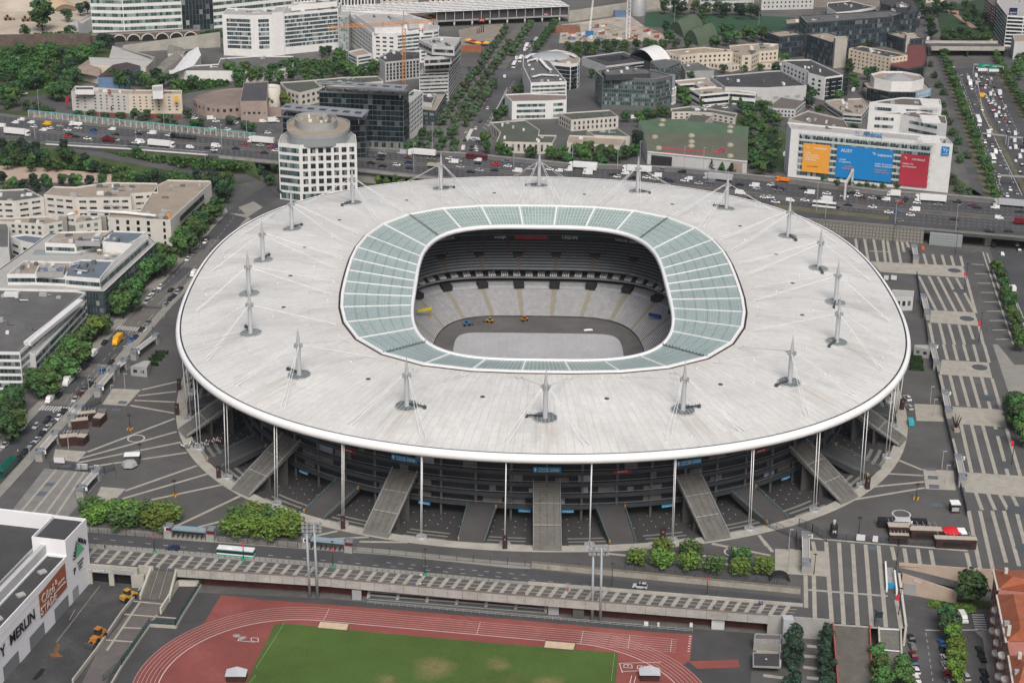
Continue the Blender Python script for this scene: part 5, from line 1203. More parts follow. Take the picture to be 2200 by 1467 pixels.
a,c=L(0,'1050,450 1880,405'); q=MB(); p0,p1,u0,u1=a,c,V((0,0,5)),V((0,0,11)); w_=V((0,1.2,0)); q.add([p0,p1,p1+u1,p0+u0,p0+w_,p1+w_,p1+u1+w_,p0+u0+w_],[(0,1,2,3),(3,2,6,7),(5,4,7,6),(1,5,6,2),(4,0,3,7)]); tag(q.build('ramp_wall',CONC,loc=a),'long pale concrete ramp wall rising towards the white office','wall')
st=tag(empty('railway_station',L(1,'2000,240')[0]),'long railway station with a white lattice canopy over a dark glazed hall','station'); A0,A1=L(1,'1540,238')[0],L(2,'480,188')[0]; d=(A1-A0).normalized(); bk=V((-d.y,d.x,0))
q=MB(); q.bar(A0+bk*14+V((0,0,4.2)),A1+bk*14+V((0,0,4.2)),28,1); q.build('deck',GCONC,st)
q=MB(); q.bar(A0+bk*8+V((0,0,5.2)),A1+bk*8+V((0,0,5.2)),12,5.6); q.build('glazed_hall',GL('station_glass',(.02,.025,.03),3,3,(.06,.06,.065),.05,.06),st)
n=15; Lg=(A1-A0).length
for i in range(n+1):
 q=MB(); p=A0+d*(Lg*i/n); q.tube([p+V((0,0,5)),p+V((0,0,12))],.25,5)
 if i%2==0:q.tube([p+bk*1,p+bk*1+V((0,0,4.4))],.7,8)
 q.build('column',LGREY,st)
q=MB(); c0_=A0-d*75
q.add([c0_+V((0,0,12))-bk*1,A1-bk*1+V((0,0,12)),A1+bk*40+V((0,0,12)),c0_+bk*40+V((0,0,12))],[(0,1,2,3)]); q.build('canopy',M('canopy_mesh',(.36,.36,.35),.6,.3,.4,fine=2),st)
q=MB(); Lc=Lg+75
for i in range(30):
 p=c0_+d*(Lc*i/29); q.tube([p-bk*1.5+V((0,0,12.4)),p+bk*41+V((0,0,12.4))],.25,4); p2=c0_+d*(Lc*min(i+1,29)/29); q.tube([p-bk+V((0,0,12.6)),p2+bk*40+V((0,0,12.6))],.16,4)
for j in range(7):q.tube([c0_+bk*(j*6.5-1)+V((0,0,12.5)),A1+bk*(j*6.5-1)+V((0,0,12.5))],.22,4)
q.build('lattice',WHITE,st)
for t,pt in((1,'1925,170'),(2,'288,125')):
 p=L(t,pt,6)[0]; q=MB(); q.box(p.x,p.y-1,4.6,5,.4,2.6); o=q.build('sign',REDP,st); letter('RER',1.6,p+V((0,-1.25,0)),(1,0,0),(0,0,1),LETW,o)
a,c=L(2,'480,190 1260,70'); q=MB(); q.bar(a,c,1.2,8.5); tag(q.build('retaining_wall',CONC,loc=a),'pale concrete wall carrying the railway right of the station','wall')
b=Bld('apartment_building','beige apartment houses peeking over the station canopy at the top edge','building',cen(L(1,'1480,60 2181,30')))
b.block(fp(L(1,'1475,110 1800,95 2181,75'),14),15,0,BEIGE,RTAN,win=[('f','g',4.2,4,.4,.5,1,14,1,GGRY)]); b.done()
b=Bld('apartment_building','white apartment house behind the station lattice at the top edge','building',cen(L(1,'1050,120'))); b.block(fp(L(1,'1060,130 1380,115'),14),17,0,CREAM,RTAN,win=[('f','g',4.5,5,.4,.5,1,16,1,GGRY)]); b.done()
b=Bld('apartment_building','pale apartment slab beyond the sports field trees','building',cen(L(2,'1450,40'))); b.block(fp(L(2,'1300,70 1500,60'),14),14,0,LGREY,RGRY,win=[('f','g',4,4,.4,.5,1,13,1,GGRY)]); b.done()
b=Bld('office_building','pale grey office with ribbon windows beyond the sports field trees','building',cen(L(2,'1800,50'))); b.block(fp(L(2,'1600,75 2060,60'),16),13,0,LGREY,RGRY,win=[('f','b',3,.4,1,12,1,GBLU)]); b.done()
# ---- blocks right of the avenue ----
h=hh(2,465,930,702); b=Bld('office_building','white horseshoe shaped office with a drum end and white roof walkways','office building',cen(L(2,'250,800')))
RW=[('n','b',6,.5,1,h-1.5,.8,GTEAL),('m','b',6,.5,1,h-1.5,.8,GTEAL),('f','b',6,.55,1,h-1.5,.8,GTEAL)]
b.block(L(2,'96,480 230,445 330,530 466,695 160,706 92,560',h),h,0,WHT,RGRY,win=RW[:1]+RW[2:],units=16); b.block(L(2,'230,445 380,425 470,440 535,462 582,500 578,520 560,538 500,548 330,530',h),h,0,WHT,RTAN,win=[('f','b',6,.9,0,h-2,.3,GBLK),('n','g',4.0,5,.6,.7,1,h-2,.5,GTEAL)],units=3)
q=MB();
for po in('120,500 160,470 260,455 380,450 500,470 540,490','150,520 230,500 300,580 330,600','180,660 250,640 400,650'):
 P=L(2,po,h+.4)
 for a,c in zip(P,P[1:]):q.bar(a,c,2.2,.5)
b.put(q,'roof_walkway',WHT); q=MB(); p=L(2,'330,478',h)[0]; q.lathe([(13,h-.5),(12,h+.6),(7,h+1.6),(0,h+2)],p.x,p.y,20); b.put(q,'roof_dome',GBLU)
h2=hh(2,325,1012,855); b.block(L(2,'-60,805 130,795 465,805 466,850 325,858 0,865',h2),h2,0,WHT,M('brownish_roof',(.2,.16,.14),.95,.1,.2),win=[('f','b',3,.5,0,h2-1,3,GTEAL)]); b.done()
h=hh(2,800,645,572); b=simple('office_building','low square office around a black courtyard with one white side',2,'595,488 950,440 1146,522 800,565',h,LGREY,RDRK,win=[('n','b',2,.7,1,h-1,.2,GBLK)],hole=L(2,'715,490 930,466 1010,496 840,520',h)); b.done()
h=hh(2,770,932,656); b=simple('office_building','dark glass office with a white framed round corner',2,'712,602 772,658 1225,674 1368,642 1190,598 1000,562',h,M('mid_grey_slab',(.11,.12,.122),.6,.1,.4),RGRY,win=[('a','b',6,.68,3,h-2,.4,GTEAL)],units=3,trim=LGREY,par=1.0); b.block(L(2,'765,600 800,640 1180,628 1170,590 1010,565',h+2.6),h+2.6,h-1,DARKC,RGRY,units=6)
p=G(*Q(2,1300,880)); q=MB(); q.lathe([(6.6,0),(6.6,h*.52),(6.2,h*.52),(6.2,h-2),(0,h-2)],p.x,p.y,24); b.put(q,'corner_drum',GL('drum_glass',(.03,.05,.055),2,3,(.2,.2,.2),.08))
q=MB()
for k in range(9):
 t=-pi+k*pi/8;
 q.box(p.x+6.8*cos(t),p.y+6.8*sin(t),0,.8,.5,h*.52,t+pi/2)
for z in(.2,h*.26,h*.48):q.lathe([(6.75,z),(6.95,z),(6.95,z+.9),(6.75,z+.9)],p.x,p.y,24)
b.put(q,'white_frame',WHT); b.done()
h=hh(2,1435,655,515); b=simple('office_building','glass cube office beside the white vaulted roof',2,'1222,560 1300,575 1440,520 1300,505 1180,520',h,SLG,RGRY,win=[('a','b',6,.75,0,h-1,.3,GTEAL)]); b.done()
vb=Bld('sports_hall','hall under a white vaulted roof behind the glass office','hall',cen(L(2,'1170,520'))); P=L(2,'1006,470 1215,545 1352,505 1130,432',7); q=MB(); q.prism(ccw([(p.x,p.y)for p in P]),0,7,top=False); vb.put(q,'wall',DARKC); q=MB(); N=10
for i in range(N):
 f0,f1=i/N,(i+1)/N; z=lambda f:V((0,0,6.5*sin(pi*f)**.8 if 0<f<1 else 0)); a,c,e,g=P[0].lerp(P[1],f0),P[0].lerp(P[1],f1),P[3].lerp(P[2],f1),P[3].lerp(P[2],f0); q.add([a+z(f0),c+z(f1),e+z(f1),g+z(f0)],[(0,1,2,3)])
vb.put(q,'vaulted_roof',WHT); vb.done()
h=hh(2,1960,602,468); b=simple('apartment_building','long cream building with square windows and folded wings',2,'1290,432 1640,402 1862,424 1850,392 2000,377 2181,370 2270,376 2270,425 2110,440 2040,472 1960,472 1880,442 1580,455 1430,475',h,BEIGE,RTAN,win=[('a','g',3.6,3,.42,.48,1,h-1,1,GGRY)],units=14); h2=hh(2,1860,610,560); b.block(L(2,'1620,522 1800,506 1962,546 1862,565',h2),h2,0,BEIGE,RLGT,win=[('a','g',3.2,1,.4,.5,.5,h2,1,GGRY)]); b.block(L(2,'2085,520 2200,480 2300,490 2300,540 2120,545',h2),h2,0,BEIGE,RTAN,win=[('a','g',3.2,1,.4,.5,.5,h2,1,GGRY)]); b.done()
simple('hall','small grey flat roofed hall in front of the cream building',2,'1440,542 1580,530 1722,602 1480,608',7,GREYW,RGRY,units=2).done()
b=simple('hall','very wide grey roofed hall with pale fascia beside the zigzag office',2,'1690,652 1815,742 2181,748 2511,728 2291,602 2181,607',10,LGREY,RDRK,units=9,win=[('f','g',9.0,1,.5,.3,0,6,2,GREYW)]); b.done()
b=Bld('office_building','zigzag low white office with black ribbon windows','office building',cen(L(2,'1700,800'))); BW=[('a','b',2,.42,0,8,.3,GBLK)]
b.block(L(2,'1385,687 1650,662 1740,735 1600,745 1555,708 1420,718',8),8,0,WHT,RTAN,win=BW,units=3); b.block(L(2,'1518,760 1735,742 2088,788 2075,803 1850,785 1600,808',8),8,0,WHT,RTAN,win=BW,units=3); board(b,2,'1910,795',7.3,1.6,1.0,REDP); board(b,2,'1970,798',7.3,1.4,1.0,BLUE); b.done()
h=hh(2,905,1092,994); b=simple('office_building','small two storey white office with a greenish roof near the avenue',2,'398,964 830,937 908,992 505,1022',h,CREAM,RGRN,win=[('a','g',3.0,2,.42,.6,.3,h-.7,1,GGRY)],units=3); b.done()
h=hh(2,345,1312,1215); b=simple('office_building','low white office with a green grey stepped roof beside the avenue',2,'-186,1042 110,1022 236,1106 228,1150 380,1153 345,1218 -131,1206 -100,1126',h,CREAM,RGRN,win=[('a','g',3.4,1,.4,.6,0,h,1,GGRY)],units=8); b.done()
simple('hall','low building with a brown gravel roof behind the motorway trees',2,'490,1152 972,1174 920,1246 468,1216',6.5,CREAM,RTAN,units=1,win=[('a','g',4.,1,.4,.5,0,5,1,GGRY)]).done()
simple('hall','low building with a dark green roof behind the brown gravel roof',2,'635,1112 890,1090 1008,1165 700,1152',7.5,CREAM,RGRN,units=2).done()
zr,ze=13.0,7.4; b=Bld('warehouse','large green roofed warehouse with red lettering on its sloping front','warehouse',cen(L(2,'1570,1390'))); bk_=L(2,'1078,1037 1250,1006 2018,1082',zr); rg=L(2,'1120,1118 2012,1172',zr); ev=L(2,'1155,1292 2005,1376',ze)
q=MB(); q.add([bk_[0],rg[0],rg[1],bk_[2],bk_[1]],[(0,1,2,3,4)]); b.put(q,'upper_roof',M('faded_green_roof',(.085,.135,.085),.9,.15,.1,fine=1.2))
q=MB(); q.add([rg[0],ev[0],ev[1],rg[1]],[(0,1,2,3)]); b.put(q,'sloping_roof',M('olive_felt_roof',(.1,.107,.08),.95,.12,.1,fine=1.5))
g0=lambda p:V((p.x,p.y,0)); q=MB(); q.add([g0(ev[0]),g0(ev[1]),ev[1],ev[0]],[(0,1,2,3)]); q.add([g0(ev[1]),g0(rg[1]),rg[1],ev[1]],[(0,1,2,3)]); q.add([g0(rg[1]),g0(bk_[2]),bk_[2],rg[1]],[(0,1,2,3)]); q.add([g0(rg[0]),g0(ev[0]),ev[0],rg[0]],[(0,1,2,3)]); q.add([g0(bk_[0]),g0(rg[0]),rg[0],bk_[0]],[(0,1,2,3)]); q.add([g0(bk_[2]),g0(bk_[1]),g0(bk_[0]),bk_[0],bk_[1],bk_[2]],[(0,1,4,5),(1,2,3,4)]); b.put(q,'wall',LGREY)
xd=(ev[1]-ev[0]).normalized(); yd=(rg[0]-ev[0]); yd=(yd-xd*yd.dot(xd)).normalized()
RL=M('lettering_red',(.45,.04,.1),.6,.05); p=ev[0].lerp(ev[1],.385)+(rg[0]-ev[0])*.27; hold=tag(empty('lettering_holder'),None)
bpy.data.objects.remove(hold); o=letter('vente-privee.com',6.0,p,xd,yd,RL,b.r,sx=.66); p=ev[0].lerp(ev[1],.735)+(rg[0]-ev[0])*.36
q=MB(); up_=xd.cross(yd)*.12
for k,(cx,cy,rx,ry,rot)in enumerate(((-2.2,-1,1.6,1.1,.3),(-.4,-.6,1.4,1.6,-.5),(1.2,1.6,1.0,3.4,-.3),(2.2,1.0,.8,3.2,.5))):
 q.tube([p+up_+xd*(cx+rx*cos(t)*cos(rot)-ry*sin(t)*sin(rot))+yd*(cy+rx*cos(t)*sin(rot)+ry*sin(t)*cos(rot))for t in(2*pi*j/14 for j in range(15))],.16,4)
b.put(q,'line_emblem',RL)
q=MB(); q.tube([ev[0].lerp(ev[1],.18)+yd*.5+up_,ev[0].lerp(ev[1],.35)+yd*.15+up_,ev[0].lerp(ev[1],.56)+yd*.5+up_],.25,4); b.put(q,'red_curve',RL)
for f,v in((.1,.72),(.12,.2),(.46,.9),(.455,.62),(.45,.42),(.83,.6),(.83,.14)):
 p=ev[0].lerp(ev[1],f).lerp(rg[0].lerp(rg[1],f),v); q=MB(); q.lathe([(2.1,p.z-.6),(2.1,p.z+.4),(1.6,p.z+1.1),(.8,p.z+1.5),(0,p.z+1.6)],p.x,p.y,12); b.put(q,'dome_skylight',M('yellowed_dome',(.3,.27,.2),.5,.1))
for x,y in((1285,1030),(1275,1070),(1860,1085),(1855,1125)):
 p=L(2,'%d,%d'%(x,y),zr)[0]; q=MB(); q.lathe([(2.1,zr-.3),(2.1,zr+.4),(1.2,zr+1.2),(0,zr+1.5)],p.x,p.y,12); b.put(q,'dome_skylight',MC['yellowed_dome'])
a,c=ev[0].lerp(ev[1],.04),ev[0].lerp(ev[1],.25); q=MB(); q.bar((a.x,a.y-.1,0),(c.x,c.y-.1,0),.3,5.6); b.put(q,'loading_bay',M('loading_dark',(.025,.026,.028),.9,.2)); a,c=ev[0].lerp(ev[1],.86),ev[0].lerp(ev[1],.955); q=MB(); q.bar((a.x,a.y-.1,0),(c.x,c.y-.1,0),.3,6.2); b.put(q,'brown_panel',PINK)
q=MB(); q.bar(ev[0]-V((0,.2,.4)),ev[1]-V((0,.2,.4)),.5,.6); b.put(q,'eaves_trim',WHT); b.done()
h=hh(2,1360,1012,950); b=simple('office_building','white L shaped office with a dark green roof behind the warehouse',2,'1350,927 1540,902 1920,966 1905,1002 1700,962 1530,952 1362,955',h,CREAM,RGRN,win=[('a','g',3.6,2,.45,.45,0,h-.5,1,GGRY)],units=5); b.block(L(2,'1465,1035 1530,968 1712,980 1635,1050',h+2),h+2,0,CREAM,RGRN,win=[('a','g',3.4,2,.4,.4,h-4,h+1,1,GGRY)],units=2,trim=M('red_trim',(.3,.1,.09),.7,.1)); b.done()
# ---- blocks at the far right ----
b=Bld('office_building','sprawling dark glass office complex with pale stair towers','office building',cen(L(3,'600,430'))); h=hh(3,545,440,182); RB=M('reddish_line',(.17,.11,.1),.7,.1); DW=[('a','b',6,.78,0,h-.8,.3,GL('slate_glass',(.03,.045,.055),2.2,3.3,(.13,.14,.15),.07,.2,(.16,.2,.21)))]; SG=MC['slate_glass']
b.block(L(3,'270,132 840,102 1040,92 1130,110 1060,140 545,180 332,194',h),h,0,DARKC,RGRY,win=DW,units=4,trim=GREYW)
for po,base,top,px_ in(('0,278 150,257 306,292 100,314',505,312,100),('330,292 500,272 712,342 600,356 540,360',565,358,545),('1020,287 1170,266 1332,322 1250,330 1168,334',445,330,1170),('155,165 260,150 335,192 160,205',300,200,250),('1130,140 1240,118 1302,132 1290,160 1150,175',250,170,1200)):
 h2=hh(3,px_,base,top); b.block(L(3,po,h2),h2,0,DARKC,RTAN,win=[('a','b',max(2,round(h2/4)),.75,0,h2-.8,.3,SG)],units=1,trim=GREYW)
for x0,x1,yt,yb in((306,416,148,330),(1040,1132,78,300),(556,656,318,585),(1168,1250,290,450)):
 h2=hh(3,x0,yb,yt+15); a,c=L(3,'%d,%d %d,%d'%(x0,yb,x1,yb-8)); b.block(fp([a,c],7),h2,0,M('pale_stair_tower',(.4,.375,.335),.85,.08,.2),RTAN)
b.done()
b=Bld('office_building','black roofed rounded office at the top right edge','office building',cen(L(3,'1150,100'))); b.block(L(3,'955,-20 1230,-20 1285,60 1270,100 1180,112 1070,95 1040,50 960,30',18),18,0,DARKC,RDRK,win=[('a','b',4,.7,0,17,.2,SG)]); b.block(L(3,'1080,20 1180,15 1220,40 1190,70 1090,65',21),21,17,DARKC,RGRY,units=4); b.done()
h=hh(3,690,600,414); b=simple('hotel','cream hotel with rows of small square windows and rooftop machines',3,'690,414 800,393 1060,442 1190,470 1050,492',h,M('warm_cream',(.58,.5,.385),.85,.06,.2),RDRK,win=[('a','g',3.4,5,.36,.4,2,h-.5,1,GGRY)],units=8); b.done()
h=hh(3,1180,640,495); b=simple('office_building','black glass office with a dark red roof beside the cream hotel',3,'1045,560 1060,498 1185,470 1190,378 1342,376 1356,482 1330,560 1180,590',h,DARKC,M('dark_red_roof',(.15,.05,.045),.85,.12,.2),win=[('a','b',5,.85,0,h-1,.2,GBLK)]); b.done()
c8=L(3,'1095,738',0)[0]; h=hh(3,1100,885,778); c8=L(3,'1095,728',h)[0]; b=Bld('office_building','octagonal black glass office crowned by white walls and a glass pyramid','office building',(c8.x,c8.y,0)); ring8=lambda r,o=.39:[(c8.x+r*cos(o+k*pi/4),c8.y+r*.92*sin(o+k*pi/4))for k in range(8)]
b.block(ring8(22.5),h,0,DARKC,RTAN,win=[('a','b',6,.92,0,h-.6,.1,GBLK)]); b.block(ring8(17.5),h+6,h-.7,WHT,RTAN,par=1.2); q=MB(); o8=[(c8.x+dx,c8.y-4+dy)for dx,dy in((-9,-7),(9,-7),(11,0),(7,8),(-7,8),(-11,0))]; q.prism(o8,h+4,h+5.5,top=False); q.add([(*p,h+5.5)for p in o8]+[(c8.x,c8.y-3,h+9)],[(k,(k+1)%6,6)for k in range(6)]); b.put(q,'glass_pyramid',GL('pyramid_glass',(.1,.12,.14),1,1,(.3,.3,.3),.1))
pa,pb=ring8(22.7)[6],ring8(22.7)[7]; q=MB(); q.bar((*pa,h-5),(*pb,h-5),.4,5.4); o=b.put(q,'letting_banner',M('banner_pale_blue',(.2,.35,.45),.6,.1)); m_=(V((*pa,0))+V((*pb,0)))/2; xd=(V((*pb,0))-V((*pa,0))).normalized(); nrm=V((xd.y,-xd.x,0)); letter('A LOUER',3.4,V((m_.x,m_.y,h-1.6))+nrm*.3,xd,(0,0,1),LETW,o); letter('01 40 00 ACCESS',1.5,V((m_.x,m_.y,h-4))+nrm*.3,xd,(0,0,1),LETW,o); b.done()
h=hh(3,485,855,658); b=simple('office_building','white and black cubic office with a framed corner facade',3,'118,514 360,508 640,640 490,660 345,624 335,604',h,WHT,RDRK,win=[('m','g',5.0,4,.4,.5,2,h-2,2,GBLK),('n','b',5,.88,0,h-1,.4,GBLK),('f','g',2,4,.35,.6,2,h-3,2,GBLK)],units=6); P=L(3,'345,628 490,662 692,655 560,615',h-2.5); b.block(P,h-2.5,0,DARKC,RDRK,win=[('n','b',4,.85,0,h-3,.3,GBLK)]); a,c=L(3,'375,800 482,852'); q=MB()
for z in(2,h*.34,h*.62,h-5):q.bar((a.x,a.y-.6,z),(c.x,c.y-.6,z),.5,h*.11)
for p in(a,c):q.box(p.x,p.y-.6,2,1.6,.5,h-5)
b.put(q,'white_frame',WHT); b.done()
h=hh(3,640,1042,968); b=simple('office_building','low grey office with a curved front and dotted roof',3,'485,862 560,846 800,838 862,900 802,978 640,966 510,884',h,LGREY,RTAN,win=[('a','b',2,.5,0,h-.6,.2,GBLK)],units=12); b.done()
h=hh(3,235,1002,932); b=simple('office_building','small folded white office with brown roofs beside the roadside trees',3,'0,907 110,822 326,857 235,934 40,922',h,LGREY,M('brown_grey_roof',(.13,.115,.1),.95,.1,.2),win=[('a','g',2.2,2,.5,.5,0,h-.5,.5,GGRY)]); b.done()
simple('office_building','low zigzag office with pale parapets behind the bannered facade',3,'175,1012 340,942 640,1012 720,1140 480,1112 345,1100 385,1062',6,CREAM,MC['brown_grey_roof'],units=8,par=.9).done()
h=27.2; b=Bld('office_building','white office with three big coloured banners facing the motorway','office building',cen([G(1694,400),G(2040,416)])); fr=L(3,'197,1100 1577,1230',h); P=fp(fr,15)
b.block(P,h,0,WHT,RLGT,win=[],units=4,trim=WHT)
xd=(fr[1]-fr[0]).normalized(); nr=V((xd.y,-xd.x,0)); Lf=(fr[1]-fr[0]).length
def on(u,z,o=.1):p=fr[0]+xd*(Lf*u)+nr*o; return V((p.x,p.y,z))
def panel(u0,u1,z0,z1,nm,mat,o=.12,th=.12):
 q=MB(); a,c=on(u0,z0,o),on(u1,z0,o); q.bar(a,c,th,z1-z0); return b.put(q,nm,mat)
for k in range(7):
 z0=1.6+k*3.45; q=MB(); a,c=on(.055,z0,.06),on(.87,z0,.06); q.quad(a,c,c+V((0,0,2.2)),a+V((0,0,2.2)),0,((0,0),(Lf*.815,0),(Lf*.815,2.2),(0,2.2))); b.put(q,'window_band',GBLU)
 panel(.05,.88,z0+2.25,z0+3.1,'spandrel',M('pale_green_spandrel',(.42,.5,.48),.4,.05),.14)
for k in range(18):panel(.07+k*.0455,.073+k*.0455,h-3.4,h-.6,'pier',WHT,.3,.5)
ORB,BLB,RDB=M('banner_orange',(.72,.33,.05),.6,.03),M('banner_blue',(.01,.2,.5),.6,.03),M('banner_red',(.42,.035,.06),.6,.03)
for(u0,u1,z0,z1,mat,lab)in((.087,.257,4.0,20.2,ORB,0),(.3,.648,2.8,20.6,BLB,1),(.697,.868,2.0,19.6,RDB,2)):
 o=panel(u0,u1,z0,z1,'banner',mat,.7,.2); W_=Lf*(u1-u0); T=lambda s,u,z,sz,al='CENTER',m_=LETW:letter(s,sz,on(u0+(u1-u0)*u,z0+(z1-z0)*z,.75),xd,(0,0,1),m_,o,align=al)
 DK=M('banner_dark_text',(.2,.1,.05),.6,.05)
 if lab==0:T('randstad',.62,.86,2.0); T('Yy',.17,.87,1.6); T('rendu',.07,.68,1.4,'LEFT'); T('une nouvelle',.07,.6,1.4,'LEFT'); T('experience de',.07,.52,1.4,'LEFT'); T('candidature',.07,.44,1.4,'LEFT'); T('par chatbot',.2,.22,1.3,'LEFT',DK)
 elif lab==1:T('AUSY',.17,.86,2.6); T('expectra',.85,.83,2.2); T('Yy',.66,.86,1.9); T('conseil',.05,.58,1.3,'LEFT'); T('et ingenierie',.05,.51,1.3,'LEFT'); T('leader du recrutement',.69,.55,1.3,'LEFT'); T('hautes competences',.69,.48,1.3,'LEFT'); OT=M('orange_text',(.6,.25,.15),.6,.05); T('en cours',.16,.38,1.3,'LEFT',OT); T('digital factory',.1,.31,1.3,'LEFT',OT); T('recrutement',.69,.36,1.3,'LEFT',OT); T('cadres experts',.69,.29,1.3,'LEFT',OT)
 else:T('randstad',.62,.86,2.0); T('Yy',.17,.88,1.6); T('reseau de',.06,.7,1.5,'LEFT'); T('recrutement',.06,.61,1.5,'LEFT'); T('en interim',.62,.42,1.2,'LEFT',DK)
o=panel(.935,.982,h-6.5,h-1.6,'logo_board',BLB,.4,.2); letter('Yy',2.6,on(.958,h-3.4,.5),xd,(0,0,1),LETW,o); letter('randstad',.9,on(.958,h-5.6,.5),xd,(0,0,1),LETW,o)
o=panel(.41,.58,h+.1,h+.4,'sign_rail',WHT,.3,.3); letter('randstad',2.9,on(.51,h+1.3,.4),xd,(0,0,1),M('sign_blue_bright',(.0,.2,.48),.5,.03),o,thick=.3,bold=.05); letter('Yy',2.4,on(.415,h+1.4,.4),xd,(0,0,1),MC['sign_blue_bright'],o,thick=.3)
for po,a_ in(('865,872 1105,892 1480,912 1468,848 1150,830 1000,850',31),('860,960 1130,975 1526,1058 1512,988 1300,946 1120,950',29.5)):
 P=L(3,po,a_); b.block(P,a_,0,WHT,MC['brown_grey_roof'],win=[('f','b',6,.4,2,a_-1,6,GBLU)],units=3)
for y in(850,990,1160):
 q=MB()
 for k in range(5):
  a,c=L(3,'%d,%d %d,%d'%(1290+k*6,y+k*14,1450+k*6,y+8+k*14),31.5); q.bar(a,c,.8,.7)
 b.put(q,'roof_pergola',WHT)
b.done()
h=hh(3,2012,398,135); b=simple('office_building','tall office with white balcony bands and dark glass at the right edge',3,'1950,20 2040,135 2181,142 2300,145 2300,-40 1980,-40',h,WHT,RLGT,win=[('a','b',8,.6,1,h-.5,.3,GBLK)],units=5); board(b,3,'2088,110',h+1,6,7,M('navy_sign',(.01,.02,.06),.5,.1),'BANQUE',1.2); b.done()
h=hh(3,2100,505,352); b=simple('office_building','plain grey box building in front of the tall one at the right edge',3,'2080,292 2181,290 2300,300 2300,352 2102,355',h,LGREY,RTAN); b.done()
h=hh(3,1935,215,60); b=simple('apartment_building','red brick apartment house at the top right edge',3,'1850,-10 1940,-10 1946,62 1905,45',h,M('brick_red',(.17,.075,.06),.9,.15,.4),RGRY,win=[('a','g',3.4,5,.4,.5,1,h-1,1,WHT)]); b.done()
b=Bld('apartment_building','grey apartment slab with many small windows at the top edge','building',cen(L(3,'190,85'))); b.block(fp(L(3,'-60,90 385,78'),12),22,0,LGREY,RGRY,win=[('f','g',3.6,6,.35,.45,1,21,1,GGRY)]); b.done()
b=simple('office_building','white and dark low office with rooftop ducts at the top edge',3,'508,25 700,8 925,62 700,98 580,108 505,60',9,WHT,RDRK,units=9,win=[('n','b',2,.5,1,8,.5,GBLK)]); b.done()
for i,(t,f,hgt,m_,lab)in enumerate(((3,'1345,30 1500,15',8,BEIGE,'small beige house beyond the right hand park'),(0,'0,-20 300,-30',12,BEIGE,'pale building beyond the sand yard at the top left'))):
 b=Bld('building',lab,'building',cen(L(t,f))); b.block(fp(L(t,f),12),hgt,0,m_,RGRY,win=[('f','g',4.,2,.4,.5,1,hgt-1,1,GGRY)]); b.done()
 # ---------- buildings west of the stadium ----------
h=14.6; b=Bld('hotel','sprawling off white hotel with tan roofs at the top of the tree lined street','hotel',cen(L(4,'1000,400'))); HWW=M('hotel_white',(.56,.54,.49),.85,.07,.2,fine=1.5)
P=L(4,'920,385 1340,402 1452,407 1512,350 1800,88 1790,72 1430,64 1340,110 1200,318 930,337',h); b.block(P,h,0,HWW,RTAN,win=[('f','g',5.6,4,.3,.62,1,h-.4,2,GBLK)],units=10)
P_=ccw([(p.x,p.y)for p in P])
a,c=G(*Q(4,1530,352),h),G(*Q(4,1735,160),h); dd=(c-a).normalized(); nn=V((dd.y,-dd.x,0))
for z in(2.0,6.0,10.4):
 q=MB(); p0,p1=a+nn*.12,c+nn*.12; p0.z=p1.z=z; q.quad(p0,p1,p1+V((0,0,2.6)),p0+V((0,0,2.6)),0,((0,0),(60,0),(60,2.6),(0,2.6))); b.put(q,'window_band',GBLK)
a2,c2=G(*Q(4,1750,180),h),G(*Q(4,1798,100),h)
P=L(4,'372,190 460,120 640,125 930,85 1340,92 1345,168 1120,182 1118,212 850,217 640,217',h); b.block(P,h,0,HWW,RTAN,win=[('f','g',4.9,4,.68,.34,1,h-.5,1,GGRY)],units=12)
b.block(L(4,'-80,160 0,150 230,140 372,212 130,246 -80,240',h-1),h-1,0,HWW,RGRY,win=[('f','g',4.9,4,.68,.34,1,h-1.5,1,GGRY)],units=6)
for po,hz in(('-80,388 0,388 400,372 562,412 380,444 65,422 -80,414',h-3),('640,432 862,402 850,380 700,362 640,400',h-1)):b.block(L(4,po,hz),hz,0,HWW,RTAN,win=[('f','g',3.6,4,.5,.5,0,hz-.5,1,GTEAL)],units=4)
for x in(545,880):
 p=G(*Q(4,x,470),8); q=MB(); q.box(p.x,p.y,0,4,3,13.4); b.put(q,'stair_tower',GCONC)
for pts in('750,330 1060,345 1330,372','570,362 640,352'):
 q=MB(); q.tube(L(4,pts,h+.6),.75,8); b.put(q,'white_duct',WHT)
p=G(*Q(4,1398,522),7.2); q=MB(); q.box(p.x,p.y-.4,4.6,5.2,.3,5.2,-.06); o=b.put(q,'sign',M('navy_board',(.012,.02,.075),.5,.05)); letter('NOVOTEL',1.0,p+V((0,-.5,-1.2)),(1,0,0),(0,0,1),LETW,o); q=MB(); q.add([p+V((-1.4,-.65,-.2)),p+V((1.4,-.65,.3)),p+V((1.1,-.65,1.0)),p+V((-.4,-.65,.6))],[(0,1,2,3)]); b.put(q,'red_emblem',REDP)
p=G(*Q(4,960,297),10.4); letter('NOVOTEL',2.2,p+V((0,-.3,0)),(-1,0,0),(0,0,1),DARKSTEEL,b.r)
for x,y in((650,345),(1435,370)):
 p=G(*Q(4,x,y),h); q=MB(); q.box(p.x,p.y,h-.7,1.6,1.2,1.5,.2); b.put(q,'orange_crate',M('orange_plastic',(.7,.22,.02),.5,.05))
b.done()
b=simple('apartment_building','pale apartment house at the left edge below the hotel',4,'-160,425 60,430 75,470 75,640 60,640 -160,640',12,LGREY,RGRY); b.done()
h=9; b=simple('office_building','small white block with a blue grey roof between hotel and terrace office',4,'85,545 165,580 330,618 392,548 215,527',h,WHT,RBLU,win=[('f','b',2,.35,0,h-2,2,GBLK)]); b.done()
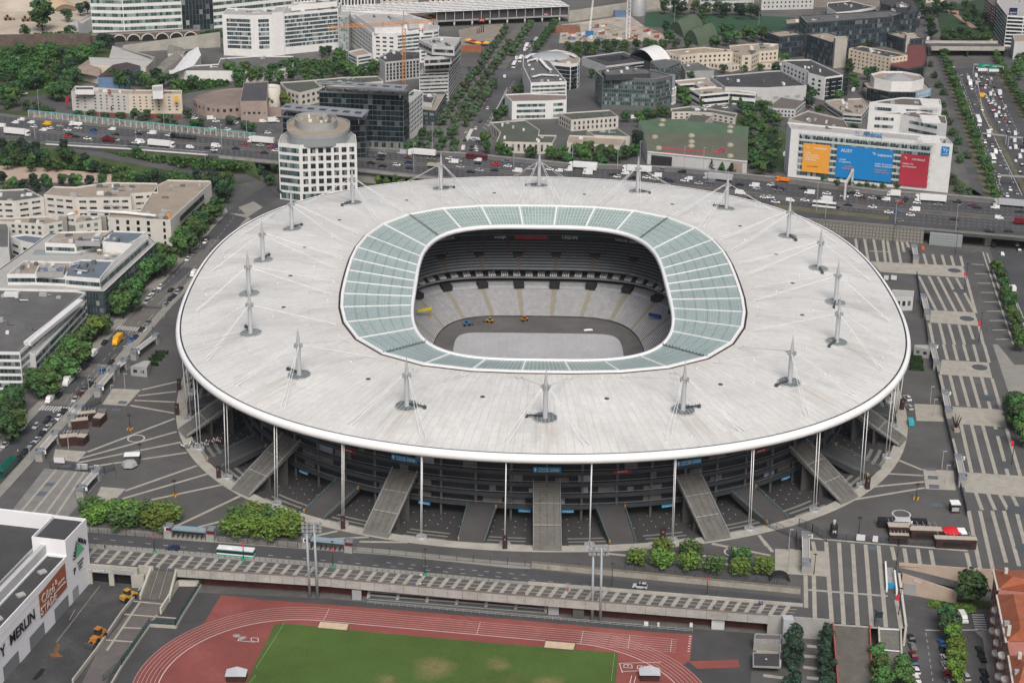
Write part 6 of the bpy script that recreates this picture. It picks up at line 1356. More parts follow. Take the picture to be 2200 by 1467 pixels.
h=hh(4,905,1245,905); b=Bld('office_building','stepped dark glass office with blue grey and tan roofs and a planted terrace','office building',cen(L(4,'700,1000'))); hp=h-4.4
b.block(L(4,'-160,930 -160,985 560,1002 886,1014 1332,600 1240,520 420,520',hp),hp,0,DARKC,RLGT,win=[('n','b',4,.66,.3,hp-.8,.2,GTEAL),('f','b',4,.66,.3,hp-.8,.2,GTEAL)],trim=WHT,par=.5)
for po,rf in(('58,868 208,752 400,758 330,800 300,868',RTAN),('300,868 400,758 640,762 600,800 555,880',RTAN),('555,884 600,770 690,742 972,748 850,908',RBLU)):
 b.block(L(4,po,h),h,hp-.6,WHT,rf,win=[('f','b',1,.6,hp+.2,h-1.2,.2,GTEAL),('n','b',1,.6,hp+.2,h-1.2,.2,GTEAL)],units=5)
b.block(L(4,'380,602 500,507 950,497 930,550 640,612',h),h,hp-.6,WHT,RTAN,units=6,win=[('f','b',1,.5,hp,h-1,.5,GTEAL)]); b.block(L(4,'870,590 960,497 1246,507 1120,610',h),h,hp-.6,WHT,RBLU,win=[('n','b',1,.6,hp,h-1,.2,GTEAL)],units=2); b.block(L(4,'975,752 1125,612 1085,608 1252,525 1262,560 860,915',h-.5),h-.5,hp-.6,WHT,RLGT,win=[('n','b',1,.62,hp,h-1,.2,GTEAL)])
for po in('620,560 880,540 850,590 640,585','330,800 560,790 540,850 310,850'):b.block(L(4,po,h+1.6),h+1.6,h-.8,GREYW,RBLU,units=2)
for pts in('575,800 680,780 640,830 740,845 750,825','880,540 960,500'):
 q=MB(); q.tube(L(4,pts,h+.3),.4,8); b.put(q,'duct',STEEL)
q=MB(); p=G(*Q(4,500,735),hp-3); q.box(p.x,p.y,hp-3.2,22,6,3.2,0); b.put(q,'courtyard_glazing',GTEAL)
for x,y in((940,650),(850,700),(970,720),(910,745),(1020,640)):
 p=G(*Q(4,x,y),hp); q=MB(); q.tube([(p.x,p.y,hp-.5),(p.x,p.y,hp+2.2)],.06,5); q.lathe([(1.4,hp+2.0),(.1,hp+2.6)],p.x,p.y,8); b.put(q,'parasol',M('parasol_cream',(.6,.54,.42),.8,.05))
b.done()
h=hh(8,160,392,68); b=Bld('office_building','white and green glass office with a long bright roof strip beside the street','office building',cen(L(4,'200,1467')))
P=L(4,'-160,985 640,1003 732,1022 168,1531 -160,1528',h); b.block(P,h,0,WHT,RGRY,win=[('n','b',5,.6,.5,h-.6,.3,GBLU),('f','b',5,.55,.5,h-.6,.5,GBLU)],units=9,par=.9)
q=MB(); a,c,e,f=L(4,'660,1078 710,1085 262,1450 200,1442',h+.8); q.add([a,c,e,f],[(0,1,2,3)]); q.add([f,e,e-V((0,0,1.5)),f-V((0,0,1.5)),a,c,c-V((0,0,1.5)),a-V((0,0,1.5))],[(0,1,2,3),(1,5,6,2),(0,3,7,4)]); b.put(q,'roof_strip',WHT)
b.block(L(4,'640,1160 722,1112 300,1560 230,1530',h-3.6),h-3.6,0,WHT,RLGT,win=[('n','b',4,.62,.3,h-4,.3,GBLU)],par=.3)
q=MB(); p=L(4,'100,1045',h)[0]; q.box(p.x,p.y,h-.5,6,2.6,1.6,0); b.put(q,'rooftop_unit',M('plant_white',(.62,.62,.6),.6,.08))
q=MB()
for k in range(26):
 f=k/25; p=V(P[2]).lerp(V(P[3]),f); q.tube([p+V((-.5,0,0)),p+V((-.5,0,1.1))],.05,4)
for z in(.55,1.1):q.tube([V(P[2])+V((-.5,0,z)),V(P[3])+V((-.5,0,z))],.06,4)
b.put(q,'roof_railing',STEEL); b.done()
zt=16.3; A=L(12,'780,600',LOW)[0]; Bp=L(12,'605,800',LOW)[0]; d=(Bp-A).normalized(); inw=V((d.y,-d.x,0)); inw=inw if inw.x<0 else-inw; out=-inw; Lt=(Bp-A).length
zw=LOW+hh(12,605,800,385,LOW); b=Bld('store','huge white clad store with black lettering and an orange brown panel','store',A)
pt=lambda u,w:A+d*u+inw*w; sq=lambda u0,u1,w0,w1:[pt(u0,w0),pt(u1,w0),pt(u1,w1),pt(u0,w1)]
STW=M('store_white',(.76,.765,.78),.5,.03,.15,fine=2)
b.block(sq(0,Lt,0,11),zt,LOW,STW,RDRK,par=1.0); b.block(sq(Lt,130,0,6.5),zw,LOW,STW,RDRK,par=.6)
b.block(sq(Lt-4,130,6.5,8),zw+3.2,zw-2,LGREY,LGREY,par=.1,name='screen'); b.block(sq(0,130,11.1,90),zw+1.0,LOW,LGREY,M('store_roof_felt',(.06,.061,.062),.95,.12,.1,fine=1.5),par=.8)
b.block(sq(-.2,.8,11,90),zt,zw,STW,STW,par=.1,name='back_wall')
q=MB()
for k in range(16):q.bar(pt(2.2+(k%8)*.9,14),pt(2.2+(k%8)*.9,88),.35,.3+k//8*.0)
q2=MB(); q2.bar(pt(6,13),pt(6,90),9,1.2); o=q2; b.put(MB().bar(pt(5.4,13)+V((0,0,zt-3.6)),pt(5.4,90)+V((0,0,zt-3.6)),8.6,.4),'plant_deck',GREYW)
for k in range(9):b.put(MB().bar(pt(1.4+k*1.0,13)+V((0,0,zt-2.4)),pt(1.4+k*1.0,90)+V((0,0,zt-2.4)),.3,.35),'plant_louvre',GREYW)
for k in range(9):b.put(MB().bar(pt(1,16+k*7)+V((0,0,zt-1.2)),pt(10,16+k*7)+V((0,0,zt-1.2)),.25,.3),'plant_beam',STEEL)
q=MB()
for k in range(44):q.bar(pt(Lt-3+k*2.6,8.2)+V((0,0,zw+1.4)),pt(Lt-3+k*2.6,9.6)+V((0,0,zw+1.4)),.2,.3)
q.bar(pt(Lt-3,9.7)+V((0,0,zw+1.4)),pt(130,9.7)+V((0,0,zw+1.4)),.3,.4); b.put(q,'screen_frame',STEEL)
def wp(u,z,o=.15):return A+d*u+out*o+V((0,0,z-A.z))
def wall_panel(u0,u1,z0,z1,nm,mat,o=.12):
 q=MB(); q.add([wp(u0,z0,o),wp(u1,z0,o),wp(u1,z1,o),wp(u0,z1,o)],[(0,1,2,3)]); return b.put(q,nm,mat)
ub=Lt+1.2
def U(tx,ty):
 px,py=Q(12,tx,ty); n_=out; dr=FW*F+RX*(px-1100)-UX*(py-733.5); t=(A-CAM).dot(n_)/dr.dot(n_); p=CAM+dr*t; return(p-A).dot(d),p.z
BLK=M('black_lettering',(.012,.012,.014),.5,.05); BRW=M('rust_orange_panel',(.3,.095,.05),.7,.06); xd=-d
u0,z1=U(548,440); u1,z0=U(345,915); za=U(560,655)[1]; zb=U(328,712)[1]
q=MB(); q.add([wp(u0,za,.2),wp(u1,z0,.2),wp(u1,zb,.2),wp(u0,z1,.2)],[(0,1,2,3)]); o=b.put(q,'panel',BRW)
def wl(txt,tx,ty,sz,mat=BLK,par=None,align='CENTER',rot=0,sx=1,bold=0):
 u,z=U(tx,ty); y=V((0,0,1)); x=xd*cos(rot)+y*sin(rot); y2=-xd*sin(rot)+y*cos(rot); return letter(txt,sz,wp(u,z,.3),x,y2,mat,par or b.r,align=align,sx=sx,bold=bold)
PALE=M('panel_pale_text',(.55,.45,.4),.6,.05)
wl('Côté',400,705,4.2,PALE,o,bold=.04); wl('STADE',408,790,3.6,PALE,o,bold=.08); wl('&',468,605,2.4,PALE,o); wl('CENTRE',512,600,1.2,PALE,o); wl('COMMERCIAL',512,640,1.0,PALE,o)
wl('MERLIN',182,990,4.7,bold=.08); wl('Y',14,1195,4.7,bold=.08); wl('LERO',-110,1310,5.6,bold=.12)
q=MB()
for(x,y)in((655,262),(712,318),(632,412)):
 u,z=U(x,y); q.v.append(tuple(wp(u,z,.3)))
q.f.append((0,1,2)); q.m.append(0); q.uv.append(None); q.sm.append(False); b.put(q,'green_triangle',M('logo_green',(.12,.42,.2),.6,.05))
wl('LEROY',632,340,1.9,rot=.98,bold=.05); wl('MERLIN',688,255,1.9,rot=-.6,bold=.05); wl('P',628,512,3.0,bold=.05); wl('PARKING',676,425,1.0); wl('CLIENTS',676,455,.9); wl('gratuit',676,480,.8)
for k in range(5):
 uu,z=U(590-k*150,880+k*190); wall_panel(Lt+1.5+k*16.5,Lt+11+k*16.5,LOW+.1,LOW+4.6,'entrance_glazing',GL('store_glass',(.05,.06,.065),2,5,(.2,.21,.22),.08,.2))
wall_panel(Lt*.62,Lt*.9,LOW+.1,LOW+4.2,'doorway',GREYW)
for z in(zw-2.4,zw-5,zw-7.6):b.put(MB().bar(wp(Lt+.2,z,.06),wp(128,z,.06),.06,.08),'panel_joint',LGREY)
for u_ in range(3):
 p=pt(Lt+10+u_*14,3.2); q=MB(); q.box(p.x,p.y,zw-.6,2.4,2,.5,.7); b.put(q,'roof_hatch',RLGT)
b.done()
TILE=M('clay_tiles',(.32,.105,.055),.85,.2,.35,fine=4,stain=((.2,.08,.05),.2,.58)); SAL=M('salmon_render',(.36,.155,.125),.85,.1,.2); h=LOW+17
b=Bld('apartment_building','salmon apartment house with orange clay tile roofs at the lower right edge','building',(*cen(L(15,'2100,1300',LOW))[:2],LOW))
ev_=L(15,'1930,505 1965,680 1960,715 2000,960 2035,1105 2060,1230 2080,1467 2120,1750',h); Pb=[tuple(p.xy)for p in ev_]+[(ev_[-1].x+40,ev_[-1].y),(ev_[0].x+40,ev_[0].y)]
b.block(Pb,h,LOW,SAL,SAL,win=[('a','g',3.6,5,.4,.55,LOW+1.5,h-.8,.8,GGRY)],par=.1)
for k,(po,cr)in enumerate((('1925,498 1965,665 2330,700 2290,505','2085,560 2270,600'),('1955,712 2035,1110 2430,1110 2330,712','2090,705 2290,790'),('2055,1228 2110,1560 2500,1560 2430,1228','2190,1290 2400,1330'))):
 E_=L(15,po,h+.1); C_=L(15,cr,h+4.2); q=MB()
 if k==1:C_=L(15,'2090,708 2155,1000 2320,1000 2280,712',h+4.0); q.add(E_+C_,[(0,1,5,4),(1,2,6,5),(2,3,7,6),(3,0,4,7),(4,5,6,7)])
 else:q.add(E_+C_,[(0,1,4),(1,2,5,4),(2,3,5),(3,0,4,5)])
 b.put(q,'tiled_roof',TILE)
 q=MB()
 for a,c in zip(E_,E_[1:2]):q.bar(a-V((0,0,.5)),c-V((0,0,.5)),1.0,.5)
 b.put(q,'eaves',CREAM)
for x,y in((2025,530),(2050,1020),(2140,1250)):
 p=L(15,'%d,%d'%(x,y),h+2.5)[0]; q=MB(); q.box(p.x,p.y,h+1,1.0,.9,3.2); b.put(q,'chimney',CREAM)
for x,y in((2035,945),(2125,1360)):
 p=L(15,'%d,%d'%(x,y),h+2)[0]; q=MB(); q.box(p.x,p.y,h+.9,1.6,1.2,1.3); b.put(q,'skylight',STEEL)
for k in range(4):
 for z in(LOW+4.5,LOW+8,LOW+11.5):
  p=ev_[1].lerp(ev_[6],.06+.25*k); q=MB(); q.lathe([(1.3,z),(1.4,z+.2),(1.4,z+1.1),(1.25,z+1.1)],p.x-.4,p.y,10); b.put(q,'balcony',CREAM)
p0,p1=L(15,'1985,990 1940,1320',LOW+8); b.put(MB().bar(V((p0.x-.3,p0.y,LOW)),V((p1.x+3.2,p1.y,LOW)),1.6,15),'beige_bay',M('beige_bay',(.48,.33,.2),.85,.08))
b.done()
# ---------- lower level: track, promenade wall, stairs ----------
TRK=M('red_track',(.225,.066,.056),.92,.14,.06,fine=2.5,stain=((.27,.1,.088),.06,.55),big=True); TRL=M('track_line',(.56,.45,.43),.8,.08); TRD=M('dark_track_asphalt',(.062,.062,.062),.95,.15,.1,fine=3)
flat('track_surround',LP('195,1256 375,1270 701,1285 1100,1322 1650,1362 1700,1372 1660,1500 100,1500',LOW),LOW+.02,TRD)
p1,p2=G(683.6,1332.8,LOW),G(1236,1382,LOW); td=(p2-p1).normalized(); tn=V((td.y,-td.x,0)); tn=tn if tn.y<0 else-tn
RAD=36.5; cl,cr_=p1+tn*RAD,p2+tn*RAD
def oval(r,n=28):
 a0=math.atan2(-tn.y,-tn.x); pts=[]
 for i in range(n+1):a=a0+pi*i/n; pts.append(cl+V((cos(a),sin(a),0))*r)
 for i in range(n+1):a=a0+pi+pi*i/n; pts.append(cr_+V((cos(a),sin(a),0))*r)
 return pts
red=L(12,'1740,950 1885,718 2181,748',LOW)+L(13,'0,752 580,795',LOW)+L(14,'0,925 1140,1028 1540,1052 1515,1280 1925,1265 1945,1330 1580,1345 1500,1280',LOW)
flat('red_apron',red+L(14,'1000,1700',LOW)+L(12,'1300,1800 1300,1300',LOW),LOW+.04,TRK)
flat('running_track',oval(RAD+7.6),LOW+.06,TRK)
q=MB()
for k in range(7):
 o=oval(RAD+.1+k*1.22,40); w=.3 if k==0 else.11
 for a,c in zip(o,o[1:]+o[:1]):strip(q,a,c,w,LOW+.085)
sp=L(13,'580,795',LOW)[0]
for k in range(7):
 a=p1-tn*(.1+k*1.22)+td*(-2); c=p2-tn*(.1+k*1.22)+td*30; strip(q,p2-tn*(.1+k*1.22),c,.11,LOW+.085)
for f in(.02,.62,1.02,1.2,1.36):
 a=p1.lerp(p2,f); strip(q,a,a-tn*7.4,.14,LOW+.087)
for c_,a in((cl,24),(cl,55),(cr_,35)):pass
for t,s in((14,'1510,1068 1530,1072'),(14,'1508,1088 1528,1092'),(14,'1505,1108 1525,1112'),(14,'1503,1128 1523,1132'),(14,'1500,1150 1520,1154'),(14,'1498,1172 1518,1176'),(14,'1495,1194 1515,1198')):strip(q,*L(t,s,LOW),.5,LOW+.087)
tag(q.build('track_lines',TRL),kind='structure')
flat('infield',L(13,'160,968 240,958 1000,1035',LOW)+L(14,'0,1140 850,1205 895,1215 905,1245 860,1700',LOW)+L(13,'-200,1800 -80,1467 0,1290',LOW),LOW+.1,M('sports_turf',(.062,.108,.022),.95,.16,.06,fine=1.5,stain=((.125,.115,.04),.035,.56)))
tm_=M('sports_turf',0); nn_,ll_=tm_.node_tree.nodes,tm_.node_tree.links; ge=nn_.new('ShaderNodeNewGeometry').outputs['Position']; bs_=nn_['Principled BSDF'].inputs['Base Color']; c_=bs_.links[0].from_socket
for s,r0,r1 in(('1520,1335',4.5,11),('2075,1315',0,8),('1120,1440',0,7),('2500,1480',0,9)):
 p=L(13,s,LOW)[0]; k=nn_.new('ShaderNodeVectorMath'); k.operation='DISTANCE'; ll_.new(ge,k.inputs[0]); k.inputs[1].default_value=p; dd_=mth(nn_,ll_,'ADD',k.outputs['Value'],mth(nn_,ll_,'MULTIPLY',noise(nn_,ll_,ge,.25,4),7))
 f_=mth(nn_,ll_,'MULTIPLY',rng(nn_,ll_,dd_,r1*.45,r1,1,0),rng(nn_,ll_,dd_,r0*.4,r0+.6,.25,1)); c_=mixc(nn_,ll_,mth(nn_,ll_,'MULTIPLY',f_,rng(nn_,ll_,noise(nn_,ll_,ge,1.3,3),.3,.7,.35,.85)),c_,(.25,.19,.085))
ll_.new(c_,bs_)
q=MB()
for t,s in((13,'240,958 0,1340'),(14,'875,1215 845,1450'),(13,'0,1400 -60,1467')):strip(q,*L(t,s,LOW),.05,LOW+.13)
for t,s in((14,'955,1308 1020,1312 1024,1340 952,1336 955,1308'),(14,'1070,1320 1135,1324 1138,1348 1066,1346 1070,1320'),(14,'910,1300 1270,1290'),(14,'915,1300 940,1380'),(14,'940,1370 1270,1355'),(12,'2025,1110 2100,1078 2045,1072 2025,1110'),(12,'2040,1108 2170,1120'),(12,'2140,1108 2200,1118 2200,1085 2140,1082 2140,1108'),(14,'990,1330 985,1310'),(14,'1100,1335 1102,1322'),(14,'1020,1405 1005,1467'),(14,'1055,1410 1040,1467')):
 P=L(t,s,LOW)
 for a,c in zip(P,P[1:]):strip(q,a,c,.2,LOW+.135)
tag(q.build('infield_markings',M('white_line',(.6,.58,.56),.8,.08)),kind='structure')
for t,s,lab in((13,'545,945 795,965 775,1022 520,1000','sandy long jump pit at the left end of the track'),(14,'285,1108 545,1130 525,1190 268,1168','sandy long jump pit at the right end of the track')):
 P=L(t,s,LOW); q=MB(); P2=ccw([(p.x,p.y)for p in P]); q.prism(P2,LOW+.05,LOW+.19); o=tag(q.build('sand_pit',M('pit_sand',(.52,.4,.27),.95,.1,.5,fine=3),loc=P[0]),lab,'sand pit')
 q=MB()
 for a,c in zip(P2,P2[1:]+P2[:1]):q.bar((*a,LOW+.05),(*c,LOW+.05),.3,.2)
 q.build('edge',DKCON,o)
for s in('2015,1060','2065,1078'):
 p=L(12,s,LOW)[0]; q=MB(); q.lathe([(1.2,LOW+.13),(1.2,LOW+.16),(0,LOW+.17)],p.x,p.y,16); tag(q.build('throwing_circle',M('throwing_circle',(.3,.24,.22),.9,.1)),kind='structure')
ED=LP('375,1226 701,1247 1100,1283 1650,1326.6',0); fw=tag(empty('promenade_wall',ED[0]),'long pale concrete promenade edge above a recessed brown wall','wall')
q=MB()
for a,c in zip(ED,ED[1:]):q.bar(a+V((0,0,-1.9)),c+V((0,0,-1.9)),.5,2.9)
FASC=M('fascia_concrete',(.34,.335,.315),.9,.15,.2,fine=2,stain=((.2,.195,.18),.25,.58)); q.build('fascia',FASC,fw)
q=MB(); nseg=38
for i in range(nseg+1):
 f=i/nseg*3; k=min(2,int(f)); p=ED[k].lerp(ED[k+1],f-k); q.box(p.x,p.y-.27,-1.9,.09,.06,2.9)
q.build('panel_joint',DKCON,fw); q=MB()
for a,c in zip(ED,ED[1:]):q.bar(a+V((0,0,1.0)),c+V((0,0,1.0)),.7,.14);
q.build('coping',M('brown_coping',(.17,.145,.115),.9,.2,.5),fw)
BRN=M('oxblood_cladding',(.075,.026,.02),.8,.25,.3,fine=2)
q=MB()
for a,c in zip(ED,ED[1:]):q.bar(a+V((0,3.4,LOW)),c+V((0,3.4,LOW)),.5,4.6); q.quad(a+V((0,0,-1.9)),c+V((0,0,-1.9)),c+V((0,4,-1.9)),a+V((0,4,-1.9)))
q.build('recessed_wall',BRN,fw)
for(t,x0,x1,y,mat,nm)in((13,815,895,735,STEEL,'grille_door'),(14,310,400,860,STEEL,'grille_door'),(14,520,615,890,DKCON,'opening'),(14,1705,1815,985,LGREY,'roller_shutter'),(14,1130,1165,955,WHT,'notice'),(14,1245,1260,962,WHT,'notice'),(14,1520,1545,965,WHT,'notice')):
 a,c=L(t,'%d,%d %d,%d'%(x0,y,x1,y+4),LOW+2); a.z=c.z=LOW+.2; a+=V((0,1.6,0)); c+=V((0,1.6,0)); q=MB(); q.bar(a,c,.3,3.4 if nm!='notice' else 1.4); q.build(nm,mat,fw)
gs=L(13,'955,760',LOW)[0]; g2=L(14,'285,880',LOW)[0]; gd=(g2-gs); Lg=gd.length; gd=gd/Lg; gr=tag(empty('grandstand',gs),'low stand of grey bench rows sheltered under the promenade','grandstand')
up=V((-gd.y,gd.x,0))
for r_ in range(4):MB().bar(gs+up*(r_*.95)+V((0,0,.5+r_*.75)),gs+gd*Lg+up*(r_*.95)+V((0,0,.5+r_*.75)),.7,.16).build('bench_row',M('bench_grey',(.28,.31,.32),.6,.1),gr)
q=MB(); q.bar(gs+up*1.6,gs+gd*Lg+up*1.6,3.6,.9); q.build('plinth',DKCON,gr)
for i in range(7):
 p=gs+gd*(Lg*i/6); MB().bar(p-up*.2+V((0,0,.5)),p+up*3+V((0,0,2.9)),.9,.25).build('steps',GCONC,gr)
a,c=L(13,'950,792',LOW)[0],L(14,'1540,1035',LOW)[0]; q=MB(); n=40
for i in range(n+1):p=a.lerp(c,i/n); q.tube([p,p+V((0,0,1.1))],.04,4)
for z in(.55,1.1):q.tube([a+V((0,0,z)),c+V((0,0,z))],.04,4)
tag(q.build('handrail_fence',STEEL,loc=a),'thin grey rail fence along the straight of the running track','fence')
ga,gb=(p+V((0,-1.0,0))for p in L(12,'770,600 1190,635',LOW)); gt=tag(empty('garage_entrance',ga),'concrete garage front with two dark openings beside the white store','garage')
q=MB(); dd=(gb-ga); q.bar(ga+V((0,0,4.2)),gb+V((0,0,4.2)),1,2.6);
for f in(0.02,.46,.99):p=ga+dd*f; q.box(p.x,p.y,LOW,1.6 if f<.9 else 4,1.2,4.4)
q.f and q.build('wall',CONC,gt)
for f0,f1 in((.05,.43),(.5,.93)):MB().bar(ga+dd*f0+V((0,1.5,0)),ga+dd*f1+V((0,1.5,0)),.3,4.3).build('garage_opening',M('garage_dark',(.012,.012,.014),.95,.2),gt)
o=MB().bar(ga+dd*.05+V((0,-.6,4.4)),ga+dd*.42+V((0,-.6,4.4)),.15,1.5).build('sign',STEEL,gt); letter('P  CLIENTS  2 m',1.0,ga+dd*.24+V((0,-.7,5.1)),dd,(0,0,1),LETW,o); o=MB().bar(ga+dd*.5+V((0,-.6,4.4)),ga+dd*.92+V((0,-.6,4.4)),.15,1.5).build('sign',STEEL,gt)
def fill_wall(name,label,pts,z0,z1,mat,th=.6,cat='wall'):
 q=MB()
 for a,c in zip(pts,pts[1:]):q.bar((a.x,a.y,z0),(c.x,c.y,z0),th,z1-z0)
 return tag(q.build(name,mat,loc=(pts[0].x,pts[0].y,z0)),label,cat)
fill_wall('retaining_wall','concrete retaining wall between the garage and the stairway',LP('298,1219 330,1222'),LOW,.9,CONC)
s0,s1,s2,s3=L(12,'1290,492 1505,510',0)+L(12,'1440,775 1195,755',LOW); sr=tag(empty('stairway',s3),'wide outdoor stairs leading from the promenade down to the store yard','stairs'); q=MB(); n=26
for i in range(n):
 f,f2=i/n,(i+1)/n; z=-(i+1)*6/n; a,c,e,g=s0.lerp(s3,f),s1.lerp(s2,f),s1.lerp(s2,f2),s0.lerp(s3,f2)
 for p in(a,c,e,g):p.z=z
 u=V((0,0,6/n)); q.add([a,c,e,g,a+u,c+u],[(3,2,1,0),(1,0,4,5)])
q.build('steps',M('brown_grey_steps',(.125,.115,.105),.9,.15,.4,fine=3),sr)
for a,c in((s0,s3),(s1,s2)):
 q=MB(); a=a.copy(); q.bar(a+V((0,0,-.6)),c+V((0,0,-.2)),.7,1.6); q.build('side_wall',CONC,sr)
for f in(.33,.66):q=MB(); q.tube([s0.lerp(s1,f)+V((0,0,.9)),s3.lerp(s2,f)+V((0,0,.9))],.06,5); q.build('handrail',STEEL,sr)
flat('store_yard',L(12,'780,600 1190,632 1240,640 820,1190 640,1467 500,1700 -300,1700 20,1467 605,800',LOW),LOW+.03,M('yard_tarmac',(.052,.053,.055),.92,.25,.1,fine=1.5,stain=((.085,.08,.075),.1,.55)))
flat('yard_path',L(12,'1195,760 1440,775 1340,885 1230,1000 1040,1230 900,1467 700,1467 830,1190',LOW),LOW+.05,M('pinkish_paving',(.125,.11,.105),.9,.15,.2,fine=2)); flat('light_court',L(12,'1520,635 1700,640 1500,960 1290,960 1340,880',LOW),LOW+.04,MOAT)
q=MB()
for s in('1140,770 1390,795','1060,880 1500,915','1040,995 1200,1000','905,1100 1130,1115','1190,780 910,1190','1340,885 1300,930'):strip(q,*L(12,s,LOW),.7,LOW+.07)
for s in('850,640 480,1120','640,840 590,930'):strip(q,*L(12,s,LOW),.16,LOW+.07)
tag(q.build('yard_bands',PLAT),kind='structure')
flat('rust_stain',L(12,'490,1125 510,1135 495,1210 540,1240 440,1250 425,1220 460,1200',LOW),LOW+.045,M('rust_earth',(.17,.08,.035),.95,.3,.8)); flat('oil_patch',L(12,'350,1340 385,1345 360,1395 310,1440 275,1435 300,1400',LOW),LOW+.045,M('oil_patch',(.015,.015,.016),.6,.3,1))
fill_wall('low_wall','pale low wall with railing between the store yard and the stepped path',L(12,'1235,640 1040,880 830,1190 620,1467',LOW),LOW,LOW+1.3,CONC,.5)
fill_wall('low_wall','pale kerb wall around the sunken court next to the track',L(12,'1715,645 1555,900 1500,1000 1275,985',LOW),LOW,LOW+1.0,CONC,.5)
fill_wall('low_wall','pale kerb wall between the path and the running track',L(12,'1275,985 1040,1330 940,1500',LOW),LOW,LOW+.8,CONC,.5)
fill_wall('court_wall','cream wall of the sunken court beside the stairs',L(12,'1700,640 1520,640 1370,880',LOW),LOW,LOW+2.2,CREAM,.5)
GRNF=M('green_mesh_fence',(.03,.085,.075),.6,.15,.5)
def fence(label,pts,z,hgt,mat,step=3.0,mesh=None,cat='fence',name='fence'):
 r=tag(empty(name,pts[0]),label,cat); q=MB(); q2=MB()
 for a,c in zip(pts,pts[1:]):
  a,c=V((a.x,a.y,z)),V((c.x,c.y,z)); n=max(1,int((c-a).length/step))
  for i in range(n+1):p=a.lerp(c,i/n); q.box(p.x,p.y,z,.14,.14,hgt)
  for k in(.08,.5,.97):q.tube([a+V((0,0,hgt*k)),c+V((0,0,hgt*k))],.05,4)
  if mesh:
   m_=max(1,int((c-a).length/.45))
   for i in range(m_):p=a.lerp(c,(i+.5)/m_); q2.tube([p+V((0,0,hgt*.08)),p+V((0,0,hgt*.97))],mesh,4,cap=False)
 q.build('posts_and_rails',mat,r)
 if mesh:q2.build('bars',mat,r)
 return r
fence('green mesh fence around the sunken court beside the stairs',L(12,'1715,645 1555,900 1500,1000 1275,985',LOW),LOW+1,2.0,GRNF,2.5,.05); fence('green mesh fence between the lower path and the running track',L(12,'1275,985 1040,1330 880,1467',LOW),LOW+.8,2.2,GRNF,2.5,.05)
FEN=M('anthracite_fence',(.045,.055,.065),.6,.1,.4)
fence('dark bar fence behind the left clump of clipped trees',LP('192,1146 350,1157'),0,3.0,FEN,3,.045); fence('dark bar fence between the two front turnstile gates',LP('468,1163 640,1177'),0,3.0,FEN,3,.045); fence('long dark fence along the front street right of the gates',LP('765,1185 1090,1213 1320,1231'),0,2.6,FEN,5); fence('dark bar fence in front of the right clump of clipped trees',LP('1320,1230 1690,1262'),0,3.0,FEN,3,.045)
fence('dark fence curving between kerb ring and the lower right esplanade',LP('1640,1128 1710,1158 1712,1180'),0,3.0,FEN,2.5,.05); fence('dark fence beside the black ticket booth on the right forecourt',LP('1716,1130 1745,1142 1776,1163'),0,3.0,FEN,2.5,.05); fence('thin grey fence in front of the snack stalls on the right',LP('1780,1158 1930,1170 2075,1178'),0,2.4,FEN,2.5,.04)
fence('tall blue grey fence down the right side of the esplanade',L(7,'1265,885 1290,1060')+L(7,'1330,1240 1360,1467'),0,2.8,FEN,3,.06)
fence('tall blue grey fence beside the hedge garden on the right',L(11,'1415,180 1475,440'),0,2.8,FEN,3,.06); fence('tall blue grey fence right of the blue parked van',L(11,'1500,620 1590,990'),0,2.8,FEN,3,.06); fence('tall blue grey fence next to the red sculpture lower part',L(11,'1635,1230 1690,1467'),0,2.8,FEN,3,.06); fence('dark fence on the left forecourt between two gates',L(8,'735,560 860,500'),0,2.8,FEN,2.5,.06); fence('dark bar fence above the grey terrace on the left',L(8,'430,1060 890,1100 975,1070'),0,2.8,FEN,2.5,.05)
q=MB()
for i in range(70):p=G(205+i*12.6,1171.5+i*1.14); q.box(p.x,p.y,0,.12,.12,1.0)
tag(tag(q.build('bollards',DARKSTEEL,loc=G(640,1205)),'row of thin dark bollards between front street and promenade','bollards'),kind='stuff')
RMP=LP('1142,1222 1400,1247 1720,1278'); q=MB(); r_=tag(empty('retaining_wall',RMP[0]),'stained concrete wall beside the street where it sinks to an underpass','wall')
zz=(0,-1.5,-3);
q.add([RMP[0]+V((0,.6,1.1)),RMP[1]+V((0,.6,1.1)),RMP[2]+V((0,.6,1.1)),RMP[2]+V((0,.6,0)),RMP[1]+V((0,.6,0)),RMP[0]+V((0,.6,0))],[(0,5,4,1),(1,4,3,2)])
for a,c in zip(RMP,RMP[1:]):q.bar(a+V((0,1.0,0)),c+V((0,1.0,0)),.7,2.0)
q.build('wall',M('stained_wall',(.29,.275,.235),.9,.2,.2,fine=2,stain=((.12,.11,.095),.3,.56)),r_); q=MB()
for a,c in zip(RMP,RMP[1:]):q.bar(a+V((0,1.0,2.0)),c+V((0,1.0,2.0)),.9,.15)
q.build('coping',M('brown_coping',(.17,.145,.115),.9,.2,.5),r_)
fill_wall('low_wall','low concrete kerb wall between the sinking street and the promenade',LP('1135,1254 1420,1277 1725,1302'),0,.9,CONC,.6)
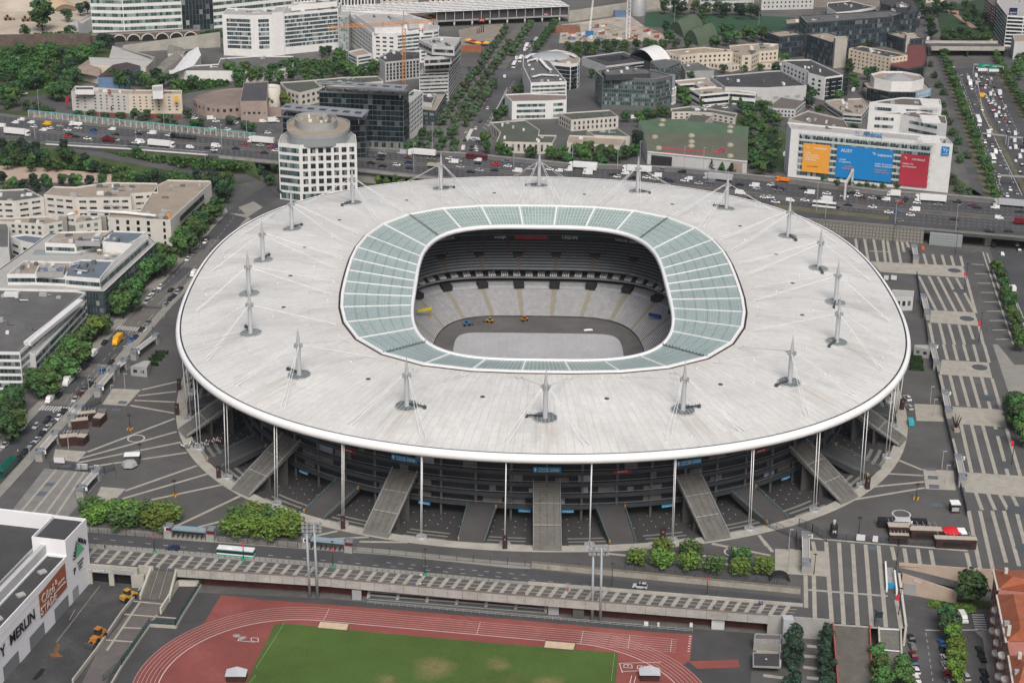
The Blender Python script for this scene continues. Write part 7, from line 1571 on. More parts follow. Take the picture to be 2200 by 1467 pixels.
# ---- right-hand lower street area ----
fill_wall('retaining_wall','pale concrete wall below the lower right esplanade',LP('1650,1326.6 1786,1336.6'),LOW,1.0,FASC,.6); fill_wall('retaining_wall','beige wall between esplanade and the lower right street',LP('1946,1349 1931,1237'),LOW,1.1,CREAM,.7)
fill_wall('retaining_wall','salmon wall along the top of the lower right garage ramp',LP('1931,1214 2053,1224 2137,1229 2300,1241'),LOW,1.0,M('peach_wall',(.43,.34,.275),.9,.1,.2),.6)
rw=L(15,'1125,560',0)[0]; rw2=L(15,'1600,690',LOW+3)[0]; q=MB(); g1,g2_=L(15,'1130,700 1600,790',LOW); q.add([g1,g2_,V((g2_.x,g2_.y,LOW+4.2)),V((g1.x,g1.y,.9)),g1+V((0,.8,0)),g2_+V((0,.8,0)),V((g2_.x,g2_.y+.8,LOW+4.2)),V((g1.x,g1.y+.8,.9))],[(0,1,2,3),(3,2,6,7),(1,5,6,2),(5,4,7,6),(4,0,3,7)]); gw=tag(q.build('retaining_wall',M('peach_wall',(.43,.34,.275),.9,.1,.2),loc=g1),'peach coloured sloping wall over a grey garage door on the lower right','wall')
a,c=L(15,'1145,700 1425,740',LOW); MB().bar(a+V((0,-.5,0)),c+V((0,-.5,0)),.3,4.0).build('garage_door',STEEL,gw)
o=MB().bar(a.lerp(c,.25)+V((0,-.4,4.7)),a.lerp(c,.6)+V((0,-.4,4.7)),.2,1.0).build('sign',M('dark_sign',(.03,.03,.03),.5,.1),gw); letter('STADE',1.0,a.lerp(c,.42)+V((0,-.6,5.2)),c-a,(0,0,1),LETW,o)
q=MB(); P=[G(*Q(15,1110,480),-.2),G(*Q(15,1620,590),LOW+2.2),G(*Q(15,1600,655),LOW+1.5),G(*Q(15,1130,545),-.6)]; q.add(P,[(3,2,1,0)]); tag(q.build('garage_ramp',ASPH2),kind='structure')
flat('lower_street',L(15,'1150,700 1440,745 1900,860 1880,1000 1900,1700 1180,1700 1175,1010',LOW),LOW+.03,ASPH2); flat('lower_garden',L(15,'1390,740 1920,770 1900,840 1460,835',LOW),LOW+.05,GRAS); flat('lower_pavement',L(15,'1765,1030 1830,1090 1880,1467 1920,1700 2100,1700 1900,1000',LOW),LOW+.07,SIDE); flat('tree_strip',L(15,'1480,960 1600,980 1720,1467 1740,1700 1560,1700',LOW),LOW+.06,DRYG)
q=MB()
for k in range(7):a,c=L(15,'%d,%d %d,%d'%(1735+k*5,885+k*20,1840+k*5,888+k*20),LOW); strip(q,a,c,.55,LOW+.08)
for s in('1340,1015 1500,1020','1655,1015 1790,1015'):strip(q,*L(15,s,LOW),.5,LOW+.08)
for k in range(10):a,c=L(15,'%d,%d %d,%d'%(1345+k*8,1040+k*55,1349+k*8,1065+k*55),LOW); strip(q,a,c,.15,LOW+.08)
tag(q.build('lower_street_markings',PAINTW),kind='structure')
b0,b1,b2,b3=L(15,'552,972 865,992',-.1)+L(15,'890,1560 600,1560',LOW); q=MB(); n=60
for i in range(n):
 f,f2=i/n,(i+.94)/n; q.add([b0.lerp(b3,f),b1.lerp(b2,f),b1.lerp(b2,f2),b0.lerp(b3,f2)],[(3,2,1,0)])
 if i%1==0:pass
br=tag(q.build('boardwalk',M('weathered_timber',(.115,.105,.092),.9,.2,.3,fine=3),loc=b0),'wide timber boardwalk ramp with red side walls going down to the gardens','ramp')
q=MB(); q.add([b0-V((0,0,.12)),b1-V((0,0,.12)),b2-V((0,0,.12)),b3-V((0,0,.12))],[(3,2,1,0)]); q.build('underside',DKCON,br)
for a,c in((b0,b3),(b1,b2)):MB().bar(a-V((0,0,1.0)),c-V((0,0,1.0)),.4,2.1).build('side_wall',M('faded_red_wall',(.3,.075,.055),.85,.12,.4),br)
s0,s1,s2,s3=L(15,'942,1005 1130,1015',0)+L(15,'1140,1400 960,1380',LOW); sr=tag(empty('stairway',s3),'pale outdoor stairs between the boardwalk and the parked cars','stairs'); q=MB(); n=24
for i in range(n):
 f,f2=i/n,(i+1)/n; z=-(i+1)*6/n; a,c,e,g=s0.lerp(s3,f),s1.lerp(s2,f),s1.lerp(s2,f2),s0.lerp(s3,f2)
 for p in(a,c,e,g):p.z=z
 u=V((0,0,6/n)); q.add([a,c,e,g,a+u,c+u],[(3,2,1,0),(1,0,4,5)])
q.build('steps',STAIR,sr)
for a,c in((s0,s3),(s1,s2)):MB().bar(a-V((0,0,.8)),c-V((0,0,.3)),.5,1.7).build('side_wall',CONC,sr)
for f in(0,.48):MB().bar(s0.lerp(s3,f)+V((0,0,.05)),s1.lerp(s2,f)+V((0,0,.05)),.5,.08).build('landing_edge',WHITE,sr)
flat('lower_terrace',L(15,'-120,1020 540,960 600,1700 -160,1700',LOW),LOW+.04,PAVE); q=MB()
for s in('330,1150 430,1160','300,1235 420,1245','300,1330 420,1345','330,1420 430,1430','-40,1400 140,1425','-100,1190 120,1200'):strip(q,*L(15,s,LOW),1.6,LOW+.07)
tag(q.build('terrace_bands',PLAT),kind='structure')
b=Bld('pavilion','grey concrete pavilion with open bays at the end of the promenade wall','pavilion',(*cen(L(15,'50,1100',LOW))[:2],LOW)); b.block(L(15,'-110,1040 120,1050 110,1100 -120,1090',-2),-2,LOW,GCONC,RGRY,par=.3); b.block(L(15,'-130,1200 105,1205 105,1330 -130,1320',-3.4),-3.4,-3.9,GCONC,RDRK,par=.3)
for s in('100,1190','-20,1190','100,1330','-20,1320'):p=L(15,s,LOW)[0]; b.box('column',p,LOW,.5,.5,2.4,0,WHT)
p=L(15,'155,1110',LOW)[0]; b.box('lift_tower',p,LOW,3.0,3.0,8.2,0,M('pale_metal',(.42,.44,.45),.5,.06)); b.done()
for t,xs,lab in((13,((460,732),(525,738)),'twin grey floodlight mast by the left end of the bench stand'),(14,((683,935),(753,945)),'twin grey floodlight mast by the right half of the promenade wall')):
 bs=[L(t,'%d,%d'%x,LOW)[0]for x in xs]; fr_=tag(empty('floodlight',bs[0]),lab,'floodlight'); Ht=25.5
 for p in bs:MB().tube([p,p+V((-.4,0,Ht))],.5,8,r2=.3).build('pole',M('galvanised',(.33,.37,.4),.5,.08),fr_)
 c=(bs[0]+bs[1])/2; q=MB()
 for r_ in range(3):q.bar(c+V((-3.0,0,Ht-2.6+r_*1.3)),c+V((3.0,0,Ht-2.6+r_*1.3)),.25,.2)
 for k in(-3,3):q.box(c.x+k,c.y,c.z+Ht-2.6,.2,.25,3.2)
 q.build('frame',STEEL,fr_)
 for r_ in range(3):
  for k in range(5):MB().box(c.x-2.6+k*1.3,c.y-.4,c.z+Ht-2.5+r_*1.3,.8,.5,.8).build('lamp',M('floodlamp',(.45,.47,.5),.3,.05,metal=.5),fr_)
PIER=M('gate_concrete',(.30,.295,.275),.9,.1,.4); GHEAD=M('gate_steel',(.2,.225,.245),.5,.15,.5); NUM=M('gate_black',(.02,.02,.02),.5,.1)
def gate(a,c,label,red=False,txt=''):
 r=tag(empty('turnstile_gate',a),label,'gate','turnstile gates around the stadium'); d_=(c-a); Ln=d_.length; d_=d_/Ln; ang=math.atan2(d_.y,d_.x); nn=V((-d_.y,d_.x,0))
 for p in(a,c):
  q=MB(); q.box(p.x,p.y,0,2.6,2.6,3.0,ang); q.build('pier',PIER,r); q=MB(); q.box(p.x,p.y,3.0,3.0,3.0,.25,ang)
  for s in(-1,1):q.bar(p+d_*1.4*s-nn*1.4+V((0,0,3.2)),p+d_*1.4*s+nn*1.4+V((0,0,3.2)),.12,1.1); q.bar(p-d_*1.4+nn*1.4*s+V((0,0,3.2)),p+d_*1.4+nn*1.4*s+V((0,0,3.2)),.12,1.1)
  q.build('glazed_head',GHEAD,r)
 q=MB(); q.bar(a+d_*1.5+V((0,0,2.9)),c-d_*1.5+V((0,0,2.9)),2.2,.25); q.build('channel_roof',PIER,r)
 for s in(-1,1):q=MB(); q.bar(a+d_*1.5+nn*s*1.1+V((0,0,3.0)),c-d_*1.5+nn*s*1.1+V((0,0,3.0)),.14,.6); q.build('roof_edge',WHITE if not red else M('banner_light_blue',(.2,.33,.42),.5,.05),r)
 n=max(2,int(Ln/1.5)); q=MB()
 for i in range(1,n):p=a.lerp(c,i/n); q.box(p.x,p.y,0,.18,1.6,1.2,ang)
 q.build('turnstile',DARKSTEEL,r)
 if red:
  for p in(a,c):MB().box(p.x,p.y-1.55,2.9,2.6,.2,1.0,ang).build('red_head',M('dark_red_panel',(.12,.015,.02),.5,.1),r)
 if txt:
  p=a-nn*(1.5 if nn.y>0 else-1.5); o=MB().box(p.x,p.y,2.6,1.6,.15,1.4,0).build('number_plate',LETW,r); letter(txt,1.3,p+V((0,-.12,3.3)),(1,0,0),(0,0,1),NUM,o)
 return r
GP=[(8,'1150,125 1330,-10','J','nearest the top, above the hedge garden'),(8,'985,265 1070,205','','left of the grey hut'),(8,'840,440 960,300','I','at the pale landing above the street crossing'),(8,'620,690 680,610','','beside the brown snack stalls'),(8,'345,985 480,830','H','at the landing right of the green bus'),(8,'695,1300 830,1150','J','at the right end of the grey terrace'),(11,'1395,80 1430,215','T','beside the hedge garden'),(11,'1500,480 1530,620','S','level with the two white parked cars'),(11,'1615,1035 1650,1200','R','right of the blue grates'),(7,'1320,1120 1350,1250','','by the two storey grey hut'),(7,'1240,690 1255,780','','next to the orange container'),(15,'315,290 320,520','M','at the big pale landing')]
for i,(t,s,tx,wd)in enumerate(GP):
 a,c=L(t,s); gate(a,c,'grey concrete turnstile gate on the %s forecourt %s'%('west' if t==8 else 'east',wd),txt=tx)
for t,s,wd in((12,'1440,215 1800,245','behind the white and green bus'),(13,'435,310 795,345','behind the left twin floodlight mast')):a,c=L(t,s); r=gate(a,c,'front turnstile gate with red and blue banners %s'%wd,True,'K')
def hut(label,t,poly,h,wall,roof,win=GGRY,cat='hut',name='service_hut',z0=0):
 b=simple(name,label,t,poly,z0+h,wall,roof,win=[('f','g',2.6,1,.55,.4,z0+.6,z0+h-.3,.5,win)],z0=z0,cat=cat,par=.25); return b.done()
hut('grey flat roofed hut by the hedges on the west forecourt',8,'1110,185 1225,135 1285,140 1250,200',4,GREYW,RLGT); hut('two storey grey hut by the esplanade fence',7,'1040,1065 1060,1000 1245,1010 1240,1060',6.5,LGREY,RLGT,GBLK); hut('grey shed roofed hut beside the east hedge garden',11,'1245,20 1250,0 1370,5 1380,45',4,GREYW,RLGT)
box_thing('container','orange container standing on the east esplanade','container',L(7,'1255,775')[0],2.6,2.2,2.4,0,M('container_orange',(.6,.13,.03),.5,.08)); p=L(7,'1315,655')[0]; box_thing('crate','small orange crate by the glazed wall under the bridge','crate',p,1.6,1.2,1.3,.2,M('container_orange',(.6,.13,.03),.5,.08))
OXB=M('stall_oxblood',(.045,.022,.02),.8,.3,.5); AWN=M('stall_awning',(.42,.37,.31),.9,.1,.5)
def stall(label,t,s,w,dp,rot,h=3.0):
 p=L(t,s)[0]; r=tag(empty('snack_stall',p),label,'stall','brown snack stalls'); MB().box(p.x,p.y,0,w,dp,h,rot).build('body',OXB,r); MB().box(p.x,p.y,h,w*1.05,dp*.6,.2,rot).build('roof',AWN,r)
 q=MB()
 for k in range(5):q.bar((p.x-w*.4+k*w*.2,p.y+dp*.3,h+.02),(p.x-w*.4+k*w*.2,p.y+dp*.95,h+.02),.15,.15)
 q.build('pergola',STEEL,r); MB().box(p.x,p.y-dp*.5,1.1,w*.7,.2,1.2,rot).build('counter',NUM,r); return r
for t,s,w,dp,rot,lab in((8,'680,700',6,4.5,.3,'oxblood snack stall with pale awning, middle one on the west forecourt'),(8,'745,640',6,4,.3,'oxblood snack stall with pale awning, farthest on the west forecourt'),(8,'590,840',6,5,.3,'oxblood snack stall with pale awning, nearest on the west forecourt'),(8,'850,670',3,7,-.2,'grey green and oxblood bar counter on the west forecourt'),(8,'705,840',3,5,-.2,'small oxblood counter in front of the west stalls'),(15,'1110,190',7,5,-.05,'oxblood stall with a pale awning left of the wide one on the east forecourt'),(15,'1335,220',10,5,-.05,'wide oxblood stall with a long pale awning on the east forecourt'),(15,'1590,300',13,4,-.05,'oxblood stall with a white counter at the corner of the esplanade'),(15,'1110,270',6,2.5,-.05,'low oxblood stall with glazed front before the awning stalls')):stall(lab,t,s,w,dp,rot)
for s,w,lab,tx in(('1140,140',16,'long black bar trailer behind the oxblood stalls','COCA-COLA'),):
 p=L(15,s)[0]; r=tag(empty('bar_trailer',p),lab,'trailer'); MB().box(p.x,p.y,.4,w,2.6,2.6,-.05).build('body',NUM,r); o=MB().box(p.x,p.y-1.4,2.0,6,.15,1.2,-.05).build('sign',LETW,r); MB().box(p.x,p.y,3.0,5,2.2,.3,-.05).build('roof',LGREY,r); letter('BOISSONS',.9,p+V((5.2,-1.45,1.6)),(1,-.05,0),(0,0,1),LETW,r)
p=L(15,'1560,230')[0]; r=tag(empty('parasol',p),'round red parasol at the corner stall on the east forecourt','parasol'); MB().tube([p,p+V((0,0,3.2))],.08,6).build('pole',STEEL,r); q=MB(); q.lathe([(3.2,2.7),(2.4,3.0),(.1,3.5)],p.x,p.y,12); q.build('canopy',M('parasol_red',(.6,.02,.03),.7,.05),r)
p=L(15,'1640,230')[0]; r=tag(empty('white_tent',p),'small white square tent beside the red parasol','tent'); q=MB(); q.box(p.x,p.y,2.3,3.4,3.4,.9,0,taper=.7); q.build('roof',WHITE,r); q=MB(); [q.box(p.x+a*1.5,p.y+c*1.5,0,.1,.1,2.3)for a in(-1,1)for c in(-1,1)]; q.build('legs',STEEL,r)
p=L(11,'1585,1420')[0]; r=tag(empty('ticket_kiosk',p),'small black and white kiosk on the east forecourt','kiosk'); MB().box(p.x,p.y,0,3,3,3.2).build('body',OXB,r); MB().box(p.x,p.y,3.2,3.2,3.2,.4).build('roof',WHITE,r); MB().box(p.x,p.y-1.55,.8,2.4,.15,1.4).build('window',GBLU,r)
p=L(15,'555,215')[0]; r=tag(empty('advert_column',p),'black cylindrical can shaped advert stand with a white emblem','advert stand'); q=MB(); q.lathe([(1.3,0),(1.3,4),(1.1,4.4),(0,4.5)],p.x,p.y,16); q.build('body',NUM,r); q=MB(); q.lathe([(.5,4.5),(.55,6),(0,6.2)],p.x,p.y,10); q.build('head',STEEL,r); letter('M',1.6,p+V((0,-1.35,2.2)),(1,0,0),(0,0,1),LETW,r)
for i,(t,s,w)in enumerate(((15,'750,262 825,270','left board of the two white notice boards by the thin fence'),(15,'888,275 935,280','single white notice board by the thin fence'),(8,'658,1075 752,1078','white notice board on the terrace fence'),(8,'805,1085 850,1088','small white notice board on the terrace fence'),(8,'462,1020 555,1025','translucent notice board at the left of the terrace fence'),(7,'985,925 1025,930','pale double notice board near the roof edge'),(7,'1045,925 1095,930','pale notice board right of the double one near the roof edge'))):
 a,c=L(t,s); q=MB(); q.bar(a+V((0,0,.6)),c+V((0,0,.6)),.15,2.2); o=tag(q.build('notice_board',M('board_white',(.6,.61,.62),.5,.05),loc=a),w,'notice board'); q=MB(); [q.box(p.x,p.y,0,.15,.15,2.9)for p in(a,c)]; q.build('posts',DARKSTEEL,o)
p=L(8,'1130,1010')[0]; r=tag(empty('food_cart',p),'dark cart with a pale roof and a grey cover on the west forecourt','cart'); MB().box(p.x,p.y,0,5,3,3.4,.1).build('body',DARKC,r); MB().box(p.x,p.y,3.4,5.4,3.4,.2,.1).build('roof',WHITE,r); q=MB(); q.lathe([(3,.8),(2.4,2.2),(.2,2.9)],p.x-.4,p.y-3.2,6,smooth=False); q.build('cover',GREYW,r)
HED=M('clipped_hedge',(.02,.045,.014),.85,.4,.8,fine=4)
def hedge(a,c,label):
 q=MB(); d_=(c-a); n=12; rr=random.Random(int(abs(a.x*7))); nn=V((-d_.y,d_.x,0)).normalized()
 for i in range(150):
  p=a+d_*rr.random()+nn*rr.uniform(-.9,.9)+V((0,0,rr.uniform(.3,1.25))); u=V((rr.gauss(0,1),rr.gauss(0,1),rr.gauss(0,1))).normalized()*.35; w=u.cross(V((.3,.5,1))).normalized()*.35; q.add([p-u-w,p+u-w,p+u+w,p-u+w],[(0,1,2,3)])
 q.bar(a+V((0,0,0)),c+V((0,0,0)),1.7,1.15); tag(q.build('hedge',HED,loc=a),label,'hedge','clipped hedge bars')
for i,s in enumerate(('1325,80 1430,80','1295,112 1398,110','1270,140 1375,138','1285,180 1345,178')):a,c=L(8,s); hedge(a,c,'low clipped hedge bar in the west hedge garden, %s from the top'%nth(i))
for i,s in enumerate(('1205,118 1308,122','1208,150 1318,153','1210,182 1318,186','1208,216 1322,220')):a,c=L(11,s); hedge(a,c,'low clipped hedge bar in the east hedge garden, %s from the top'%nth(i))
for i,(t,s,wd)in enumerate(((8,'1525,392','farthest back at left'),(8,'1508,605','next to the left kerb stairs'),(8,'1862,1142','beside a rod footing at lower left'),(13,'740,160','left of the second front staircase'),(13,'2120,328','left of the middle staircase'),(14,'1285,262','behind the clipped trees'),(11,'1142,560','beside the two white cars'),(11,'848,1238','at lower right of the kerb ring'))):
 p=L(t,s)[0]; q=MB(); q.box(p.x,p.y+.7,.1,1.5,1.3,4.4,.1); o=tag(q.build('totem',OXB,loc=p),'oxblood square totem on the stadium kerb ring %s'%wd,'totem'); letter('K',1.0,p+V((0,-.1,3.6)),(1,0,0),(0,0,1),PIER,o)
p=L(11,'1598,730')[0]; r=tag(empty('sculpture',p),'spiky oxblood sculpture on a pale plinth by the east fence','sculpture'); MB().box(p.x,p.y-1,0,2,2,1.2).build('plinth',PINK,r); q=MB()
for k in range(7):a=k*.9; q.tube([(p.x,p.y,1),(p.x+cos(a)*1.0,p.y+sin(a),3),(p.x+cos(a)*1.7,p.y+sin(a)*1.3,5.6+.3*(k%3))],.3,5,r2=.1)
q.build('spikes',OXB,r)
p=L(15,'95,590')[0]; r=tag(empty('sculpture',p),'dark shell shaped rope dome beside the sinking street','sculpture'); q=MB(); [q.tube([(p.x+3.2*cos(pi*j/8),p.y+k*.5-1,2.6*sin(pi*j/8))for j in range(9)],.16,5)for k in range(6)]; q.build('ribs',NUM,r)
for i,(t,s,wd)in enumerate(((8,'1108,725','above the white ring marking on the left'),(8,'1198,978','beside the dark cart on the left'),(8,'1490,1290','at the lower left of the forecourt'),(11,'1260,1318','at the right of the kerb ring'),(15,'772,192','left of the oxblood stalls'),(14,'1848,450','between the clipped trees on the right'))):
 p=L(t,s)[0]; r=tag(empty('lamp_post',p),'black double headed forecourt lamp %s'%wd,'lamp post','black forecourt lamps'); MB().tube([p,p+V((0,0,6.5))],.13,6,r2=.08).build('pole',NUM,r)
 for k in(-1,1):q=MB(); q.box(p.x+k*.45,p.y,5.6,.5,.35,.4); q.build('lamp_head',NUM,r)
 if i in(0,2,3):
  for a in range(4):q=MB(); x,y=p.x+.9*cos(a*1.57+.4),p.y+.9*sin(a*1.57+.4); q.lathe([(.3,0),(.38,.4),(.3,.7),(0,.8)],x,y,8); q.build('amber_buoy',MC['amber_bollard'],r)
for i,(t,s,H_)in enumerate(((7,'1595,700',13),(7,'1675,1012',13),(7,'1795,1445',13),(11,'2075,1022',13),(7,'1065,600',9),(7,'775,690',6),(15,'390,540',7),(15,'1085,530',10),(15,'1112,885',9),(15,'905,975',5),(14,'848,670',9),(14,'1658,735',9),(13,'1440,545',9),(13,'655,480',9),(12,'1318,355',8),(12,'2075,425',8))):
 p=L(t,s)[0]; r=tag(empty('lamp_mast',p),'slim dark lamp mast %s'%('at the bridge end of the esplanade','on the upper slate disc with a small red banner','at the right edge of the esplanade with a red banner','on the lower slate disc with a red banner','by the hexagon wall','near the roof edge on the east side','on the pale landing at lower right','at the top of the garage ramp','with a red banner above the lower right street','with a dark square panel by the boardwalk','on the promenade right of the right floodlight','on the promenade near the cut wall with red band','on the promenade right of the left bench stand','on the promenade right of the left floodlight','on the promenade close to the white store','on the promenade beside the white and green bus')[i],'lamp mast')
 MB().tube([p,p+V((.1,0,H_))],.16,6,r2=.09).build('pole',M('mast_dark',(.035,.037,.04),.5,.1),r); q=MB(); q.box(p.x,p.y,H_,.9,.4,.3); q.build('lamp_head',MC['mast_dark'],r)
 if i in(1,2,3,8):MB().box(p.x-.7,p.y,H_*.55,.9,.1,2.2).build('red_banner',M('banner_bright_red',(.65,.02,.04),.6,.05),r)
 if i in(11,13,14,15):MB().box(p.x,p.y-.2,H_*.62,.35,.1,1.5).build('red_banner',MC['banner_bright_red'],r)
 if i==9:MB().box(p.x+1,p.y-.2,2.8,2.4,.15,2.0).build('panel',M('dark_green_panel',(.02,.04,.045),.4,.1),r)
 if i>9:q=MB(); q.lathe([(.7,0),(.6,.7),(.2,.8)],p.x,p.y,8); q.build('base',M('green_base',(.03,.2,.12),.6,.1),r)
p0=L(15,'1030,560')[0]; r=tag(empty('stair_canopy',p0),'white metro style stair parapet with a blue end panel above the lower street','parapet')
for a,c,m_ in(((15,'998,470 1010,690'),None,WHITE),((15,'1075,545 1095,720'),None,WHITE)):x,y=L(*a); MB().bar(x,y,.5,1.8).build('side_panel',m_,r)
x,y=L(15,'1010,655 1075,660'); MB().bar(x,y,.3,1.8).build('end_panel',BLUE,r); flat('stair_floor',L(15,'1005,480 1065,485 1080,650 1010,650'),.06,GCONC)
YM=M('machine_yellow',(.45,.26,.04),.5,.15); BM=M('machine_blue',(.03,.15,.3),.5,.1); OM=M('machine_orange',(.42,.17,.03),.5,.2)
def machine(p,z,rot,label,mat,cat='loader',bucket=True,s=1.0):
 o=empty('loader',(p.x,p.y,z),rot); tag(o,label,cat); pt0=MB(); pt0.box(.4*s,0,.8*s,3.2*s,1.5*s,.9*s); pt0.box(-1.5*s,0,.9*s,1.6*s,1.6*s,1.1*s); pt0.build('body',mat,o,loc=(0,0,0))
 MB().box(-.3*s,0,1.7*s,1.5*s,1.4*s,1.4*s,taper=.85).build('cab',CARGL,o,loc=(0,0,0)); MB().box(-.3*s,0,3.1*s,1.5*s,1.4*s,.12*s).build('roof',mat,o,loc=(0,0,0))
 for x in(1.2,-1.4):
  for y in(-1,1):q=MB(); q.add([(x*s+.75*s*cos(2*pi*j/12),y*s*(.9+k*.12),.75*s+.75*s*sin(2*pi*j/12))for k in(-1,1)for j in range(12)],[tuple(range(12)),tuple(range(23,11,-1))]+[(j,j+12,(j+1)%12+12,(j+1)%12)for j in range(12)]); q.build('wheel',TYRE,o,loc=(0,0,0))
 if bucket:
  q=MB(); q.bar((1.6*s,-.6*s,1.3*s),(3.0*s,-.6*s,.6*s),.2*s,.25*s); q.bar((1.6*s,.6*s,1.3*s),(3.0*s,.6*s,.6*s),.2*s,.25*s); q.build('boom',mat,o,loc=(0,0,0)); MB().box(3.3*s,0,.2*s,.8*s,2.4*s,.9*s).build('bucket',DARKSTEEL,o,loc=(0,0,0))
 return o
p=L(12,'835,1085',LOW+1)[0]; machine(p,LOW+.05,-1.95,'orange yellow wheel loader parked in the store yard',OM,s=1.35); p=L(12,'1095,735',LOW+1)[0]; machine(p,LOW+.05,.9,'yellow dumper parked by the wall near the garage',YM,s=1.2)
p=G(1127,687,-9); machine(p,-9.6,.5,'small orange machine on the stadium floor',OM,'machine',False,.75); p=G(1052,690,-9); machine(p,-9.6,2.9,'yellow and green utility vehicle on the stadium floor',YM,'machine',True,.75); p=G(1003,697,-9); machine(p,-9.6,.3,'blue tractor on the stadium floor',BM,'tractor',True,.8)
p=G(1264,708,-9.4); q=MB(); q.box(p.x,p.y,-9.6,4,1.6,.4,.2,taper=.5); q.box(p.x+.5,p.y-.4,-9.4,2,1,.5,.6,taper=.4); tag(q.build('tarpaulin_heap',WHITE,loc=(p.x,p.y,-9.6)),'crumpled white sheet on the stadium floor','sheet')
p=G(912,664,-1); q=MB(); q.box(p.x,p.y,-1.8,7,.5,1.2,.5); o=tag(q.build('portal_sign',M('portal_yellow',(.55,.5,.02),.5,.05),loc=(p.x,p.y,-1.8)),'yellow beam over the left corner tunnel of the stadium bowl','sign'); q=MB(); q.tube([(p.x+2.6,p.y+1.2,-6),(p.x+2.6,p.y+1.2,-1.8)],.2,6); q.build('post',YM,o)
p=G(1407,677,-2); q=MB(); q.box(p.x,p.y,-3,6,.5,1.6,-.5); tag(q.build('portal_sign',M('portal_blue',(.01,.03,.2),.5,.05),loc=(p.x,p.y,-3)),'dark blue beam over the right corner tunnel of the stadium bowl','sign')
for s,lab in(((12,'2015,1440'),'pale tent roofed shelter on the red apron at lower left'),((14,'1170,1430'),'white roofed shelter with dark sides on the red apron at lower right')):
 p=L(s[0],s[1],LOW)[0]; r=tag(empty('shelter',p),lab,'shelter'); w=6.0; q=MB(); q.add([(p.x-w/2,p.y-2,LOW+2.4),(p.x+w/2,p.y-2,LOW+2.4),(p.x+w/2,p.y+2,LOW+2.4),(p.x-w/2,p.y+2,LOW+2.4),(p.x,p.y-2,LOW+3.3),(p.x,p.y+2,LOW+3.3)],[(0,4,5,3),(4,1,2,5),(0,1,4),(2,3,5)]); q.build('roof',M('shelter_roof',(.5,.52,.55),.6,.06),r); MB().box(p.x,p.y+.2,LOW+.05,w*.92,3.2,2.3).build('body',OXB,r)
 # ---------- trees ----------
def tl(t,s,H,W_,shape,lf,zone,word,zf=None,**k):
 for i,a in enumerate(s.split()):
  x,y=map(float,a.split(',')); p=Q(t,x,y)if t is not None else(x,y)
  if zf:k['z']=zf(y)
  tree_at(p[0],p[1],H*rnd.uniform(.9,1.1),W_*rnd.uniform(.9,1.12),shape,lf if isinstance(lf,int)else rnd.choice(lf),zone,word,**k)
Z='along the west street'; w_='broad green plane tree'
tl(4,'1900,130 1930,60 1840,280 1790,350 1700,400 1640,450 1560,520 1530,610 1610,580 1690,500 1420,700 1350,690 1290,800 1220,830 1190,930 1150,990 1060,1010 1040,1110 980,1090 1120,1080 1330,770 1400,780',11.5,11,'round',(1,0,1),Z,w_)
tl(4,'800,1310 720,1370 860,1290 640,1430 560,1467',10,10.5,'round',(1,3),Z,'lighter green plane tree'); tl(8,'610,40 690,60 530,120 570,190 460,200 400,270 340,330 300,290 430,330',11,11,'round',(1,0,1),'beside the lower west street',w_); tl(8,'130,440 60,480 110,540 40,600 140,640 40,700 -20,520',12,10,'round',(0,1),'at the left edge by the street',w_)
tl(None,'195,1088 218,1096 245,1093 270,1100 300,1096 328,1104 355,1100 205,1104 262,1110 340,1112',6.4,8.6,'block',(3,3,1),'behind the fence by the white store','box clipped bright green tree')
tl(None,'512,1108 545,1100 580,1108 615,1112 505,1128 545,1128 585,1134 622,1130',6.4,8.6,'block',(3,3,1),'between the two front gates','box clipped bright green tree')
tl(14,'1065,385 1290,300 1280,400 1520,320 1515,425 1725,450 1950,375 1940,470 2145,460',5.6,6.2,'block',(3,3,1),'in front of the right forecourt','box clipped bright green tree')
Z='in the station avenue'
for a,b,n,lf,rw in(((1,2130,240),(1,1580,1010),17,(2,4),'left'),((1,2150,380),(1,1690,1030),15,(2,4),'middle'),((1,2030,700),(1,1790,1020),9,(4,2),'right'),((2,160,195),(2,0,430),8,2,'upper left'),((2,370,190),(2,205,400),10,0,'upper right'),((1,2290,700),(1,2060,980),7,0,'pavement')):row(Q(*a),Q(*b),n,8,7.4,'round',lf,Z,'clipped tree of the %s row'%rw,.4,ground=False,name='avenue_tree')
tl(1,'1420,1130 1490,1150 1560,1120 1590,1200 1660,1130 1700,1090 1380,1200 1450,1240 1560,1260 1690,1230 1690,1280 1340,1230 1300,1260',8,6.5,'round',(0,4),'between glass office and avenue','round dark tree')
tl(1,'1950,1170 1960,1240 2080,1260 2140,1300',9,7.5,'round',(0,1),'in front of the stepped low office','leafy tree'); tl(2,'330,1290 430,1290 560,1270 650,1250 760,1280 840,1290 620,1320 730,1330 970,1290 1030,1270 400,1340 890,1320 480,1360 160,1290 780,1390',9,8.5,'round',(0,1),'along the motorway behind the stadium','bushy dark tree'); tl(2,'490,1375',5,6,'bush',2,'by the motorway shoulder','small olive bush'); tl(2,'1065,1180',13,8,'round',5,'at the left of the green warehouse','tall dark tree')
tl(2,'1630,1350 1665,1370 1700,1400 1790,1420 1870,1430 1590,1385',6,6,'cone',(5,0),'at the front of the green warehouse','dark conifer shrub',far=True)
tl(2,'480,400 560,390 640,400 720,380 800,380 880,370 960,385 1060,370 1150,370 1200,380 1290,380 1400,370 1500,360 700,420 830,420 950,420 560,430',10,9,'round',(0,1),'','',mass='green wood behind the building site'); tl(2,'1300,50 1390,40 1460,60 1560,50 1660,70 1750,60 1830,70 1930,70 2030,80 2080,100 1410,80 1620,90 1800,90 1960,100',12,10,'round',(0,5),'','',mass='dark wood along the far side of the sports field')
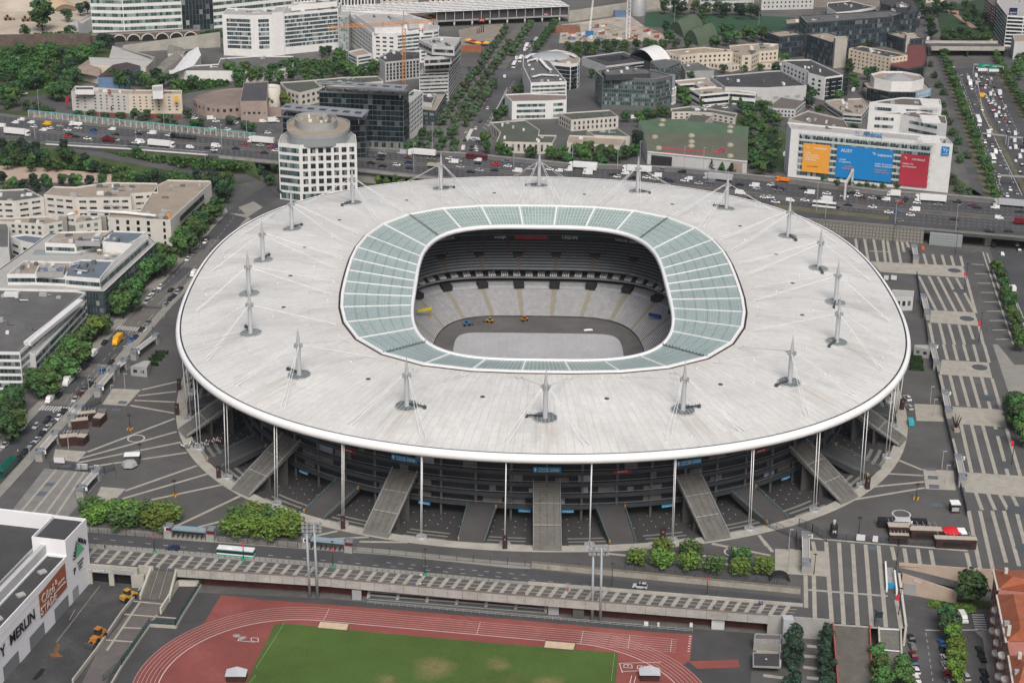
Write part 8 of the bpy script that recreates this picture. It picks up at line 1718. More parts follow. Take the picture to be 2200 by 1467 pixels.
tl(2,'1310,225 1660,215 1800,240 1860,250',11,8,'round',(0,5),'on the near side of the sports field','dark spreading tree'); tl(2,'1345,300 1830,320 2000,270 2060,290 2130,270 2180,300 1730,350 1900,310',11,10,'round',(1,0),'beside the green domed halls','leafy tree')
tl(2,'975,985 1080,985 1150,960 1260,940 1310,950 1200,980 1100,1030 1430,770 1480,790 1440,830 1500,860',8,7,'round',(0,1),'between glass office and warehouse','leafy tree'); tl(2,'1800,580 1980,590 2120,580 1520,640 680,620',7,6.5,'round',(1,0),'near the cream building','small tree',far=True); tl(2,'1615,865 1700,850 1865,855 1945,860',6,4,'tall',1,'before the zigzag office','slim young tree',far=True)
tl(2,'1960,900 2010,920 2060,950 2000,990 2060,1020 2110,1050 2020,1080 2080,1110 2140,1100 2050,1160 2110,1200 2050,1230 2100,1280 2060,1320 2090,1370 2120,1420 2150,1340 2150,1250 2160,980 2120,900 2170,900',9,8.5,'round',(0,1,4),'right of the green warehouse','round leafy tree'); tl(3,'40,980 80,1010 50,1120 30,1200 80,1240 40,1320 30,1400 340,770 380,800 350,860 440,950 720,1100 690,600 720,660 750,710 850,620 900,610 700,540 860,380 150,500 80,470 70,570 600,810',9,8,'round',(0,1,5),'among the right hand office blocks','dark leafy tree',far=True)
for a,b,n,W_,wd in(((1480,400),(1870,1440),30,7.5,'left of the trunk road'),((1930,430),(2210,960),20,7.5,'right of the trunk road')):
 row(Q(3,*a),Q(3,*b),n,7,W_,'round',(0,1),'','',.8,ground=False,mass='dense strip of trees '+wd)
row(Q(7,1880,-20),Q(7,1930,200),5,7,7.5,'round',(0,1),'','',.8,ground=False,mass='dense strip of trees left of the trunk road')
tl(3,'1500,760 1480,860 1510,950 1550,1010 1580,1100 1620,1170 1590,1250 1640,1330 1700,1290 1400,430 1390,520 1420,620 1460,700',7,6.5,'bush',(4,0),'on the verge by the side avenue','grey green scrub bush',far=True); tl(7,'1580,60 1620,120 1660,180 1720,190 1570,20 1700,120',6,6,'bush',(4,2),'on the verge by the side avenue','grey green bush',far=True)
tl(3,'1310,50 1290,20 1340,100 1380,170 1390,230 1400,280 1430,30 1500,50 1570,60 1680,40 1740,70 1760,120 1800,200 1840,260 1870,310 1820,320 1690,150 1640,270 1530,280 1580,290 1700,290 1500,320 1620,330 1760,330 1400,100 1450,90 1850,150',10,9,'round',(0,5),'','',mass='dark mass of park trees at the top right'); tl(3,'2140,500 2130,560 2181,480 2100,590 2150,620',9,8,'round',(0,1),'at the right edge below the grey box building','leafy tree',far=True)
tl(7,'780,95 840,90 980,100 1100,100 480,30 900,105 700,70 590,70',4.5,4.5,'bush',(0,1),'at the foot of the bannered office','low shrub',z=MZ,far=True)
row(Q(7,1960,790),Q(7,2160,1440),9,8.5,7.6,'round',(0,1),'right of the service lane','round street tree',.4,ground=False); tl(11,'2090,470 2150,520 2110,600 2170,650 2180,740 2160,560',10,9,'round',(0,1),'at the right edge of the esplanade','big leafy tree')
tl(15,'1740,640',12,14,'round',0,'behind the peach garage wall','very broad dark tree',z=LOW); tl(15,'1520,870 1560,960',9,8,'round',0,'at the head of the tree strip','dark green tree',z=LOW); tl(15,'1580,1040 1600,1150 1610,1250 1600,1350',9,7,'round',(3,1),'between the parked cars','yellow green tree',z=LOW); tl(15,'940,1200 960,1320 980,1400 1150,1300 1160,1400',8,7,'round',(1,0),'beside the lower right stairs','leafy tree',z=LOW); tl(15,'230,1080 225,1200 230,1410',10,8,'tall',5,'in the terrace by the concrete pavilion','dark pine',z=LOW); tl(15,'500,1050 490,1190 500,1290 490,1410',9,7.5,'tall',5,'left of the timber boardwalk','dark pine',z=LOW)
tl(15,'1420,770 1500,790 1620,800 1700,800',3,5,'bush',3,'under the peach wall','low yellow green bush',z=LOW)
tl(0,'40,560 120,610 200,640 280,620 340,650 80,700 330,530 280,580 180,560 380,480 170,410 350,410 430,410 60,480 20,620 230,690 300,690 540,450 600,470 660,470 700,430 750,450 580,520 620,540 540,600 580,640 620,680 640,620 520,680 560,730 860,340 900,330 940,350 840,390 460,430 700,490 780,430 130,520',11,10,'round',(0,1,5),'','',mass='dense wild thicket at the far left behind the motorway')
tl(0,'80,760 40,800 110,810 140,740 480,770 530,780 440,760 560,700',13,11,'round',(1,0),'left of the motorway hotel','tall full tree'); tl(0,'60,880 220,890 310,890 380,930 430,950',7,6.5,'round',(0,4),'beside the motorway left of the hotel','round tree')
tl(0,'350,110',25,24,'round',0,'in the sandy yard','huge lone tree'); tl(0,'215,265 570,120 680,70 600,270 740,60',11,10,'round',(0,5),'around the sandy yard','dark tree',far=True)
tl(0,'1010,660 1090,650 1180,660 1240,680 1330,650 1390,670 1300,720 1060,700 1470,690 1640,690 1500,730 960,640',12,10,'round',(0,1,5),'','',mass='dark leafy trees behind the motorway hotel'); tl(0,'1960,580 2030,620 2090,580 2140,640 2050,680',12,10,'round',(0,1),'in front of the white supermarket hall','dense tree'); tl(1,'20,620 150,590 240,570 330,540 420,560 510,560 600,550 690,520 740,560 780,580 660,590 560,620 440,630 310,620 200,650 110,640 830,620 900,610 980,590 720,480 1010,570',12,11,'round',(0,1),'','',mass='dense green wood in front of the large white office'); tl(1,'580,435 620,425 560,430 700,440',8,6,'round',(0,5),'under the large white office','dark tree',far=True)
tl(1,'225,830 255,850',9,8,'round',3,'beside the greenish low office','yellow green tree'); tl(1,'120,860 300,800',7,6,'round',0,'beside the greenish low office','dark tree',far=True); tl(0,'660,970 780,975 900,990 1030,990 1150,960 1200,990 1250,970 1380,1000 1440,1010 1480,1040 1600,960 1650,1050 1700,1040 2080,1060 2140,1080 1960,1020',6.5,7,'round',(0,4),'below the motorway hotel','rounded shrub tree')
Z='on the motorway bank at left'
tl(0,'40,1290 110,1240 180,1220 230,1260 60,1380 130,1350 300,1250 320,1310 270,1350 260,1400 540,1230 530,1290 580,1300 480,1390 600,1310 720,1350 750,1400 660,1370 380,1320 800,1410 880,1430 400,1400 20,1220',7.5,7,'round',(0,1,5),Z,'bushy dark shrub',zf=lambda y:max(0,min(5.5,(1400-y)/28)),name='shrub'); tl(0,'1130,1230 1170,1260 1830,1300 1890,1330 1940,1360 1980,1320 1870,1390 1790,1350 2020,1370 1960,1400',6,8,'bush',(0,5),Z,'dark spreading bush',zf=lambda y:max(0,min(5,(1400-y)/28)))
tl(4,'10,40 110,90 280,60 310,100 380,60 410,100 530,60 620,60 660,70 760,70 870,60 990,60 1050,50 1120,40 1190,60 1260,50 1320,30 1390,50 1450,40 1600,50 1680,20 1780,40 1240,20 1500,20 200,110 60,120',8,6.2,'round',(0,1,5),'in the row behind the white hotel','dark green tree'); tl(4,'1850,90 1900,170 1930,120 1820,60',11,9,'round',(0,5),'at the corner of the white hotel','tall dark tree'); tl(4,'20,690 40,720',6,6,'round',0,'at the left edge between two offices','dark tree',far=True)
tl(5,'120,60 350,150 465,155 215,160 90,30 300,160',7,5.5,'round',(0,5),'around the white gridded office','small dark tree'); tl(1,'160,1430 40,1440',7,6,'round',0,'by the motorway underpass','dark tree',far=True)
tl(None,'822,378 838,370 812,388 845,362 850,388 875,378 885,388 862,395 905,372 925,380 830,392',7,5,'round',(1,3),'between motorway and stadium roof','round bright tree')
q=MB(); rr=random.Random(9)
for(t,po,n,zb)in((0,'0,1230 380,1200 600,1230 1100,1290 1770,1340 2150,1360 2150,1440 1700,1440 1400,1390 600,1270 0,1260',900,4),(0,'0,1300 600,1300 1300,1440 900,1467 300,1420 0,1400',700,1),(0,'0,430 500,420 700,560 560,760 200,760 0,650',900,0),(0,'1440,650 1910,650 1950,730 1560,790',350,0),(0,'300,300 780,270 780,310 300,320',150,0),(0,'1700,290 1880,265 1880,320 1720,322',120,0)):
 P=[(p.x,p.y)for p in L(t,po,zb)]; xs=[p[0]for p in P]; ys=[p[1]for p in P]; k=0
 while k<n:
  x,y=rr.uniform(min(xs),max(xs)),rr.uniform(min(ys),max(ys))
  if not inside((x,y),P):k+=.05; continue
  k+=1
  for j in range(7):
   c=V((x+rr.gauss(0,.9),y+rr.gauss(0,.9),zb+rr.uniform(.2,1.5))); u=V((rr.gauss(0,1),rr.gauss(0,1),rr.gauss(0,1))).normalized()*.6; w=u.cross(V((.3,.6,.8))).normalized()*.55; q.add([c-u-w,c+u-w,c+u+w,c-u+w],[(0,1,2,3)])
tag(q.build('scrub',LEAF[1]),'tangled green undergrowth on the banks beside the motorway','undergrowth',kind='stuff')
build_masses()
# ---------- traffic ----------
def mdir(p):
 x,y=PX(p); a=MW(x+15,.5)-MW(x-15,.5); return math.atan2(a.y,a.x)+(pi if y<(itp(FARE,x)+itp(NEAR,x))/2-2 else 0)
Z='on the motorway left of the gridded office'
cars(0,'10,1070,wv 130,1045,wm 180,1020,wm 265,1045,wm 290,1077,wh 400,1052,yv 425,1090,wh 510,1070,sh 370,1108,wm 150,1125,wl 575,1105,wc 640,1060,wp 665,1087,wc 795,1105,nc 790,1125,bc 590,1140,kc 577,1162,rh 648,1160,kc 745,1178,wc 955,1102,wm 985,1143,kc 1175,1128,sh 1180,1135,kc 1295,1130,wv 1440,1150,wc 1560,1160,kT 915,1165,kc 925,1190,dp 985,1190,su 1155,1215,wc 1195,1205,wv 1380,1225,wl 1620,1255,wm 1770,1260,kc 1825,1275,wh 1840,1240,wv 2010,1262,kc 2085,1225,rh',MZ,mdir,Z)
cars(1,'40,1195,wl 35,1235,sc 130,1250,rc 150,1240,bh 165,1280,wh 70,1298,kc',MZ,mdir,Z)
Z='on the motorway right of the glass office'
cars(1,'1245,1298,sv 1410,1300,wl 990,1320,gc 1075,1303,su 1070,1325,kc 1295,1340,dc 1490,1352,gc 1545,1325,ku 1060,1355,kc 980,1385,kc 1080,1412,kc 1200,1402,wh 1300,1383,nu 1310,1428,kc 1520,1410,ip 1645,1348,wh 1685,1375,wv 1720,1368,sc 1890,1365,wm 1890,1388,kh 1880,1335,dB 2040,1385,rc 2045,1398,rc 2125,1372,gu 2145,1412,wc 1740,1418,sc 1905,1447,sc 2030,1447,kc 1830,1460,kc',MZ,mdir,Z)
Z='on the motorway behind the stadium roof'
cars(2,'45,1452,wv 110,1412,gc 150,1435,sc 320,1440,wc 400,1455,wm 480,1448,wm 600,1410,wl 665,1435,wx 640,1465,wm 1060,1440,wl 1270,1445,gu 1450,1460,ku',MZ,mdir,Z)
cars(6,'645,5,wv 860,15,kc 895,35,wh 965,10,wm 1030,45,ku 1145,42,wc 1215,55,sc 1235,25,wv 1300,55,kc 1345,68,nc 1470,68,wc 1505,55,wm 1590,92,sc 1690,75,gv 1750,40,sl 1940,100,kc 2065,110,wv 2085,135,sh 1945,172,wv 2045,215,nc 2150,210,wc 1885,120,kc',MZ,mdir,Z)
Z='on the motorway below the bannered office'
cars(7,'25,105,wh 65,120,kc 120,65,op 110,135,kc 85,150,gc 300,132,kc 355,170,wv 500,178,wc 20,210,wc 65,250,wc 190,240,wm 315,235,wc 490,235,wx 480,275,wB 575,292,kc 685,275,kc 650,202,wc 710,175,ku 745,168,wh 770,195,wc 800,212,dc 890,215,sc 960,205,gc 925,215,ku 1005,232,wm 1070,183,wx 1120,250,rc 1160,225,ku 1145,240,kc 1270,255,wh 1380,222,wl 1445,275,gc 890,293,wc 1030,338,wc 1100,330,bc 1215,360,wc 1250,315,wv 1120,412,gu 1610,248,ku 1740,275,dc 1780,295,kc 1935,300,wm 2050,262,sl 2140,330,kc 1590,397,kc 1970,388,wm 1890,500,ku 2055,498,kc 2160,420,dx',MZ,mdir,Z)
ta,tb=LP('2075,165 2180,400'); TD=math.atan2((ta-tb).y,(ta-tb).x)
Z='on the trunk road below the tunnel'; S9=lambda s:' '.join('%s,%s,%s'%(1980+float(a.split(',')[0])/5.059,130+float(a.split(',')[1])/5.059,a.split(',')[2])for a in s.split())
cars(None,S9('305,40,wvx 345,62,scx 433,150,gcx 507,190,svx 527,245,wxx 543,303,whx 575,468,gcx 657,528,whx 618,655,wlx 550,642,whx 752,740,wcx 728,800,wxx 622,812,whx 690,882,whx 768,922,scx 803,990,wvx 850,970,scx 775,1060,wBx 852,1128,gcx 918,1160,gcx 842,1250,wcx 962,1395,whx 1037,1435,gcx 930,1462,whx'),0,lambda p:TD,Z)
cars(None,S9('590,160,wv 605,85,kc 640,75,gh 685,85,wh 617,205,sh 650,185,kc 710,212,dc 755,195,wh 595,242,sv 625,235,kc 650,270,ku 740,245,gv 765,228,dh 800,285,ku 695,270,dc 655,305,rh 690,295,sc 770,325,wh 747,362,wv 793,368,wh 845,350,wx 705,398,wh 690,372,kc 860,402,dc 725,432,wh 775,430,wh 740,470,dc 798,475,wh 765,460,sc 910,497,wh 842,510,wc 890,528,gc 785,540,rc 838,560,wc 770,545,dc 806,597,wv 907,592,wh 863,603,kc 920,628,rh 840,672,gc 955,670,nc 870,758,gc 942,775,nc 1015,790,wv 1007,865,wv 962,948,sc 1018,938,wv 1092,978,wc 1065,1040,wv 1020,1088,sc 1090,1128,kc 1066,1208,kc'),0,lambda p:TD,'in the traffic jam on the trunk road')
cars(7,'1920,615,kv 1995,690,wc 2140,660,gc 2120,610,wh 2090,985,wv',0,lambda p:TD+.06,'below the motorway bridge')
aa,ab=LP('1090,175 1012,320'); AD=math.atan2((aa-ab).y,(aa-ab).x); Z='on the tree lined avenue'
cars(1,'2120,652,wm 1975,920,wh 1910,1030,kc 1873,1092,wh 1790,1122,ic 1780,1190,kc 1855,1185,sh 1890,1200,kc 1768,1258,wv 1835,1270,kc 1875,1255,wh 1885,1275,wh 1840,1240,kc 1818,575,nc',0,lambda p:AD,Z); cars(2,'205,345,sBx 165,350,kh 125,395,wB 150,390,wh 40,495,wv 75,500,wB 20,550,wB 110,420,wv',0,lambda p:AD,Z)
wa,wb=LP('490,520 120,900'); WD=math.atan2((wb-wa).y,(wb-wa).x); Z='parked along the west street'
cars(4,'1750,590,wh 1600,735,wc 1650,690,gc 1650,860,wv 1365,975,wh 1310,1020,su 1270,1060,wh 1250,1100,su 1535,990,kc 1510,1020,sh 1450,1075,kc 1480,1050,kc 1410,1120,gc 1455,998,kcx',0,lambda p:WD,Z); cars(4,'1260,1275,gc 1205,1335,kc 1000,1425,yx 1120,1420,bc 1150,1400,nc 890,1445,kc',0,lambda p:WD,'on the west street near the crossing')
cars(8,'795,75,wv 760,120,kc 945,145,kc 870,225,bh 720,190,kc 660,225,sc 580,305,wx 505,390,sh 495,435,ku 425,460,wv 640,462,sc 680,420,dc 715,378,gc 765,335,kc 690,140,kc 540,565,kc 495,620,wh 405,640,ku 445,655,gc 400,705,sc 305,690,sh 190,702,wc 355,752,kc 310,808,sc 265,850,gc 205,910,kc 155,970,kc 90,790,kc 40,850,sc 60,1040,eB 130,745,kc',0,lambda p:WD,'on the lower west street')
fa,fb=LP('193,1155 1090,1235'); FD=math.atan2((fb-fa).y,(fb-fa).x); cars(12,'1475,312,nhx',0,lambda p:FD,'on the front street'); cars(14,'1090,635,su',0,lambda p:FD+pi,'on the sinking part of the front street')
p=LP('507,1185',1.6)[0]; B_=vehicle((p.x,p.y),FD,'bus','white','on the front street','white and green city bus'); MB().box(0,0,.5,12.16,2.56,.5).build('green_skirt',M('bus_green',(.02,.3,.22),.4,.05),B_,loc=(0,0,0)).location=(0,0,0)
MB().box(0,0,2.55,12.1,2.53,.22).build('green_band',MC['bus_green'],B_,loc=(0,0,0)).location=(0,0,0)
cars(11,'1188,452,wu 1203,530,su',0,lambda p:1.75,'parked beside the stadium kerb ring'); cars(11,'1215,655,tv',0,lambda p:1.5,'parked beside the stadium kerb ring')
cars(15,'1220,1075,kc 1232,1145,gc 1240,1220,dc 1250,1290,nc 1262,1350,wh 1265,1420,wc 1480,1120,bc 1495,1185,kc 1505,1245,wh 1512,1305,wh 1525,1385,rc 1540,1450,gc 1690,1405,sh 1805,1180,kc 1825,1245,kc 1842,1370,kc 1850,1440,kc 1662,902,wvx',LOW,lambda p:1.62,'parked in the lower right street')
cars(0,'1660,1005,wh 1690,980,gc 1800,1005,wv 1840,1030,wc 1960,1040,nc 2010,1045,wh 1810,1090,wc 1940,1100,wh 2040,1010,kc 205,795,wc',0,lambda p:.3,'in the theatre car park'); cars(1,'60,1035,wm 150,1025,wx 100,1130,wh 110,1110,gc',0,lambda p:.2,'behind the noise barrier'); cars(2,'1665,905,wc 1745,900,gc 1815,915,wh 1020,1000,wv',0,lambda p:.2,'parked behind the white L shaped office'); cars(3,'390,905,wc 450,900,kc 730,765,wv 150,1310,wv 1365,330,wv 1410,420,wh 1905,350,yv',0,lambda p:1.2,'among the right hand blocks'); cars(2,'1240,1365,wx',0,lambda p:.2,'in the warehouse loading bay')
o=[v for v in VEH if v[1]=='dark red bus'][0][0]
for v,wd,zn in VEH:
 if v.name.startswith('lorry')and abs(PX(v.location)[0]-905)<14:letter('H.. et',1.5,V((v.location.x,v.location.y,v.location.z+2.6))+Matrix.Rotation(v.rotation_euler.z,3,'Z')@V((-1.5,1.3,0)),Matrix.Rotation(v.rotation_euler.z,3,'Z')@V((-1,0,0)),(0,0,1),REDP,v); k=v.children[-1]; k.parent=v; k.rotation_euler.z=-v.rotation_euler.z
 # ---------- people ----------
def person_mesh():
 me=bpy.data.meshes.new('person'); vs=[(0,0,.92),(0,0,1.15),(0,0,1.4),(0,.01,1.52),(0,.02,1.66),(-.1,0,.88),(-.12,.05,.48),(-.12,.0,.06),(.1,0,.88),(.13,-.06,.48),(.13,-.12,.06),(-.2,0,1.4),(-.27,.02,1.12),(-.26,.1,.86),(.2,0,1.4),(.27,.0,1.12),(.27,.12,.9)]
 es=[(0,1),(1,2),(2,3),(3,4),(0,5),(5,6),(6,7),(0,8),(8,9),(9,10),(2,11),(11,12),(12,13),(2,14),(14,15),(15,16)]; rad=[.15,.14,.16,.06,.11,.1,.07,.055,.1,.07,.055,.07,.05,.04,.07,.05,.04]
 me.from_pydata(vs,es,[]); o=bpy.data.objects.new('person',me); COL.objects.link(o); m_=o.modifiers.new('s','SKIN')
 for i,r_ in enumerate(rad):me.skin_vertices[0].data[i].radius=(r_,r_*.85); me.skin_vertices[0].data[i].use_root=i==0
 me2=bpy.data.meshes.new_from_object(o.evaluated_get(bpy.context.evaluated_depsgraph_get())); bpy.data.objects.remove(o)
 for m2 in(M('skin',(.45,.3,.22),.7,.05),M('shirt',(.5,.5,.5),.8,.05),M('trousers',(.04,.045,.07),.8,.1)):me2.materials.append(m2)
 for p in me2.polygons:z=p.center.z; p.material_index=0 if z>1.5 or(abs(p.center.x)>.22 and z<1.0)else(1 if z>.9 else 2)
 return me2
PM=person_mesh(); SH={'white':(.65,.65,.65),'red':(.5,.04,.05),'dark':(.03,.03,.04),'grey':(.3,.3,.32),'blue':(.05,.12,.4)}; PEO=[]
def person(p,zone,col,rz,z=0):
 o=bpy.data.objects.new('person',PM); COL.objects.link(o); o.location=(p.x,p.y,z); o.rotation_euler=(0,0,rz); o.material_slots[1].link='OBJECT'; o.material_slots[1].material=M('shirt_'+col,SH[col],.8,.05); o['category']='person'; PEO.append((o,'person in a %s top'%col,zone))
rr=random.Random(4)
for i in range(44):
 f=i/43; x,y=1545+f*340,885-f*80+rr.uniform(-14,22); t_=0; p=G(*Q(8,x,y)); rad_=math.hypot(p.x,p.y); th=math.atan2(p.x,p.y); z=.12 if rad_>CURB(th)-4.2 else-.5 if rad_>CURB(th)-7.4 else-1.0
 person(p,'in the visitor group at the kerb ring',rr.choice(('white','white','grey','red','dark','white')),rr.uniform(0,6),z+.03)
for t,s,c in((13,'1192,635','dark'),(13,'1355,648','blue'),(13,'1400,650','white'),(14,'475,690','red'),(14,'108,722','red'),(14,'1722,830','grey'),(14,'2108,800','blue'),(14,'2130,805','blue'),(12,'895,322','dark'),(15,'372,930','dark'),(13,'1405,575','white')):person(L(t,s)[0],'on the promenade above the running track',c,rr.uniform(0,6),.07)
for t,s,c in((8,'815,350','dark'),(8,'398,845','dark'),(8,'155,930','white'),(8,'460,600','white'),(4,'1298,1338','red')):person(L(t,s)[0],'on the pavement of the west street',c,rr.uniform(0,6),.08)
# ---------- roadside things ----------
NB=tag(empty('noise_barrier',MW(70,.01)),'long graffitied noise barrier with a turquoise top rail beside the motorway','noise barrier'); q,q2=MB(),MB(); xs=[62+i*12.2 for i in range(41)]
for a,b_ in zip(xs,xs[1:]):
 p,r_=MW(a,.015),MW(b_,.015); q.bar(p,r_,.2,3.6); q2.bar(p+V((0,0,3.6)),r_+V((0,0,3.6)),.5,.5); MB().box(p.x,p.y-.2,MZ,.4,.4,3.7).build('post',LGREY,NB)
q.build('panel',M('graffiti_panel',(.2,.2,.185),.8,.5,.35,fine=1.2,stain=((.42,.41,.37),.7,.5)),NB); q2.build('top_rail',M('turquoise_rail',(.13,.4,.36),.5,.08),NB)
NB=tag(empty('noise_barrier',MW(100,.99)),'low white railed barrier on the near side of the motorway','noise barrier'); q=MB(); xs=[98+i*11.6 for i in range(31)]; q2=MB()
for a,b_ in zip(xs,xs[1:]):p,r_=MW(a,.985),MW(b_,.985); q.bar(p,r_,.25,.7); q2.bar(p+V((0,0,1.9)),r_+V((0,0,1.9)),.15,.15)
q.build('base',WHT,NB); q2.build('rails',LGREY,NB)
for i,(t,s,H_,z)in enumerate(((0,'335,972',15,0),(0,'300,1180',13,MZ),(0,'1160,1190',13,MZ),(0,'1402,1120',13,MZ),(0,'1890,1270',14,MZ),(0,'2105,1180',14,MZ),(0,'728,1040',8,MZ),(0,'850,1020',5,MZ),(1,'1345,1467',16,MZ),(1,'1502,1280',14,MZ),(2,'15,1440',13,MZ),(2,'898,1440',13,MZ),(2,'1088,1385',12,MZ),(2,'1465,1430',12,MZ),(2,'1628,1440',12,MZ),(2,'515,1340',10,MZ),(7,'410,330',15,MZ),(7,'1082,438',12,MZ),(7,'1598,495',13,MZ),(7,'488,390',7,MZ),(0,'1240,1400',8,0),(0,'785,1310',8,0),(0,'1752,1440',8,0),(2,'1383,210',15,0),(2,'2098,265',15,0),(2,'2080,1080',9,0),(2,'2070,1250',9,0),(2,'2075,1350',9,0),(3,'75,1080',9,0),(3,'85,1310',9,0),(8,'1063,150',7,0),(8,'875,320',7,0),(8,'760,440',7,0),(8,'1065,370',6,0),(8,'950,470',6,0),(8,'585,890',7,0),(4,'1400,1240',7,0),(8,'255,990',6,0),(11,'1380,500',7,0),(11,'1405,610',7,0),(11,'1480,1060',7,0),(11,'1510,1180',7,0),(15,'175,345',8,0),(15,'170,520',8,0))):
 p=L(t,s,z)[0]; q=MB(); q.tube([p,p+V((0,0,H_))],.17,6,r2=.1); q.box(p.x+.5,p.y,z+H_-.1,1.4,.35,.2)
 o=tag(q.build('street_lamp',M('lamp_grey',(.34,.36,.37),.5,.08),loc=p),'x','street lamp'); PEO.append((o,'tall thin grey street lamp' if H_>9 else 'thin grey street lamp','beside the motorway' if z else('on the forecourt' if t>7 else 'in the streets behind')))
GRN_=M('sign_green',(.0,.22,.13),.5,.05)
def gantry(label,a,b_,z,H_,panels):
 r=tag(empty('sign_gantry',a),label,'sign gantry'); q=MB(); d_=b_-a
 for p in(a,b_):q.tube([p,p+V((0,0,H_))],.3,6)
 q.bar(a+V((0,0,H_-.8)),b_+V((0,0,H_-.8)),.8,.8); q.build('frame',STEEL,r)
 for f,w,h0,m_,m2,tx in panels:
  p=a+d_*f; o=MB().box(p.x,p.y-.6,z+H_-h0,w,.2,h0*.45).build('panel',m_,r); MB().box(p.x,p.y-.55,z+H_-h0+h0*.45,w,.2,h0*.75).build('panel',m2,r)
  letter(tx,1.2,p+V((0,-.75,H_-h0*.15)),(1,0,0),(0,0,1),LETW,r)
gantry('green and white sign gantry over the trunk road jam',*LP('2090,160 2154,166'),0,7.5,((.32,7,4.5,LETW,GRN_,'LILLE'),(.68,7,4.2,LETW,GRN_,'PARIS')))
for s,lab in(('2108,306 2160,312','plain grey sign gantry across the left trunk carriageway'),('2146,398 2230,403','plain grey lattice gantry close to the motorway')):gantry(lab,*LP(s),0,6,())
gantry('black backed sign gantry over the right trunk carriageway',*LP('2165,318 2240,322'),0,7,((.7,12,4,NUM,NUM,''),)); p=L(3,'1822,838')[0]; q=MB(); q.box(p.x,p.y,1,3,.3,2.6); q.box(p.x,p.y,0,.3,.3,1); tag(q.build('road_sign',YEL,loc=p),'yellow roadworks sign on the trunk road median','sign')
p,p2_=MW(1813,.42),G(1823,398,MZ); r=tag(empty('sign_gantry',p),'backs of motorway signs on a pale slanting steel gantry','sign gantry'); a,b_=L(7,'650,232',MZ)[0],L(7,'712,110',MZ)[0]; q=MB(); q.bar(a,a+V((0,.1,8.5)),1.2,8.5)if 0 else q.box(a.x,a.y,MZ,1.1,1.1,8.0); q.box(b_.x,b_.y,MZ,1.1,1.1,8.0); q.bar(a+V((0,0,7.6)),b_+V((0,0,7.6)),1.2,1.2); q.build('frame',LGREY,r); MB().bar(a.lerp(b_,.3)+V((-.5,0,6.2)),a.lerp(b_,.8)+V((-.5,0,6.2)),.2,4).build('panel',M('motorway_blue',(.03,.12,.3),.5,.2),r)
for po,lab in((((1340,250),(1465,330),(1640,245),(1455,195)),'green vaulted sports hall left of the pale ridge'),(((1465,330),(1590,400),(1755,330),(1640,262)),'green vaulted sports hall right of the pale ridge')):
 P=[G(*Q(2,*a))for a in po]; b=Bld('sports_hall',lab,'hall',cen(P)); N=9; q=MB()
 for i in range(N):
  f0,f1=i/N,(i+1)/N; zz=lambda f:V((0,0,9*sin(pi*f)**.75 if 0<f<1 else 0)); q.add([P[0].lerp(P[1],f0)+zz(f0),P[0].lerp(P[1],f1)+zz(f1),P[3].lerp(P[2],f1)+zz(f1),P[3].lerp(P[2],f0)+zz(f0)],[(0,1,2,3)],0,None,True)
 b.put(q,'vaulted_roof',M('dome_green',(.085,.115,.075),.85,.12,.15)); q=MB(); q.add([P[0].lerp(P[1],i/N)+V((0,0,9*sin(pi*i/N)**.75 if 0<i<N else 0))for i in range(N+1)],[tuple(range(N+1))]); b.put(q,'end_wall',MC['dome_green']); b.done()
p=L(2,'985,335')[0]; r=tag(empty('tower_crane',p),'white lattice mast of a tower crane rising out of the picture','crane'); q=MB()
for sx in(-1.3,1.3):
 for sy in(-1.3,1.3):q.tube([p+V((sx,sy,0)),p+V((sx,sy,60))],.25,4)
for i in range(20):
 z=i*3; c4=[p+V((a,c,0))for a,c in((-1.3,-1.3),(1.3,-1.3),(1.3,1.3),(-1.3,1.3))]
 for k in range(4):q.tube([c4[k]+V((0,0,z)),c4[(k+1)%4]+V((0,0,z+3))],.16,4)
q.build('mast',WHITE,r)
p=L(2,'660,300')[0]; r=tag(empty('crawler_crane',p),'small white crawler crane with an upright lattice boom on the building site','crane'); MB().box(p.x,p.y,0,6,3.5,3).build('cab',M('machine_blue',(.03,.15,.3),.5,.1),r); q=MB(); truss(q,p+V((0,0,3)),p+V((2,2,26)),10,1,.7); q.build('boom',WHITE,r)
p=L(2,'1075,130')[0]; q=MB(); q.lathe([(6,0),(6,17),(5.5,17.5),(0,17.8)],p.x,p.y,16); tag(q.build('silo',STEEL,loc=p),'grey cylindrical silo beside the building site','silo')
rr=random.Random(8); SCOL=(M('site_red',(.3,.08,.06),.8,.2),M('site_white',(.6,.58,.55),.8,.1),M('site_blue',(.1,.16,.26),.7,.2),M('site_rust',(.22,.11,.07),.9,.2),M('site_grey',(.3,.3,.3),.9,.2))
for i in range(46):
 x,y=rr.uniform(430,1280),rr.uniform(200,345)
 if not inside((x,y),[(420,230),(600,205),(1000,150),(1120,230),(1320,300),(1300,350),(800,345),(430,360)]):continue
 p=G(*Q(2,x,y)); k=i%5; q=MB(); w,d_,h_=rr.uniform(1.5,6),rr.uniform(1,2.5),rr.uniform(.4,1.6); q.box(p.x,p.y,0,w,d_,h_,rr.uniform(0,3),taper=.85); q.box(p.x+w*.3,p.y,0,w*.4,d_*.6,h_*1.5,rr.uniform(0,3)); o=q.build('material_stack',SCOL[k],loc=p); o['category']='stack'; PEO.append((o,('red','white','blue','rusty','grey')[k]+' stack of building material','on the building site'))
p=L(2,'920,145')[0]; box_thing('site_cabin','blue and white site cabin by the railway wall','cabin',p,10,4,5,.2,SCOL[2]); p=L(2,'430,270')[0]; box_thing('formwork','rust coloured formwork block at the left of the building site','formwork',p,26,9,4,.2,M('site_rust',(.22,.11,.07),.9,.2))
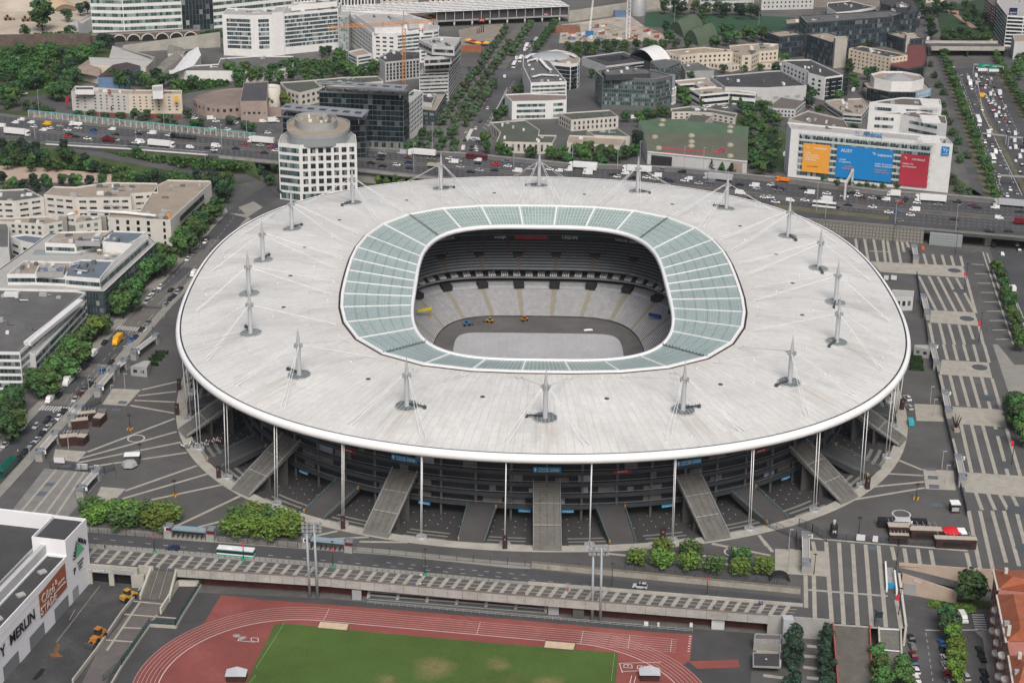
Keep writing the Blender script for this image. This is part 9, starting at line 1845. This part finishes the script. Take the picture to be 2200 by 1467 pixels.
for i,(s,r0,hz,m_,lab)in enumerate((('120,45',30,9,SAND,'big pale sand heap at the top left'),('470,60',17,7,M('ochre_sand',(.42,.32,.2),.95,.1,.1),'ochre sand heap right of the lone tree'),('560,85',10,4,M('brown_earth',(.17,.12,.08),.95,.2,.2),'brown earth heap by the ochre one'))):
 p=L(0,s)[0]; q=MB(); q.lathe([(r0,0),(r0*.7,hz*.45),(r0*.35,hz*.85),(r0*.1,hz),(0,hz)],p.x,p.y,18); tag(q.build('sand_heap',m_,loc=p),lab,'heap')
for s,lab in(('70,175','orange excavator with its arm down at the far left'),('220,185','orange brown excavator near the lone tree')):machine(L(0,s)[0],0,.3,lab,M('excavator_ochre',(.28,.13,.05),.6,.2),'excavator',True,1.35)
machine(L(0,'340,232')[0],0,.1,'yellow loader below the lone tree in the yard',YM,'loader',True,1.1)
for i,s in enumerate(('1810,370','1850,380','1890,395','1930,392','1960,395')):p=L(1,s)[0]; q=MB(); q.tube([p,p+V((0,0,3))],.1,5); q.lathe([(3,2.6),(1.5,3.2),(0,3.6)],p.x,p.y,8); o=q.build('parasol',(YEL,REDP)[i%2],loc=p); o['category']='parasol'; PEO.append((o,('yellow','red')[i%2]+' market parasol','on the station square'))
p=L(1,'1800,440')[0]; box_thing('market_hall','low brick red market hut by the station square','hut',p,20,6,4,.2,M('brick_orange',(.27,.1,.05),.8,.2))
for s,lab in(('1885,290','rusty statue group on the station square'),):p=L(1,s)[0]; q=MB(); [q.box(p.x+k*1.5,p.y+k*2,0,.9,.6,4+k*.4,.3*k,taper=.6)for k in range(4)]; tag(q.build('sculpture',M('rust_bronze',(.1,.06,.04),.7,.2),loc=p),lab,'sculpture')
finish_labels(TREES,lambda w,z:('conifers ' if 'conif' in w or 'pine' in w else 'shrubs ' if 'bush' in w or 'shrub' in w else 'trees ')+z); finish_labels(VEH,lambda w,z:'vehicles '+z); finish_labels(PEO,lambda w,z:('people ' if 'person' in w else 'street lamps ' if 'lamp' in w else 'parasols ' if 'parasol' in w else 'stacks ')+z)
# ---------- air ----------
q=MB(); q.box(0,1660,-7,6100,4700,290); hz_=tag(q.build('haze',None),kind='stuff'); hm_=bpy.data.materials.new('haze'); hm_.use_nodes=True; n_=hm_.node_tree.nodes; n_.remove(n_['Principled BSDF']); pv=n_.new('ShaderNodeVolumePrincipled'); pv.inputs['Color'].default_value=(.86,.92,1,1); pv.inputs['Density'].default_value=.000022; hm_.node_tree.links.new(pv.outputs[0],n_['Material Output'].inputs['Volume']); hz_.data.materials.clear(); hz_.data.materials.append(hm_)
